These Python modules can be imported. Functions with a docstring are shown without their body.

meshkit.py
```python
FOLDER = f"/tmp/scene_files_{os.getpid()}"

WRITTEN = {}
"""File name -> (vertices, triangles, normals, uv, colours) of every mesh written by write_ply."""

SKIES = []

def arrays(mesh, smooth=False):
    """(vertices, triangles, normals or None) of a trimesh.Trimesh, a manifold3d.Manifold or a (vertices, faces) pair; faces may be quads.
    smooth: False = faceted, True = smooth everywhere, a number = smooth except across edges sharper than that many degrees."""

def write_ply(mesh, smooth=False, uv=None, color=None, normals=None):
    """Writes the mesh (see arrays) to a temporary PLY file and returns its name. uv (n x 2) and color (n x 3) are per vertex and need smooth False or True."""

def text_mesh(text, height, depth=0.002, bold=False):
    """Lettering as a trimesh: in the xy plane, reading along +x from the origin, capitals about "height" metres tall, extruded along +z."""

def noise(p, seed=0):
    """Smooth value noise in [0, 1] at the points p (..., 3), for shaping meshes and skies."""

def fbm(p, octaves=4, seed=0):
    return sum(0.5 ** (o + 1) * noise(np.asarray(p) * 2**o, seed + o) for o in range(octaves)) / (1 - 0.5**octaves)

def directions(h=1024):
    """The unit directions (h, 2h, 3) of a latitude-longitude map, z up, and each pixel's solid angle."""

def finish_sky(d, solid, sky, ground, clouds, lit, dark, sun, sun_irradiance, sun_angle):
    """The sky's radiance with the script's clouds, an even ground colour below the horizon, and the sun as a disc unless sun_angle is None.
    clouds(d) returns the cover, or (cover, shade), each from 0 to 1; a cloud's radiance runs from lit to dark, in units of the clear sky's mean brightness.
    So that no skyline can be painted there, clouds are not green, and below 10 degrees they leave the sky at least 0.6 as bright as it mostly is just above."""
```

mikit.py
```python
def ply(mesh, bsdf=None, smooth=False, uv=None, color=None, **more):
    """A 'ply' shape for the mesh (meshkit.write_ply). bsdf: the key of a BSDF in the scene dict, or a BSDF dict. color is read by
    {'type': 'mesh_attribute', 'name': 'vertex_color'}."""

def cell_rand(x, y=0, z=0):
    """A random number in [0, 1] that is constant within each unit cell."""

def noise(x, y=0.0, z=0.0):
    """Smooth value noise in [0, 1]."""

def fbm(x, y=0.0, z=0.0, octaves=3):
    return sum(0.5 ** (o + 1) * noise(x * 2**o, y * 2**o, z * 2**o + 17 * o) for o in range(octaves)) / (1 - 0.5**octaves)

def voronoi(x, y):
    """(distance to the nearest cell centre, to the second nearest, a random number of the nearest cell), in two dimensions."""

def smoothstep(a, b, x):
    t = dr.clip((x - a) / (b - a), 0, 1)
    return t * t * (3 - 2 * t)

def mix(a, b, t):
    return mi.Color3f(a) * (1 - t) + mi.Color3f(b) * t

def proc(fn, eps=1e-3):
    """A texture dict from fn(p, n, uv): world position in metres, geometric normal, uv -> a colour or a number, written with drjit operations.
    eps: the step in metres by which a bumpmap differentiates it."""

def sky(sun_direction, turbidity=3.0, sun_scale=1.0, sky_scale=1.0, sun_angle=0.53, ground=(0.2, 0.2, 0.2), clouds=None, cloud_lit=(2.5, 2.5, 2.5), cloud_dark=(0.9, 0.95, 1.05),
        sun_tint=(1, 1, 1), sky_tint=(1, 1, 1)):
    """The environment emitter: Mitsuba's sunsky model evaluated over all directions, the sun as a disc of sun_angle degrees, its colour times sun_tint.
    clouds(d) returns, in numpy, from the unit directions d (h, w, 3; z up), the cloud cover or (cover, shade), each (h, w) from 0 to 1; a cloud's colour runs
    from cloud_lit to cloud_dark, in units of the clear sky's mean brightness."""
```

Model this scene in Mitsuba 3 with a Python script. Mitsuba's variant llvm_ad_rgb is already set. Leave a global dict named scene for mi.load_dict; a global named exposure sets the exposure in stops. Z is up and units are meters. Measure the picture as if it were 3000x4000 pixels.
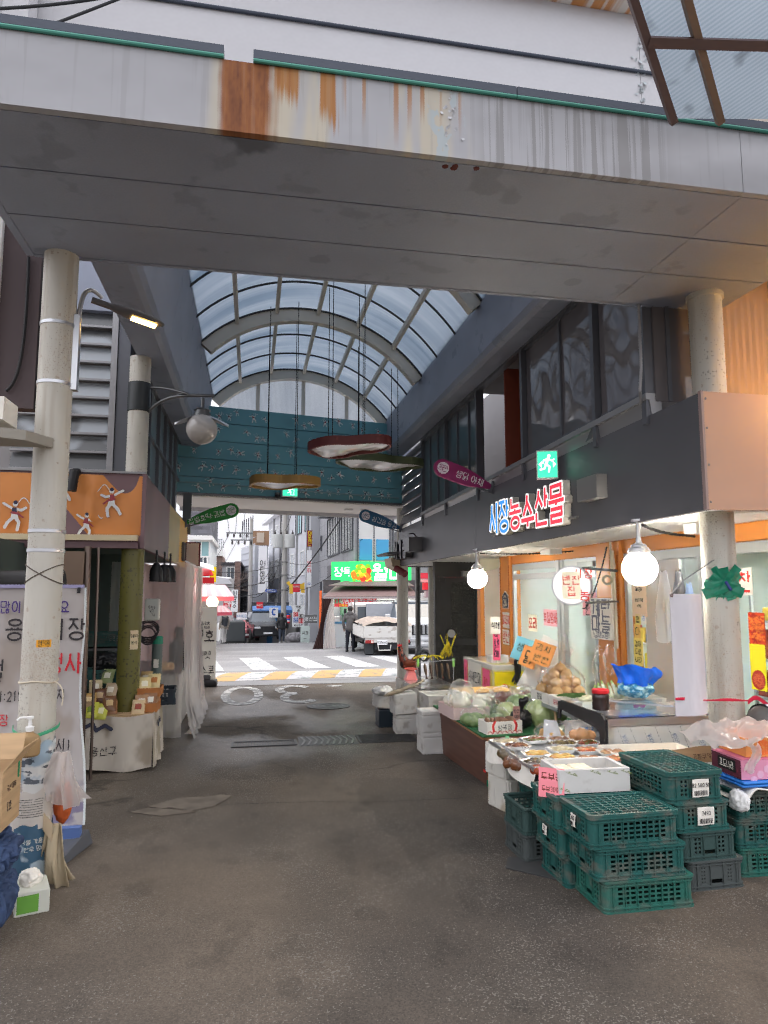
import math, random
import numpy as np, trimesh, shapely
from shapely.geometry import Polygon, LineString, box as sbox
from shapely.ops import unary_union
import shapely.affinity as aff
import drjit as dr
import mitsuba as mi
import mikit, meshkit
from mikit import noise, fbm, voronoi, smoothstep, mix, cell_rand
T4 = mi.ScalarTransform4f
random.seed(7); rng = np.random.default_rng(7)
PI = math.pi
scene, labels = {'type': 'scene'}, {}

# ---------------------------------------------------------------- camera, sky, exposure
CAM_H = 1.62
YAW, PITCH = math.radians(10.735), math.radians(6.4282)
fw = np.array([math.sin(YAW)*math.cos(PITCH), math.cos(YAW)*math.cos(PITCH), math.sin(PITCH)])
eye = np.array([0, 0, CAM_H])
scene['camera'] = {'type': 'perspective', 'fov': math.degrees(2*math.atan(1106/1500)), 'fov_axis': 'y', 'near_clip': 0.05, 'far_clip': 2000.0,
                   'to_world': T4().look_at(origin=eye.tolist(), target=(eye+fw).tolist(), up=[0, 0, 1])}
def overcast(d):
    n = meshkit.fbm(d*np.array([3.0, 3.0, 7.0]), 4, 5)
    return np.ones(d.shape[:2]), np.clip(1-d[..., 2]+.5*(n-.5), 0, 1)      # CIE overcast sky: the zenith three times as bright as the horizon
scene['sky'] = mikit.sky((0.35, 0.25, 0.9), turbidity=3, sun_scale=0.12, sun_angle=25, clouds=overcast, cloud_lit=(3.2, 3.2, 3.4), cloud_dark=(1.07, 1.07, 1.15))
exposure = 3.25
# ---------------------------------------------------------------- materials
def rgb(c): return {'type': 'rgb', 'value': [float(x) for x in c]}
def mat(key, c, rough=0.6, spec=0.5, metal=0.0, two=True, **more):
    b = {'type': 'principled', 'base_color': rgb(c) if isinstance(c, (tuple, list)) else mikit.proc(c), 'roughness': rough if isinstance(rough, float) else mikit.proc(rough),
         'specular': spec, 'metallic': metal, **more}
    scene[key] = {'type': 'twosided', 'bsdf': b} if two else b
    return key
_plain = {}
def col(c, rough=0.6, spec=0.4, metal=0.0):
    """A plain colour, one BSDF per distinct value."""
    k = tuple(round(float(x), 3) for x in c) + (rough, spec, metal)
    if k not in _plain: _plain[k] = mat('paint_%03d' % len(_plain), [float(x) for x in c], rough, spec, metal)
    return _plain[k]
def S(r, g, b):
    """8-bit picture colour -> linear."""
    return tuple(((x/255+0.055)/1.055)**2.4 if x > 10 else x/255/12.92 for x in (r, g, b))
scene['glass_pane'] = {'type': 'thindielectric', 'int_ior': 1.5}
scene['clear_plastic'] = {'type': 'thindielectric', 'int_ior': 1.6}
scene['milky_plastic'] = {'type': 'principledthin', 'base_color': rgb((.84, .79, .76)), 'roughness': .2, 'spec_trans': .35, 'diff_trans': 1.0, 'eta': 1.4}

# ---------------------------------------------------------------- entries
def numbered(name):
    if name not in _used: _used.add(name); return name
    i = 1
    i = _count.get(name, 1)
    while '%s_%03d' % (name, i) in _used: i += 1
    _count[name] = i+1
    k = '%s_%03d' % (name, i); _used.add(k); return k
_used, _count = set(), {}
def thing(name, label, cat, group=None):
    k = numbered(name); labels[k] = {'label': label, 'category': cat}
    if group: labels[k]['group'] = group
    return k
def shape(mesh, m, smooth=False, emit=None, to_world=None, flip=False):
    d = mikit.ply(mesh, m, smooth=smooth)
    if emit is not None: d['emitter'] = emit
    if to_world is not None: d['to_world'] = to_world
    return d
def part(parent, name, mesh, m, smooth=False, emit=None, label=None, kind=None):
    k = numbered(parent + '__' + name)
    scene[k] = shape(mesh, m, smooth, emit)
    if label or kind:
        labels[k] = {}
        if label: labels[k]['label'] = label
        if kind: labels[k]['kind'] = kind
    return k
def one(name, label, cat, mesh, m, smooth=False, group=None, emit=None, kind=None):
    k = thing(name, label, cat, group); scene[k] = shape(mesh, m, smooth, emit)
    if kind: labels[k]['kind'] = kind
    return k
def ground_piece(name, mesh, m, smooth=False, kind='structure', label=None):
    k = numbered(name); scene[k] = shape(mesh, m, smooth); labels[k] = {'kind': kind}
    if label: labels[k]['label'] = label
    return k

ORD = 'first second third fourth fifth sixth seventh eighth ninth'.split()
# ---------------------------------------------------------------- mesh helpers
def TM(v, f): return trimesh.Trimesh(np.asarray(v, float), np.asarray(f), process=False)
def cat(*ms):
    ms = [m for m in (ms[0] if len(ms) == 1 and isinstance(ms[0], (list, tuple)) else ms) if m is not None and len(m.faces)]
    return trimesh.util.concatenate(ms) if len(ms) > 1 else ms[0]
_BF = np.array([[0,2,1],[0,3,2],[4,5,6],[4,6,7],[0,1,5],[0,5,4],[1,2,6],[1,6,5],[2,3,7],[2,7,6],[3,0,4],[3,4,7]])
def box(x0, x1, y0, y1, z0, z1):
    return TM([[x0,y0,z0],[x1,y0,z0],[x1,y1,z0],[x0,y1,z0],[x0,y0,z1],[x1,y0,z1],[x1,y1,z1],[x0,y1,z1]], _BF)
def bar(p, q, w, h, up=(0, 0, 1)):
    """A rectangular bar from p to q, w wide, h high."""
    p, q = np.asarray(p, float), np.asarray(q, float); d = q-p; d /= np.linalg.norm(d)
    u = np.asarray(up, float)
    if abs(d@u) > .95: u = np.array([1., 0, 0])
    r = np.cross(d, u); r /= np.linalg.norm(r); u = np.cross(r, d)
    r, u = r*w/2, u*h/2
    return TM([p-r-u, p+r-u, q+r-u, q-r-u, p-r+u, p+r+u, q+r+u, q-r+u], _BF)
def hexa(pts): return TM(pts, _BF)      # 4 bottom (ccw), 4 top
def bevel_box(sx, sy, sz, r=.01, n=2):
    """Rounded box centred in x, y with its bottom at z = 0."""
    p = sbox(-sx/2+r, -sy/2+r, sx/2-r, sy/2-r)
    rings = []
    for i in range(n+1):
        a = PI/2*i/n; rings.append((r*(1-math.cos(a)) , r*math.sin(a)))
    prof = [(r-r*math.cos(PI/2*i/n)*1.0, 0) for i in range(1)]
    prof = [(math.sin(PI/2*i/n)*r, r-math.cos(PI/2*i/n)*r) for i in range(n+1)]
    prof = prof + [(x, sz-z) for x, z in prof[::-1]]
    def ring(o):
        out = []
        for cx, cy, a0 in ((1, 1, 0), (-1, 1, 90), (-1, -1, 180), (1, -1, 270)):
            for k in range(n+1):
                a = math.radians(a0+90*k/n); out.append((cx*(sx/2-r)+o*math.cos(a), cy*(sy/2-r)+o*math.sin(a)))
        return np.array(out)
    m = 4*(n+1); V, Fc = [], []
    for o, z in prof: V.append(np.c_[ring(o), np.full(m, z)])
    V = np.vstack(V)
    for k in range(len(prof)-1):
        for i in range(m):
            a, b, c, d = k*m+i, k*m+(i+1) % m, (k+1)*m+(i+1) % m, (k+1)*m+i
            Fc += [[a, b, c], [a, c, d]]
    for i in range(1, m-1): Fc += [[0, i+1, i], [(len(prof)-1)*m, (len(prof)-1)*m+i, (len(prof)-1)*m+i+1]]
    return TM(V, Fc)
def tube(pts, r, n=8, cap=True):
    p = np.asarray(pts, float); rr = np.broadcast_to(r, (len(p),)).astype(float)
    t = np.gradient(p, axis=0); t /= np.linalg.norm(t, axis=1, keepdims=True)+1e-12
    a = np.cross(t[0], [0, 0, 1.] if abs(t[0][2]) < .9 else [1., 0, 0]); a /= np.linalg.norm(a)
    V = []
    ang = np.arange(n)*2*PI/n
    for k in range(len(p)):
        a = a-t[k]*(a@t[k]); a /= np.linalg.norm(a); b = np.cross(t[k], a)
        V.append(p[k]+rr[k]*(np.cos(ang)[:, None]*a+np.sin(ang)[:, None]*b))
    V = np.vstack(V); F_ = []
    for k in range(len(p)-1):
        for i in range(n):
            q = [k*n+i, k*n+(i+1) % n, (k+1)*n+(i+1) % n, (k+1)*n+i]; F_ += [[q[0], q[1], q[2]], [q[0], q[2], q[3]]]
    if cap:
        for i in range(1, n-1): F_ += [[0, i+1, i], [(len(p)-1)*n, (len(p)-1)*n+i, (len(p)-1)*n+i+1]]
    return TM(V, F_)
def rod(p, q, r, n=12): return tube([p, q], r, n)
def bez(ps, n=12):
    ps = [np.asarray(p, float) for p in ps]; out = []
    for t in np.linspace(0, 1, n):
        q = ps
        while len(q) > 1: q = [a*(1-t)+b*t for a, b in zip(q[:-1], q[1:])]
        out.append(q[0])
    return np.array(out)
def lathe(prof, n=24, at=(0, 0, 0)):
    """prof: (r, z) from bottom to top."""
    V, F_ = [], []; ang = np.arange(n)*2*PI/n
    for r, z in prof: V.append(np.c_[r*np.cos(ang), r*np.sin(ang), np.full(n, z)])
    V = np.vstack(V)+np.asarray(at, float)
    for k in range(len(prof)-1):
        for i in range(n):
            a, b, c, d = k*n+i, k*n+(i+1) % n, (k+1)*n+(i+1) % n, (k+1)*n+i; F_ += [[a, b, c], [a, c, d]]
    m = len(prof)-1
    for i in range(1, n-1):
        if prof[0][0] > 1e-6: F_.append([0, i+1, i])
        if prof[-1][0] > 1e-6: F_.append([m*n, m*n+i, m*n+i+1])
    return TM(V, F_)
def prism(poly, depth):
    """Shapely polygon(s) -> slab from z 0 to depth."""
    gs = [g for g in getattr(poly, 'geoms', [poly]) if g.area > 1e-9]
    return cat([trimesh.creation.extrude_polygon(g, depth, engine='earcut') for g in gs])
def frame(o, r, u):
    """Local x right, y up, z out of the face -> world."""
    r = np.asarray(r, float); r = r/np.linalg.norm(r); u = np.asarray(u, float); u = u-r*(u@r); u /= np.linalg.norm(u)
    m = np.eye(4); m[:3, 0], m[:3, 1], m[:3, 2], m[:3, 3] = r, u, np.cross(r, u), o
    return m
def put(mesh, m): mesh = mesh.copy(); mesh.apply_transform(m); return mesh
def mv(mesh, x=0, y=0, z=0, rz=0, rx=0, ry=0, s=None):
    m = mesh.copy()
    if s is not None: m.apply_scale(s)
    for a, ax in ((rx, [1, 0, 0]), (ry, [0, 1, 0]), (rz, [0, 0, 1])):
        if a: m.apply_transform(trimesh.transformations.rotation_matrix(a, ax))
    m.apply_translation([x, y, z]); return m
def grid(fn, nu, nv):
    """fn(u, v arrays in 0..1) -> (nu, nv, 3)."""
    u, v = np.meshgrid(np.linspace(0, 1, nu), np.linspace(0, 1, nv), indexing='ij')
    P = fn(u, v).reshape(-1, 3); i, j = np.meshgrid(np.arange(nu-1), np.arange(nv-1), indexing='ij')
    a = i*nv+j; q = np.stack([a, a+nv, a+nv+1, a+1], -1).reshape(-1, 4)
    return TM(P, np.vstack([q[:, :3], q[:, [0, 2, 3]]]))
def thick(m, t):
    """A sheet given thickness t (both sides, joined at the rim)."""
    n = m.vertex_normals; V = np.vstack([m.vertices+n*t/2, m.vertices-n*t/2]); k = len(m.vertices)
    e = m.edges_sorted; eu, c = np.unique(e, axis=0, return_counts=True)
    bd = {tuple(x) for x in eu[c == 1]}
    F_ = [m.faces, m.faces[:, ::-1]+k]; rim = []
    for a, b in m.edges:
        if (min(a, b), max(a, b)) in bd: rim += [[a, a+k, b+k], [a, b+k, b]]
    return TM(V, np.vstack(F_+[np.array(rim)]))
_ico = {}
def ico(n=2):
    if n not in _ico: _ico[n] = trimesh.creation.icosphere(n)
    return _ico[n].copy()
def blob(at, r, s=(1, 1, 1), amp=.15, fr=1.6, n=2, seed=0):
    m = ico(n); v = np.array(m.vertices); k = 1+amp*2*(meshkit.fbm(v*fr+seed*7.3+50, 3, seed)-.5)
    return TM(v*k[:, None]*r*np.asarray(s)+np.asarray(at), m.faces)
def crumple(at, s, amp=.35, n=4, seed=0, fr=2.2):
    """A plastic bag: a blob with folds that run mostly upwards."""
    m = ico(n); v = np.array(m.vertices); q = v*np.array([1.5, 1.5, .55])*fr*.62
    a = meshkit.fbm(q+seed*3.1+40, 4, seed); b = np.abs(2*meshkit.noise(q*2.1+.35*a[:, None]*4+seed*5+60, seed+9)-1)
    k = 1+amp*((a-.5)*1.3-.42*(1-b)**4)
    return TM(v*k[:, None]*np.asarray(s)+np.asarray(at), m.faces)

# ---------------------------------------------------------------- lettering
def _arc(cx, cy, rx, ry, a0=0, a1=360, n=18): return [(cx+rx*math.cos(math.radians(a)), cy+ry*math.sin(math.radians(a))) for a in np.linspace(a0, a1, n)]
# strokes of the consonants in a unit box
CONS = {
    'G': [[(0, 1), (1, 1), (.92, .45), (.72, 0)]], 'N': [[(0, 1), (0, 0), (1, 0)]], 'D': [[(1, 1), (0, 1), (0, 0), (1, 0)]],
    'R': [[(0, 1), (1, 1), (1, .5), (0, .5), (0, 0), (1, 0)]], 'M': [[(0, 0), (0, 1), (1, 1), (1, 0), (0, 0)]],
    'B': [[(0, 1), (0, 0), (1, 0), (1, 1)], [(0, .52), (1, .52)]], 'S': [[(.5, 1), (.42, .55), (0, 0)], [(.47, .65), (1, 0)]],
    'O': [_arc(.5, .5, .5, .5)], 'J': [[(0, 1), (1, 1)], [(.52, 1), (.42, .5), (0, 0)], [(.48, .6), (1, 0)]],
    'C': [[(.5, 1.22), (.5, 1)], [(0, .92), (1, .92)], [(.52, .92), (.42, .48), (0, 0)], [(.48, .56), (1, 0)]],
    'K': [[(0, 1), (1, 1), (.92, .45), (.72, 0)], [(.05, .55), (.95, .6)]], 'T': [[(1, 1), (0, 1), (0, 0), (1, 0)], [(0, .5), (.9, .5)]],
    'P': [[(0, 1), (1, 1)], [(0, 0), (1, 0)], [(.28, 1), (.28, 0)], [(.72, 1), (.72, 0)]],
    'H': [[(.5, 1.2), (.5, 1.0)], [(0, .88), (1, .88)], _arc(.5, .34, .40, .34)]}
INIT = 'G GG N D DD R M B BB S SS O J JJ C K T P H'.split()
FINAL = ['', 'G', 'GG', 'GS', 'N', 'NJ', 'NH', 'D', 'R', 'RG', 'RM', 'RB', 'RS', 'RT', 'RP', 'RH', 'M', 'B', 'BS', 'S', 'SS', 'O', 'J', 'C', 'K', 'T', 'P', 'H']
# vowels: (strokes of the upright part in a box, strokes of the lying part in a box)
_up = {0: 'I+', 1: 'I+I', 2: 'I++', 3: 'I++I', 4: '-I', 5: '-II', 6: '--I', 7: '--II', 20: 'I'}
_low = {8: '^', 12: '^^', 13: 'v', 17: 'vv', 18: '_'}
_mixd = {9: (8, 0), 10: (8, 1), 11: (8, 20), 14: (13, 4), 15: (13, 5), 16: (13, 20), 19: (18, 20)}
def _fit(st, x0, x1, y0, y1): return [[(x0+(x1-x0)*x, y0+(y1-y0)*y) for x, y in s] for s in st]
def _cons(name, x0, x1, y0, y1):
    if len(name) == 1: return _fit(CONS[name], x0, x1, y0, y1)
    w = (x1-x0); return _fit(CONS[name[0]], x0, x0+w*.44, y0, y1)+_fit(CONS[name[1]], x0+w*.56, x1, y0, y1)
def _vert(code, x0, x1, y0, y1):
    out = []; m = (y0+y1)/2; two = '++' in code or '--' in code; ys = [m+.09, m-.09] if two else [m]
    ns = code.count('I'); back = code[0] == '-'
    xs = [x1] if ns == 1 and back else [x0+.05, x1] if ns == 2 and not back else [x1-.14, x1] if ns == 2 else [x0+.05]
    for x in xs: out.append([(x, y0), (x, y1)])
    for y in ys:
        if '+' in code: out.append([(xs[0], y), (xs[1] if ns == 2 else x1+.02, y)])
        if back: out.append([(xs[0]-.17, y), (xs[0], y)])
    return out
def _hori(code, x0, x1, y0, y1):
    m = (y0+y1)/2; n = 0 if code == '_' else len(code); xs = {0: [], 1: [m*0+(x0+x1)/2], 2: [x0+(x1-x0)*.33, x0+(x1-x0)*.67]}[n]
    base = y0+.03 if code[0] == '^' else y1-.03 if code[0] == 'v' else m
    return [[(x0, base), (x1, base)]]+[[(x, base), (x, y1+.02 if code[0] == '^' else y0-.02)] for x in xs]
DIGIT = {'0': [_arc(.5, .5, .42, .5)], '1': [[(.2, .8), (.55, 1), (.55, 0)]], '2': [_arc(.5, .72, .38, .28, 170, -30, 10)+[(.1, 0), (.92, 0)]],
    '3': [_arc(.45, .75, .36, .25, 150, -90, 10), _arc(.45, .25, .42, .25, 90, -150, 10)], '4': [[(.72, 0), (.72, 1), (.05, .3), (1, .3)]],
    '5': [[(.85, 1), (.2, 1), (.14, .55)]+_arc(.45, .32, .42, .32, 120, -150, 12)], '6': [[(.7, 1), (.2, .55)]+_arc(.5, .3, .4, .3, 170, -190, 16)],
    '7': [[(.05, 1), (.95, 1), (.4, 0)]], '8': [_arc(.5, .75, .33, .25), _arc(.5, .26, .42, .26)], '9': [_arc(.5, .7, .4, .3), [(.9, .7), (.55, 0)]],
    'W': [[(0, 1), (.25, 0), (.5, .9), (.75, 0), (1, 1)]], 'O': [_arc(.5, .5, .5, .5)], 'S': [_arc(.5, .75, .42, .25, 20, 270, 10)+_arc(.5, .25, .42, .25, 90, -160, 10)],
    'U': [[(0, 1), (0, .35)]+_arc(.5, .35, .5, .35, 180, 360, 10)+[(1, 1)]], 'N': [[(0, 0), (0, 1), (1, 0), (1, 1)]], 'G': [_arc(.5, .5, .5, .5, 45, 345, 16)+[(1, .42), (.55, .42)]],
    'E': [[(1, 1), (0, 1), (0, 0), (1, 0)], [(0, .5), (.85, .5)]], 'X': [[(0, 0), (1, 1)], [(0, 1), (1, 0)]], 'I': [[(.5, 0), (.5, 1)]], 'T': [[(0, 1), (1, 1)], [(.5, 1), (.5, 0)]],
    'C': [_arc(.5, .5, .5, .5, 45, 315, 16)], 'A': [[(0, 0), (.5, 1), (1, 0)], [(.2, .35), (.8, .35)]], 'L': [[(0, 1), (0, 0), (1, 0)]], 'D': [[(0, 0), (0, 1), (.5, 1)]+_arc(.5, .5, .5, .5, 90, -90, 10)+[(0, 0)]],
    '(': [_arc(1, .5, .6, .62, 130, 230, 8)], ')': [_arc(0, .5, .6, .62, 50, -50, 8)], ':': [[(.5, .15), (.5, .28)], [(.5, .65), (.5, .78)]], '.': [[(.5, .45), (.5, .58)]], '-': [[(.1, .5), (.9, .5)]], '+': [[(.1, .5), (.9, .5)], [(.5, .1), (.5, .9)]], '/': [[(0, 0), (1, 1)]]}
HANJA = {'\u4e2d': [[(.15, .75), (.15, .35), (.85, .35), (.85, .75), (.15, .75)], [(.5, 1), (.5, 0)]],
    '\u56fd': [[(.08, .95), (.08, .03), (.92, .03), (.92, .95), (.08, .95)], [(.25, .76), (.75, .76)], [(.28, .5), (.72, .5)], [(.22, .22), (.78, .22)], [(.5, .76), (.5, .22)], [(.62, .38), (.72, .28)]],
    '\u91d1': [[(0, .55), (.5, 1), (1, .55)], [(.25, .6), (.75, .6)], [(.2, .38), (.8, .38)], [(.5, .6), (.5, .03)], [(.08, .03), (.92, .03)], [(.28, .28), (.36, .12)], [(.72, .28), (.64, .12)]]}
_gp = {}
def glyph(c, wt=.085):
    if (c, wt) in _gp: return _gp[c, wt]
    o = ord(c)-0xAC00; wd = 1.0
    if 0 <= o < 11172:
        ci, vi, fi = INIT[o//588], (o % 588)//28, FINAL[o % 28]; st = []
        bt = .40 if fi else 0.0; tp = .93
        low, up = (vi, None) if vi in _low else (None, vi) if vi in _up else _mixd[vi]
        hasup, haslow = up is not None, low is not None
        xr = .60 if hasup and _up[up].count('I') < 2 else .50 if hasup else .86
        if hasup and _up[up][0] == '-': xr -= .10
        tall = tp-.10 if ci in ('C', 'H') else tp
        cy0 = bt+(.36 if haslow and not hasup else .42 if haslow else .10 if fi else .12)*(1.0 if not fi else .72)
        cx0 = .14 if hasup else .16
        if not hasup: cx0, xr = .20, .80
        if hasup and haslow: xr = min(xr, .58)
        if len(ci) == 2: cx0 -= .08; xr += .03
        st += _cons(ci, cx0, xr, cy0, tall)
        if haslow: st += _hori(_low[low], .04, .96 if not hasup else .68, bt+.05, cy0-.10)
        if hasup: st += _vert(_up[up], .74 if _up[up].count('I') < 2 else .64, .92, bt-.0+(.04 if fi else -.02), tp+.03)
        if fi: st += _cons(fi, .20 if hasup else .18, .88 if hasup else .82, .0, .33 if fi not in ('C', 'H') else .24)
        if fi or len(ci) == 2: wt = wt*.84
    elif c in HANJA: st = HANJA[c]
    else:
        wd = .30 if c in ':.' else .42 if c in '()1I' else .62; st = _fit(DIGIT[c], .08, wd-.06, .02, .86)
    g = unary_union([LineString(s).buffer(wt/2, cap_style=2, join_style=2, mitre_limit=2) for s in st])
    _gp[c, wt] = (wd+.02, g); return _gp[c, wt]
def known(c): return c in DIGIT or c in HANJA or 0 <= ord(c)-0xAC00 < 11172
def text_poly(text, h, bold=0.0, xs=1.0, vertical=False, space=0.0):
    """Lettering centred at 0, 0; an em is h tall."""
    x = y = 0; out = []
    for c in text:
        if c == ' ':
            if vertical: y -= .5
            else: x += .3
            continue
        if not known(c): x += .5; continue
        adv, g = glyph(c, .085+2*bold)
        out.append(aff.translate(g, x, y))
        if vertical: y -= 1.0+space
        else: x += adv+space
    p = unary_union(out)
    x0, y0, x1, y1 = p.bounds
    p = aff.translate(p, -(x0+x1)/2, -(y0+y1)/2)
    return aff.scale(p, h*xs, h, origin=(0, 0))
def letters(text, h, depth=.0015, bold=0.02, xs=1.0, vertical=False, at=(0, 0), rot=0, z=0.0, mirror=False, space=0.0):
    p = text_poly(text, h, bold, xs, vertical, space).simplify(h*.006)
    if mirror: p = aff.scale(p, -1, 1, origin=(0, 0))
    if rot: p = aff.rotate(p, rot, origin=(0, 0))
    m = prism(aff.translate(p, *at), depth); m.apply_translation([0, 0, z]); return m
# ================================================================ SETTING: ground, road, markings
SL = -0.026
def gz(y): return SL*y if y < 34 else SL*34-0.075*(y-34)
def gzv(y): y = np.asarray(y, float); return np.where(y < 34, SL*y, SL*34-0.075*(y-34))
def m_asphalt(p, n, uv):
    big = fbm(p.x*.9, p.y*.9, 3.0, 4); mid = fbm(p.x*5, p.y*5, 9.0, 3); fine = noise(p.x*150, p.y*150, 1.0)*.6+.4*noise(p.x*300, p.y*300, 4.0); spk = noise(p.x*150+30, p.y*150, 7.0)*.8+.2*noise(p.x*3, p.y*3, 2.0)
    brown = smoothstep(.35, .65, fbm(p.x*.7+11, p.y*.45, 5.0, 3))
    c = mix((.052, .043, .035), (.088, .070, .053), brown)*(.62+.5*big+.35*mid)
    c = c*(.60+.80*fine)
    c = mix(c, mi.Color3f(.19, .175, .155), smoothstep(.73, .83, spk)*.6)
    stain = smoothstep(.60, .72, fbm(p.x*4.5+40, p.y*3.1+3, 2.0, 4)); crack = smoothstep(.045, .0, dr.abs(fbm(p.x*1.1+9, p.y*1.3, 3.0, 4)-.5))*smoothstep(.5, .6, noise(p.x*.6, p.y*.6, 4.0))
    seam = smoothstep(.012, .004, dr.abs(p.y-6.15-.10*(fbm(p.x*2.2, 4.0, 1.0, 3)-.5)+.10*p.x))*smoothstep(-.9, -.6, p.x)*(1-smoothstep(1.7, 2.0, p.x))
    patch_ = smoothstep(.0, .03, p.x-.9-.15*noise(p.y*3, 2.0))*(1-smoothstep(.0, .03, p.x-1.9-.1*noise(p.y*4, 5.0)))*smoothstep(.0, .04, p.y-4.5-.2*noise(p.x*3, 1.0))*(1-smoothstep(.0, .04, p.y-6.6-.2*noise(p.x*3, 8.0)))
    return c*(1-.20*stain)*(1-.5*crack)*(1-.7*seam)*(1-.22*patch_)
def m_asphalt_rough(p, n, uv): 
    wet = (1-smoothstep(.36, .62, fbm(p.x*.9+7, p.y*.6, 4.0, 3)+.12*(noise(p.x*40, p.y*40)-.5)))*smoothstep(5.5, 8.5, p.y)
    return .80-.46*wet+.12*noise(p.x*120, p.y*120)
def m_asphalt_bump(p, n, uv): return noise(p.x*120, p.y*120)*.6+noise(p.x*45+9, p.y*45)*.5+fbm(p.x*6, p.y*6, 0.0, 2)*1.2
scene['asphalt'] = {'type': 'twosided', 'bsdf': {'type': 'bumpmap', 'texture': mikit.proc(m_asphalt_bump, 2e-3), 'scale': .0035,
    'bsdf': {'type': 'principled', 'base_color': mikit.proc(m_asphalt), 'roughness': mikit.proc(m_asphalt_rough), 'specular': .45}}}
def m_road(p, n, uv):
    c = mi.Color3f(.15, .15, .155)*(.7+.35*fbm(p.x*.6, p.y*.6, 1.0, 4)+.3*noise(p.x*60, p.y*60))
    return mix(c, mi.Color3f(.24, .24, .24), smoothstep(.5, .7, fbm(p.x*.35, p.y*1.3, 6.0, 3))*.5)
mat('road_asphalt', m_road, .62)
def grid_xy(xs, ys, dz=0.0, bump=0.0):
    X_, Y_ = np.meshgrid(xs, ys, indexing='ij'); Z_ = gzv(Y_)+dz
    if bump: Z_ = Z_+bump*(meshkit.fbm(np.stack([X_*1.3, Y_*1.3, X_*0], -1), 3, 4)-.5)
    nu, nv = X_.shape; i, j = np.meshgrid(np.arange(nu-1), np.arange(nv-1), indexing='ij'); a = i*nv+j
    q = np.stack([a, a+nv, a+nv+1, a+1], -1).reshape(-1, 4)
    return TM(np.stack([X_, Y_, Z_], -1).reshape(-1, 3), np.vstack([q[:, :3], q[:, [0, 2, 3]]]))
ground_piece('ground', grid_xy(np.array([-300, -60, -20, -8, -4, -2, 0, 2, 4, 8, 20, 60, 300.]), np.array([-60, -20, -8, -4, -2, 0, 1, 2, 3, 4, 5, 6, 8, 10, 12, 14, 16, 20, 28, 34, 36, 50, 70, 120, 300.])), 'asphalt')
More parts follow.
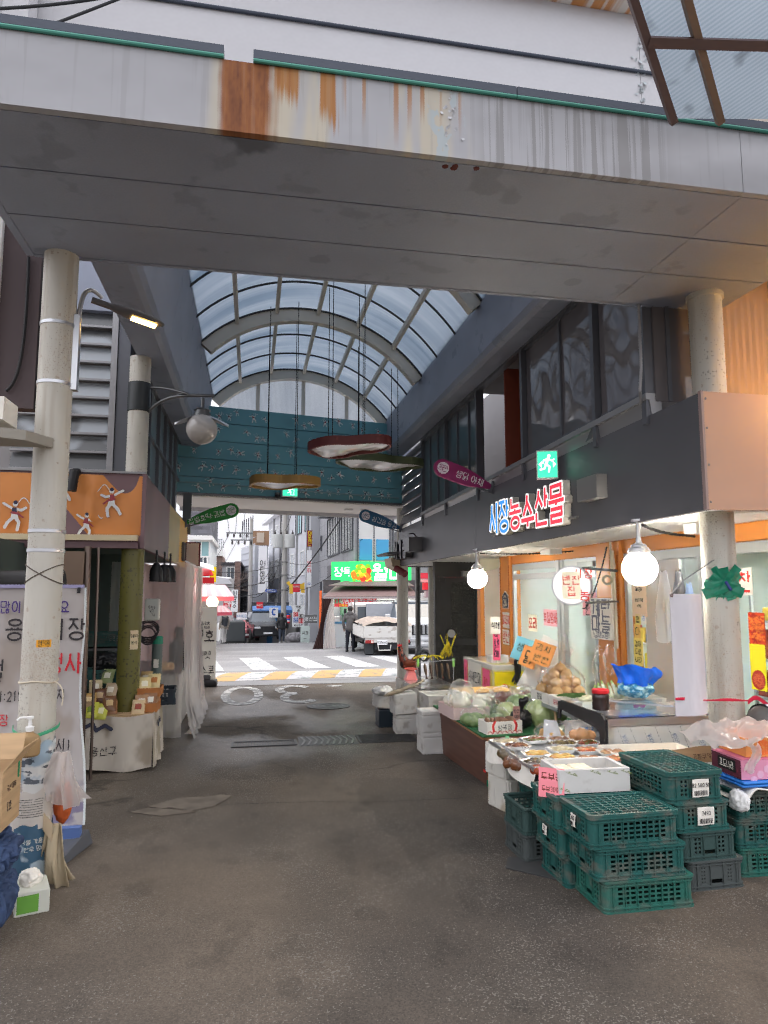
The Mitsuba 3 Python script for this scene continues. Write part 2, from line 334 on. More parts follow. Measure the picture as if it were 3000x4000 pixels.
ground_piece('road', grid_xy(np.array([-40, -12, -6, -2, 2, 4, 8, 20, 40.]), np.array([15.4, 18, 22, 26, 30, 34, 36, 50, 70, 110.]), .006), 'road_asphalt')
def m_worn_white(p, n, uv):
    w = smoothstep(.60, .78, fbm(p.x*7, p.y*7, 3.0, 4)+.18*noise(p.x*60, p.y*60)-.05)
    return mix(mi.Color3f(.36, .36, .365), mi.Color3f(.14, .17, .17), w*.8)
def m_worn_white2(p, n, uv):
    w = smoothstep(.44, .62, fbm(p.x*9, p.y*9, 8.0, 4)+.2*noise(p.x*70, p.y*70)-.05)
    return mix(mi.Color3f(.36, .36, .35), mi.Color3f(.07, .07, .07), w*.85)
def m_worn_yellow(p, n, uv):
    w = smoothstep(.62, .80, fbm(p.x*7, p.y*7, 5.0, 4)+.18*noise(p.x*60, p.y*60)-.05)
    return mix(mi.Color3f(.40, .25, .095), mi.Color3f(.2, .18, .15), w*.8)
mat('marking_white', m_worn_white, .7); mat('marking_worn', m_worn_white2, .7); mat('marking_yellow', m_worn_yellow, .7)
def flat(pts, dz):
    """Ground-hugging polygon sheet with rows so that it follows the slope."""
    g = Polygon(pts); g = g if g.is_valid else g.buffer(0)
    v, f = trimesh.creation.triangulate_polygon(g, engine='earcut')
    return TM(np.c_[v, gzv(v[:, 1])+dz], f)
# crossing bars
for k in range(7):
    x0 = -3.35+k*1.42
    ground_piece('crosswalk_bar', flat([(x0+.15, 23.6+.12*k), (x0+.8, 23.6+.12*k), (x0+1.28, 18.9+.12*k), (x0+.58, 18.9+.12*k)], .011), 'marking_white', label='white bar of the zebra crossing' )
# speed hump stripes
HP = [(-1.75, 16.2), (3.95, 16.75), (3.95, 18.6), (-1.75, 18.35)]
def hump_pt(s, t):
    a = np.array(HP[0])*(1-s)+np.array(HP[1])*s; b = np.array(HP[3])*(1-s)+np.array(HP[2])*s
    return a*(1-t)+b*t
N_ST = 10
for k in range(N_ST):
    s0, s1 = k/N_ST, (k+1)/N_ST
    def st(u, v):
        t = v; s = s0+(s1-s0)*u; s = np.clip(s+.10*(t-.5), 0, 1)
        a = np.array(HP[0])[None, None]*(1-s[..., None])+np.array(HP[1])[None, None]*s[..., None]
        b = np.array(HP[3])[None, None]*(1-s[..., None])+np.array(HP[2])[None, None]*s[..., None]
        P = a*(1-t[..., None])+b*t[..., None]
        z = gzv(P[..., 1])+.012+.07*np.sin(PI*t)
        return np.concatenate([P, z[..., None]], -1)
    ground_piece('speed_hump_stripe', grid(st, 5, 9), 'marking_white' if k % 2 else 'marking_yellow', smooth=True, label=('white' if k % 2 else 'yellow')+' stripe of the speed hump')
# painted 30, upside down for someone entering from the far end
th = cat(letters('30', 3.1, .003, .012, xs=.50, rot=180))
th = mv(th, .35, 13.75, 0); th.vertices[:, 2] += gzv(th.vertices[:, 1])+.004
ground_piece('road_number', th, 'marking_worn', label='worn white number 30 painted upside down on the asphalt')
for k, (x0, y0, w, l) in enumerate([(-.6, 15.55, .9, .16), (1.0, 15.6, .7, .14), (2.2, 15.75, .5, .13), (1.75, 14.9, .35, .1)]):
    pts = [(x0+w*.5*math.cos(a)*(1+.15*math.sin(3*a+k)), y0+l*math.sin(a)*(1+.2*math.cos(2*a+k))) for a in np.linspace(0, 2*PI, 18)[:-1]]
    ground_piece('worn_marking', flat(pts, .0045), 'marking_worn')

# ================================================================ CANOPY across the lane
def m_canopy_face(p, n, uv):
    c = mi.Color3f(.36, .365, .385)
    streak = fbm(p.x*46, p.z*1.4, 2.0, 3); fine = noise(p.x*160, p.z*3.0, 4.0)
    c = c*(.86+.2*fbm(p.x*2.2, p.z*5, 1.0, 3))
    yellow = smoothstep(-.32, -.18, p.x)*(1-smoothstep(.8, 1.25, p.x))
    c = mix(c, mi.Color3f(.46, .42, .33), yellow*smoothstep(.35, .7, fbm(p.x*11, p.z*1.2, 8.0, 3))*.85)
    d = (p.z-3.80)/.35
    core = smoothstep(-.205, -.165, p.x+.05*(streak-.5)+.012*noise(p.z*14, 2.0))*(1-smoothstep(.02, .11, p.x+.10*(streak-.5)+.02*noise(p.z*18, 3.0)))
    ln = .72-1.0*noise(p.x*8+2, 7.0); lane = smoothstep(.40, .58, noise(p.x*17+3.7, 5.0)*.6+.4*fbm(p.x*52, p.z*2.2, 3.0, 3)+.10*(fine-.5))*smoothstep(ln-.20, ln+.12, d+.22*(fine-.5))*smoothstep(.05, .06, p.x)*(1-smoothstep(.36, .40, p.x))
    thin = smoothstep(.70, .84, noise(p.x*30, 8.0)+.10*(fine-.5))*smoothstep(.75-.9*noise(p.x*21, 3.0), 1.0, d+.15*fine)*smoothstep(.38, .42, p.x)*(1-smoothstep(.98, 1.02, p.x))
    rust = mix(mi.Color3f(.12, .035, .012), mi.Color3f(.34, .125, .032), dr.clip(streak*.9+.5*fbm(p.x*60, p.z*22, 6.0, 3)-.25, 0, 1))
    rust2 = mix(mi.Color3f(.25, .085, .02), mi.Color3f(.40, .20, .065), streak)
    c = mix(c, rust2, dr.clip(lane*.95+thin*.75, 0, 1)); c = mix(c, rust, core*.96)
    grime = smoothstep(1.05, 1.2, p.x)*(1-smoothstep(2.0, 2.25, p.x))*smoothstep(.5, .66, noise(p.x*58, p.z*.8, 9.0)*.7+fine*.3)
    grime = dr.maximum(grime*.55, smoothstep(.58, .72, streak)*.16)
    c = mix(c, mi.Color3f(.17, .165, .16), grime)
    # bare primer where the paint peels
    pe = smoothstep(.57, .60, fbm(p.x*26, p.z*16, 12.0, 3))*smoothstep(.80, .86, p.x)*(1-smoothstep(1.0, 1.04, p.x))
    return mix(c, mi.Color3f(.36, .41, .43), pe*.9)
mat('canopy_face_paint', m_canopy_face, .6, .15)
def m_soffit(p, n, uv):
    c = mi.Color3f(.235, .262, .33)*(.80+.36*fbm(p.x*1.6, p.y*1.6, p.z*1.6, 4)+.10*(noise(p.x*220, p.y*220, p.z*220)-.5))
    soot = smoothstep(.62, .25, dr.abs(p.x+.06)*2.2+dr.abs(p.y-3.2)*3.2+.5*(fbm(p.x*14, p.y*14, 2.0, 3)-.5))*dr.select((p.z < 3.81) & (p.z > 3.79), 1.0, 0.0)
    mark = smoothstep(.66, .76, fbm(p.x*5+3, p.y*5, p.z*5, 4))
    return c*(1-.55*soot)*(1-.16*mark)
mat('soffit_paint', m_soffit, .5)
def m_grey_panel(p, n, uv): return mi.Color3f(.092, .092, .102)*(.85+.3*fbm(p.x*1.2, p.y*1.2, p.z*1.2, 4)+.10*(noise(p.x*160, p.y*160, p.z*160)-.5))
mat('grey_panel', m_grey_panel, .42)
dark, inner_m = col((.02, .022, .026), .6), col((.26, .25, .25), .8)
can = thing('canopy', 'grey metal canopy spanning the lane with a rust streaked white front edge', 'canopy')
yF, yR, xL, xR = 3.185, 4.665, -1.44, 3.55
part(can, 'fascia', cat(box(xL-.4, 2.615, yF-.012, yF+.03, 3.80, 4.165), box(2.619, 5.2, yF-.012, yF+.03, 3.80, 4.165)), 'canopy_face_paint')
seams = [yF+.03, 3.68, 4.16, yR]
for i in range(3):
    for a, b in ((xL, 2.64), (2.644, xR)):
        part(can, 'soffit_panel', box(a, b, seams[i]+.005, seams[i+1]-.005, 3.80, 3.83), 'soffit_paint')
part(can, 'core', box(xL+.01, xR-.01, yF+.03, yR-.02, 3.86, 4.12), inner_m)
part(can, 'rear_edge', box(xL, xR, yR-.003, yR+.03, 3.795, 4.10), 'soffit_paint')
part(can, 'end_cap', box(xL-.05, xL-.002, yF+.03, yR+.02, 3.797, 4.12), 'soffit_paint')
trim_g, trim_d = col(S(70, 140, 125), .5), col(S(58, 66, 80), .5)
for a, b in ((xL-.4, -.185), (-.045, 1.30), (1.305, 5.2)):
    k = part(can, 'capping', box(a, b, yF-.03, yF+.06, 4.18, 4.225), trim_d)
    part(can, 'drip_strip', rod((a, yF-.022, 4.172), (b, yF-.022, 4.172), .010, 8), trim_g)
# curls of peeling paint
r2 = np.random.default_rng(3); fl = []
for k in range(16):
    x, z, s = .95+r2.normal()*.03, 3.83+r2.random()*.31, .008+r2.random()*.014
    a0 = r2.random()*6.28
    g = grid(lambda u, v: np.stack([x+s*(u-.5)*math.cos(a0)-s*.7*(v-.5)*math.sin(a0), yF-.013-.35*s*u**2, z+s*(u-.5)*math.sin(a0)+s*.7*(v-.5)*math.cos(a0)], -1), 4, 3); fl.append(g)
part(can, 'paint_flakes', cat(fl), col((.45, .46, .48), .6), kind='stuff')
r2 = np.random.default_rng(4)
part(can, 'rust_blister', cat([blob((1.02+r2.normal()*.05, yF+.05+r2.random()*.05, 3.80), .018, (1, 1, .25), .4, 2, 1, k) for k in range(4)]), col((.12, .035, .03), .8))
# ---------------------------------------------------------------- white building above the canopy
def m_white_wall(p, n, uv): return mi.Color3f(.44, .443, .465)*(.93+.11*fbm(p.x*.8, p.y*.8, p.z*.8, 3)+.03*noise(p.x*60, p.y*60, p.z*60))
mat('white_panel', m_white_wall, .5)
wb = thing('white_parapet', 'tall white panelled parapet with peeling joint above the canopy', 'wall')
yW = 4.25
part(wb, 'wall_panel', box(-3.0, 2.71, yW, yW+.2, 4.15, 5.368), 'white_panel'); part(wb, 'wall_panel', box(2.714, 6.5, yW, yW+.2, 4.15, 5.368), 'white_panel')
part(wb, 'wall_panel', box(-3.0, 2.71, yW, yW+.2, 5.382, 5.83), 'white_panel'); part(wb, 'wall_panel', box(2.714, 6.5, yW, yW+.2, 5.382, 5.83), 'white_panel')
part(wb, 'joint', box(-3.0, 6.5, yW+.02, yW+.18, 5.36, 5.39), dark)
part(wb, 'rail', rod((-3, yW-.012, 5.375), (6.5, yW-.012, 5.375), .012, 8), trim_d)
def m_rusty(p, n, uv): return mix(mi.Color3f(.66, .63, .58), mi.Color3f(.55, .25, .09), smoothstep(.42, .62, fbm(p.x*13, p.z*6, 4.0, 4)))
mat('rusty_white', m_rusty, .6)
part(wb, 'parapet_cap', box(-3.0, 6.5, yW-.12, yW+.24, 5.833, 6.0), 'rusty_white')
r2 = np.random.default_rng(9); fl = []
for k in range(58):
    x, z, s = 2.712+r2.normal()*.03, 4.25+r2.random()*1.45, .012+r2.random()*.022
    if k > 58: x, z = -1+r2.random()*4, 4.5+r2.random()*1.2
    a0 = r2.random()*6.28
    fl.append(grid(lambda u, v: np.stack([x+s*(u-.5)*math.cos(a0)-s*.7*(v-.5)*math.sin(a0), yW-.004-.5*s*u**2, z+s*(u-.5)*math.sin(a0)+s*.7*(v-.5)*math.cos(a0)], -1), 4, 3))
part(wb, 'paint_flakes', cat(fl), col((.36, .40, .42), .6), kind='stuff')
one('cable', 'black cable sagging from the pole across the white parapet', 'cable', cat(tube(bez([(-2.2, 3.9, 4.75), (-1.3, 3.9, 4.84), (-.7, 3.9, 5.12)], 14), .009), tube(bez([(-1.34, 3.9, 4.72), (-1.1, 3.9, 4.86), (-.7, 3.9, 5.12)], 10), .008)), dark)
cp = thing('corner_pipe', 'dark drain pipe on a white corner post above the canopy at top left', 'pipe')
part(cp, 'pipe', rod((-1.62, 4.0, 4.2), (-1.62, 4.0, 6.0), .03), dark); part(cp, 'post', box(-1.50, -1.36, 4.05, 4.2, 4.15, 6.0), 'white_panel')

# ---------------------------------------------------------------- polycarbonate awning high on the right
def m_poly(p, n, uv):
    s = fbm(p.y*3.2, p.x*.35, p.z*.35, 3); f = noise(p.y*24, p.x*.5, 2.0)
    return mix(mi.Color3f(.10, .14, .19), mi.Color3f(.25, .29, .34), dr.clip(s*1.3-.2+.22*(f-.5), 0, 1))
scene['roof_polycarbonate'] = {'type': 'principledthin', 'base_color': mikit.proc(m_poly), 'roughness': .35, 'diff_trans': 1.25, 'spec_trans': .12, 'eta': 1.4}
def m_poly2(p, n, uv):
    rib = .5+.5*dr.sin((p.x*.55+p.y*.83)*330.0); d = fbm(p.x*4, p.y*4, p.z*4, 4)
    dirt = smoothstep(.60, .72, fbm(p.x*6+4, p.y*6, p.z*6, 3))
    return mix(mi.Color3f(.20, .25, .31), mi.Color3f(.31, .37, .43), rib*.55+d*.45)*(1-.55*dirt)
scene['awning_polycarbonate'] = {'type': 'principledthin', 'base_color': mikit.proc(m_poly2), 'roughness': .3, 'diff_trans': 1.2, 'spec_trans': .05, 'eta': 1.4}
def m_end_poly(p, n, uv):
    rib = .5+.5*dr.sin(p.x*260.0)
    return mix(mi.Color3f(.24, .28, .33), mi.Color3f(.46, .50, .54), .35*rib+.65*fbm(p.x*2.6, p.z*.5, 1.0, 3)*1.2)
scene['gable_polycarbonate'] = {'type': 'principledthin', 'base_color': mikit.proc(m_end_poly), 'roughness': .35, 'diff_trans': 1.3, 'spec_trans': .05, 'eta': 1.4}
brown = col(S(92, 74, 72), .5); rustybeam = col(S(120, 98, 82), .6)
# ---------------------------------------------------------------- awning (overhead right)
aw = thing('polycarbonate_awning', 'corrugated polycarbonate awning on brown metal bars at the top right', 'awning')
A0, Ab = np.array([2.078, 3.0, 4.06]), np.array([-.445, -.4, .228])/.4; Ac = np.array([1., 0, .13])
def AP(s, t, h=0): 
    n = np.cross(Ac, -Ab); n /= np.linalg.norm(n); return A0+s*Ac+t*Ab+n*h
for s0, s1 in ((0.03, .26), (.29, 1.0), (1.03, 1.6), (1.63, 2.2)):
    for t0, t1 in ((-.02, .245), (.275, .8), (.83, 1.5)):
        part(aw, 'sheet', grid(lambda u, v: np.array([[AP(s0+(s1-s0)*a, t0+(t1-t0)*b, .02) for a, b in zip(ra, rb)] for ra, rb in zip(u, v)]), 2, 2), 'awning_polycarbonate')
for s in (0, .275, 1.015, 1.615, 2.22): part(aw, 'beam', bar(AP(s, -.03), AP(s, 1.55), .036, .04, np.cross(Ac, -Ab)), brown if s != .275 else rustybeam)
for t in (.26, .815): part(aw, 'crossbar', bar(AP(0, t, -.01), AP(2.22, t, -.01), .045, .03, np.cross(Ac, -Ab)), brown)
part(aw, 'wall_strip', box(2.35, 5.2, 3.28, 3.5, 4.23, 4.36), col(S(190, 178, 165), .8))

# ================================================================ PILLARS
def m_pillar(p, n, uv):
    c = mi.Color3f(.50, .48, .42)*(.88+.2*fbm(p.x*3, p.y*3, p.z*2, 3))
    drip = smoothstep(.55, .75, fbm(p.x*22+5, p.y*22, p.z*1.1, 3)); c = mix(c, mi.Color3f(.36, .31, .24), drip*.5)
    speck = smoothstep(.68, .76, noise(p.x*210, p.y*210, p.z*210)*.5+.5*fbm(p.x*5, p.y*5, p.z*2.5, 3))
    c = mix(c, mi.Color3f(.24, .13, .065), speck*.7)
    spot = smoothstep(.74, .78, fbm(p.x*30, p.y*30, p.z*22+3, 3))
    c = mix(c, mi.Color3f(.33, .25, .18), spot*.6)
    drk = smoothstep(.70, .80, noise(p.x*80, p.y*80, p.z*60)*.5+.5*fbm(p.x*3+9, p.y*3, p.z*2.2, 2))
    return mix(c, mi.Color3f(.12, .10, .085), drk*.45)
mat('pillar_paint', m_pillar, .5)
def m_olive(p, n, uv):
    c = mi.Color3f(.135, .125, .028)*(.85+.3*fbm(p.x*4, p.y*4, p.z*2, 3))
    return mix(c, mi.Color3f(.05, .045, .03), smoothstep(.66, .74, noise(p.x*60, p.y*60, p.z*40)*.5+.5*fbm(p.x*6, p.y*6, p.z*4, 3))*.7)
mat('olive_paint', m_olive, .42)
steel, steel_d = col((.55, .56, .58), .28, .5, .9), col((.16, .165, .17), .35, .5, .7)
LP, RP, OP, FP = (-1.268, 4.66), (3.27, 4.43), (-1.27, 7.90), (3.03, 13.95)
p1 = thing('pillar', 'cream steel pillar on the left with paper wrapped round its foot', 'pillar')
part(p1, 'shaft', lathe([(.105, gz(4.66)-.02), (.105, 3.80)], 32, (*LP, 0)), 'pillar_paint', 60)
for z in (3.32, 2.93, 1.985, 1.865): part(p1, 'band', lathe([(.1065, z-.012), (.110, z-.010), (.110, z+.010), (.1065, z+.012)], 32, (*LP, 0)), steel, 60)
p2 = thing('pillar', 'rusty cream pillar on the right holding the canopy, with a green tape patch', 'pillar')
part(p2, 'shaft', lathe([(.115, gz(4.4)-.02), (.115, 3.78)], 32, (*RP, 0)), 'pillar_paint', 60); part(p2, 'collar', lathe([(.13, 3.765), (.13, 3.80)], 32, (*RP, 0)), 'pillar_paint', 60)
p3 = thing('pillar', 'pillar at the left shop corner, olive green below and cream above', 'pillar')
part(p3, 'lower_shaft', lathe([(.118, gz(7.9)-.02), (.118, 2.2)], 32, (*OP, 0)), 'olive_paint', 60); part(p3, 'upper_shaft', lathe([(.112, 2.2), (.112, 4.2)], 32, (*OP, 0)), 'pillar_paint', 60)
part(p3, 'base_plate', box(OP[0]-.11, OP[0]+.15, OP[1]-.13, OP[1]+.1, gz(7.9)-.02, gz(7.9)+.008), col((.12, .06, .035), .8))
p4 = thing('pillar', 'far cream pillar at the right end of the lane beside the rooster', 'pillar')
part(p4, 'shaft', lathe([(.115, gz(14)-.02), (.115, 3.6)], 24, (*FP, 0)), 'pillar_paint', 60)
p5 = thing('pillar', 'thin cream pillar behind the far market pillar on the right', 'pillar')
part(p5, 'shaft', lathe([(.085, gz(14)-.02), (.085, 2.1)], 20, (3.72, 14.2, 0)), 'pillar_paint', 60)
p6 = thing('pillar', 'dark bronze square post between the two far cream pillars', 'pillar')
part(p6, 'shaft', box(3.34, 3.43, 14.05, 14.14, gz(14)-.02, 2.1), steel_d); part(p6, 'rib', box(3.37, 3.40, 14.04, 14.0501, gz(14), 2.1), col((.05, .05, .05), .4))

# ================================================================ ARCADE ROOF
ar = thing('arcade_roof', 'barrel vaulted translucent arcade roof with grey ribs over the lane', 'roof')
VL, VR, ZL, ZR, SAG = -.80, 2.66, 5.2, 5.06, .80
def vault(s, extra=0.0):
    """s in 0..1 from the left spring to the right -> (u, z)."""
    c = VR-VL; h = c/2; R = (h*h+SAG*SAG)/(2*SAG); a = math.asin(h/R); t = -a+2*a*s
    return (VL+VR)/2+(R+extra)*math.sin(t), ZL+(ZR-ZL)*s+SAG-R+(R+extra)*math.cos(t)
OB = .17   # obliqueness of ribs: dv/du
def vp(s, v, extra=0.0): u, z = vault(s, extra); return np.array([u, v+OB*(u-VL), z])
rib_m, thin_m = col(S(196, 192, 182), .55), col((.04, .045, .05), .5)
ribs = [4.9, 7.15, 10.15, 13.15]
SS = np.linspace(0, 1, 29)
for v in ribs:
    P = [vp(s, v, -.02) for s in SS]
    V, F_ = [], []
    for k, s in enumerate(SS):
        for dv, e in ((-.07, -.19), (.07, -.19), (.07, .02), (-.07, .02)): V.append(vp(s, v+dv, e))
    for k in range(28):
        for i in range(4):
            a, b = k*4+i, k*4+(i+1) % 4; F_ += [[a, b, b+4], [a, b+4, a+4]]
    part(ar, 'rib', TM(V, F_), rib_m)
NB = 6
purl = np.linspace(0, 1, NB+1)
for s in purl[1:-1]: part(ar, 'purlin', bar(vp(s, 4.9, -.03), vp(s, 13.2, -.03), .055, .08), rib_m)
for b in range(3):
    v0, v1 = ribs[b]+.07, ribs[b+1]-.07
    for j in range(3):
        w0, w1 = v0+(v1-v0)*j/3, v0+(v1-v0)*(j+1)/3
        if j: part(ar, 'glazing_bar', tube([vp(s, w0, .0) for s in SS], .016, 6), thin_m)
        for i in range(NB):
            s0, s1 = purl[i], purl[i+1]
            part(ar, 'pane', grid(lambda u, v: np.array([[vp(s0+(s1-s0)*a, w0+(w1-w0)*c+.0, .012) for a, c in zip(ra, rc)] for ra, rc in zip(u, v)]), 6, 2), 'roof_polycarbonate', smooth=True)
    for w in (v0+.02, v1-.02): part(ar, 'glazing_bar', tube([vp(s, w, .0) for s in SS], .016, 6), thin_m)
# gable end
gv = 13.22
zb = 4.92
edges = np.linspace(.015, .985, 5)
for i in range(4):
    s0, s1 = edges[i], edges[i+1]; pts = [vp(s, gv, -.12) for s in np.linspace(s0, s1, 8)]
    V = [[p[0]+(.02 if k == 0 else -.02 if k == 7 else 0), p[1], zb] for k, p in enumerate(pts)]+[[V_[0], V_[1], max(V_[2], zb+.02)] for V_ in pts]
    part(ar, 'gable_pane', TM(V, [[k, k+1, k+9] for k in range(7)]+[[k, k+9, k+8] for k in range(7)]), 'gable_polycarbonate')
for i in (1, 2, 3):
    p = vp(edges[i], gv-.02, -.1); part(ar, 'mullion', box(p[0]-.035, p[0]+.035, p[1]-.03, p[1]+.03, zb-.01, p[2]), rib_m)
# eaves (hollow box gutters): profile swept along the lane
def eave(prof, v0, v1, ob=0.0):
    V = [[u, v0, z] for u, z in prof]+[[u, v1+ob*(u-VL), z] for u, z in prof]; n = len(prof)
    return TM(V, [[k, (k+1) % n, n+(k+1) % n] for k in range(n)]+[[k, n+(k+1) % n, n+k] for k in range(n)]+[[0, k, k+1] for k in range(1, n-1)]+[[n, n+k+1, n+k] for k in range(1, n-1)])
lpf = [(-1.30, 4.2), (-1.02, 4.19), (-.97, 4.215), (-.935, 4.27), (-.80, 5.14), (-.78, 5.26), (-.92, 5.3), (-1.34, 5.3)]
rpf = [(2.97, 4.34), (2.70, 4.33), (2.645, 4.355), (2.61, 4.41), (2.63, 5.02), (2.66, 5.14), (2.8, 5.2), (2.97, 5.2)]
eg = thing('eave_gutter', 'grey boxed eave along the left side of the arcade roof', 'gutter')
for a, b in ((4.72, 7.6), (7.604, 10.5), (10.504, 13.0)): part(eg, 'casing', eave(lpf, a, b, .0 if b < 12 else 0.17), 'soffit_paint')
eg = thing('eave_gutter', 'grey boxed eave along the right side of the arcade roof', 'gutter')
for a, b in ((4.72, 6.6), (6.604, 9.6), (9.604, 13.4)): part(eg, 'casing', eave(rpf, a, b, .0 if b < 12 else 0.17), 'soffit_paint')
# ---------------------------------------------------------------- teal end wall of the arcade
TL, TR = np.array([-1.46, 12.68]), np.array([2.95, 13.62])
teal = thing('teal_fascia', 'teal fascia of long boards printed with small white dancers at the arcade end', 'fascia')
td = (TR-TL); tw = np.linalg.norm(td); td = td/tw
TF = frame([TL[0], TL[1], 3.36], [td[0], td[1], 0], [0, 0, 1])
mt = mat('teal_board', lambda p, n, uv: mi.Color3f(.12, .31, .36)*(.85+.3*fbm(p.x*1.5, p.y, p.z*2.5, 3)), .38)
zs = [0, .29, .63, .97, 1.31, 1.62]
for i in range(5): part(teal, 'board', put(mv(trimesh.creation.box((tw, zs[i+1]-zs[i]-.012, .05)), tw/2, (zs[i]+zs[i+1])/2, 0), TF), mt)
part(teal, 'backing', put(mv(trimesh.creation.box((tw, 1.6, .04)), tw/2, .8, -.04), TF), inner_m)
def dancer(seed):
    """A small printed figure in a wide jacket with a ribbon: (white, dark, red) outlines."""
    r = np.random.default_rng(seed); k = r.random()*.6-.3; fl = 1 if r.random() > .5 else -1
    body = Polygon([(-.05, .30), (.05, .30), (.09, .12), (.13, -.04), (.02, -.02), (-.09, -.06), (-.08, .12)])
    legs = unary_union([LineString([(.04, 0), (.14, -.14+k*.1), (.10, -.34)]).buffer(.045), LineString([(-.04, 0), (-.16, -.12), (-.22-k*.1, -.27)]).buffer(.045)])
    arms = unary_union([LineString([(-.03, .26), (-.18, .30+k*.3), (-.30, .42)]).buffer(.035), LineString([(.04, .26), (.18, .22), (.30, .34-k*.3)]).buffer(.04)])
    head = shapely.Point(.02, .40).buffer(.075)
    rib = LineString(np.c_[.1+.45*np.linspace(0, 1, 14)*1.0, .45+.14*np.sin(np.linspace(0, 5+2*k, 14))]).buffer(.012)
    sash = unary_union([LineString([(-.07, .16), (.10, .13)]).buffer(.035), LineString([(.08, .14), (.24, .02)]).buffer(.022)])
    hair = shapely.Point(.02, .45).buffer(.06)
    vest = Polygon([(-.055, .30), (.055, .30), (.075, .15), (-.075, .15)])
    W = unary_union([body, legs, arms, head, rib]); D = unary_union([hair]); R_ = unary_union([sash]) 
    if seed % 3 == 1: D = unary_union([D, vest])
    if seed % 3 == 2: R_ = unary_union([R_, vest])
    return [aff.scale(x, fl, 1, origin=(0, 0)) for x in (W, D, R_)]
dz = [dancer(i) for i in range(12)]
W_, D_, R_ = [], [], []
r2 = np.random.default_rng(5)
for i in range(5):
    h = zs[i+1]-zs[i]; nx = 19
    for k in range(nx):
        if r2.random() < .12: continue
        d = dz[r2.integers(12)]; x = (k+.5+.5*(i % 2)-.25+r2.normal()*.28)*tw/nx; y = zs[i]+h*(.45+r2.normal()*.13)+.0
        if not .12 < x < tw-.12: continue
        y = min(max(y, zs[i]+.075), zs[i+1]-.09)
        a = r2.normal()*30; sc0 = .13+.07*r2.random()
        for lst, g, zz, sc in ((W_, d[0], .026, sc0), (D_, d[1], .0267, sc0), (R_, d[2], .0267, sc0)):
            lst.append(mv(prism(aff.rotate(aff.scale(g, sc, sc, origin=(0, 0)), a, origin=(0, 0)).simplify(.002), .0007), x, y, zz))
wp, dp, rp = col((.62, .62, .6), .6), col((.03, .03, .06), .6), col((.30, .05, .06), .6)
part(teal, 'printed_figures', put(cat(W_), TF), wp, kind='stuff'); part(teal, 'printed_hair', put(cat(D_), TF), dp, kind='stuff'); part(teal, 'printed_sashes', put(cat(R_), TF), rp, kind='stuff')
part(teal, 'bottom_rail', put(mv(trimesh.creation.box((tw, .035, .09)), tw/2, -.02, .0), TF), steel_d)
part(teal, 'conduit', put(tube([(.03, -.1, .06), (.03, .12, .06), (.1, .17, .06), (.4, .18, .06), (tw-.1, .10, .06)], .014, 8), TF), col(S(120, 150, 155), .4))
part(teal, 'flood_lamp', put(mv(cat(mv(trimesh.creation.box((.14, .12, .1)), .42, 1.57, .12), mv(trimesh.creation.box((.02, .2, .02)), .42, 1.48, .06)), 0, -.0, 0), TF), col((.12, .12, .12), .5))
part(teal, 'soffit', hexa([(TL[0], TL[1]+.03, 3.30), (TR[0]+.3, TR[1]+.09, 3.30), (TR[0]+.3, TR[1]+1.75, 3.30), (TL[0], TL[1]+1.75, 3.30), (TL[0], TL[1]+.03, 3.33), (TR[0]+.3, TR[1]+.09, 3.33), (TR[0]+.3, TR[1]+1.75, 3.33), (TL[0], TL[1]+1.75, 3.33)]), col(S(222, 220, 218), .7))
part(teal, 'outer_band', hexa([(TL[0], TL[1]+1.76, 3.22), (TR[0]+.3, TR[1]+1.76, 3.22), (TR[0]+.3, TR[1]+1.8, 3.22), (TL[0], TL[1]+1.8, 3.22), (TL[0], TL[1]+1.76, 5.0), (TR[0]+.3, TR[1]+1.76, 5.0), (TR[0]+.3, TR[1]+1.8, 5.0), (TL[0], TL[1]+1.8, 5.0)]), col(S(190, 190, 195), .6))
part(teal, 'downlight', cat(lathe([(.09, 3.27), (.10, 3.30)], 20, (2.3, 14.3, 0)), lathe([(.09, 3.27), (.10, 3.30)], 20, (1.95, 14.25, 0))), col((.6, .6, .6), .5))
part(teal, 'post', box(-1.22, -1.08, 12.6, 12.74, 2.6, 3.33), steel_d)

# ================================================================ RIGHT BUILDING
U0 = 2.94
rb = thing('market_building', 'two storey market hall on the right with a long dark grey shop fascia', 'building')
def fz(v, top=False): return (2.15-.0047*(v-4.1)) if not top else (2.945-.0105*(v-4.1))
Vn, Vf = 4.10, 14.35
def fas(a, b, du=0.0, u1=None):
    u1 = u1 or U0+.05
    return hexa([(U0-du, a, fz(a)), (u1, a, fz(a)), (u1, b, fz(b)), (U0-du, b, fz(b)), (U0-du, a, fz(a, 1)), (u1, a, fz(a, 1)), (u1, b, fz(b, 1)), (U0-du, b, fz(b, 1))])
for a, b in ((Vn, 6.4), (6.403, 8.9), (8.903, 11.6), (11.603, Vf)): part(rb, 'fascia_panel', fas(a, b), 'grey_panel')
salmon = mat('salmon_panel', lambda p, n, uv: mi.Color3f(.46, .27, .18)*(.93+.14*fbm(p.x*2, p.z*2, 1.0, 3)), .45)
part(rb, 'end_panel', box(U0+.012, 5.0, Vn-.03, Vn-.001, 2.152, 2.95), salmon)
part(rb, 'edge_trim', box(U0-.006, U0+.012, Vn-.034, Vn-.0015, 2.148, 2.955), col(S(150, 130, 125), .5))
part(rb, 'rivets', cat([lathe([(.008, 0), (.005, .003)], 8, (0, 0, 0)).apply_transform(trimesh.transformations.rotation_matrix(PI/2, [1, 0, 0])).apply_translation([U0+.03, Vn-.0305, z]) for z in (2.2, 2.45, 2.7, 2.9)]), steel_d)
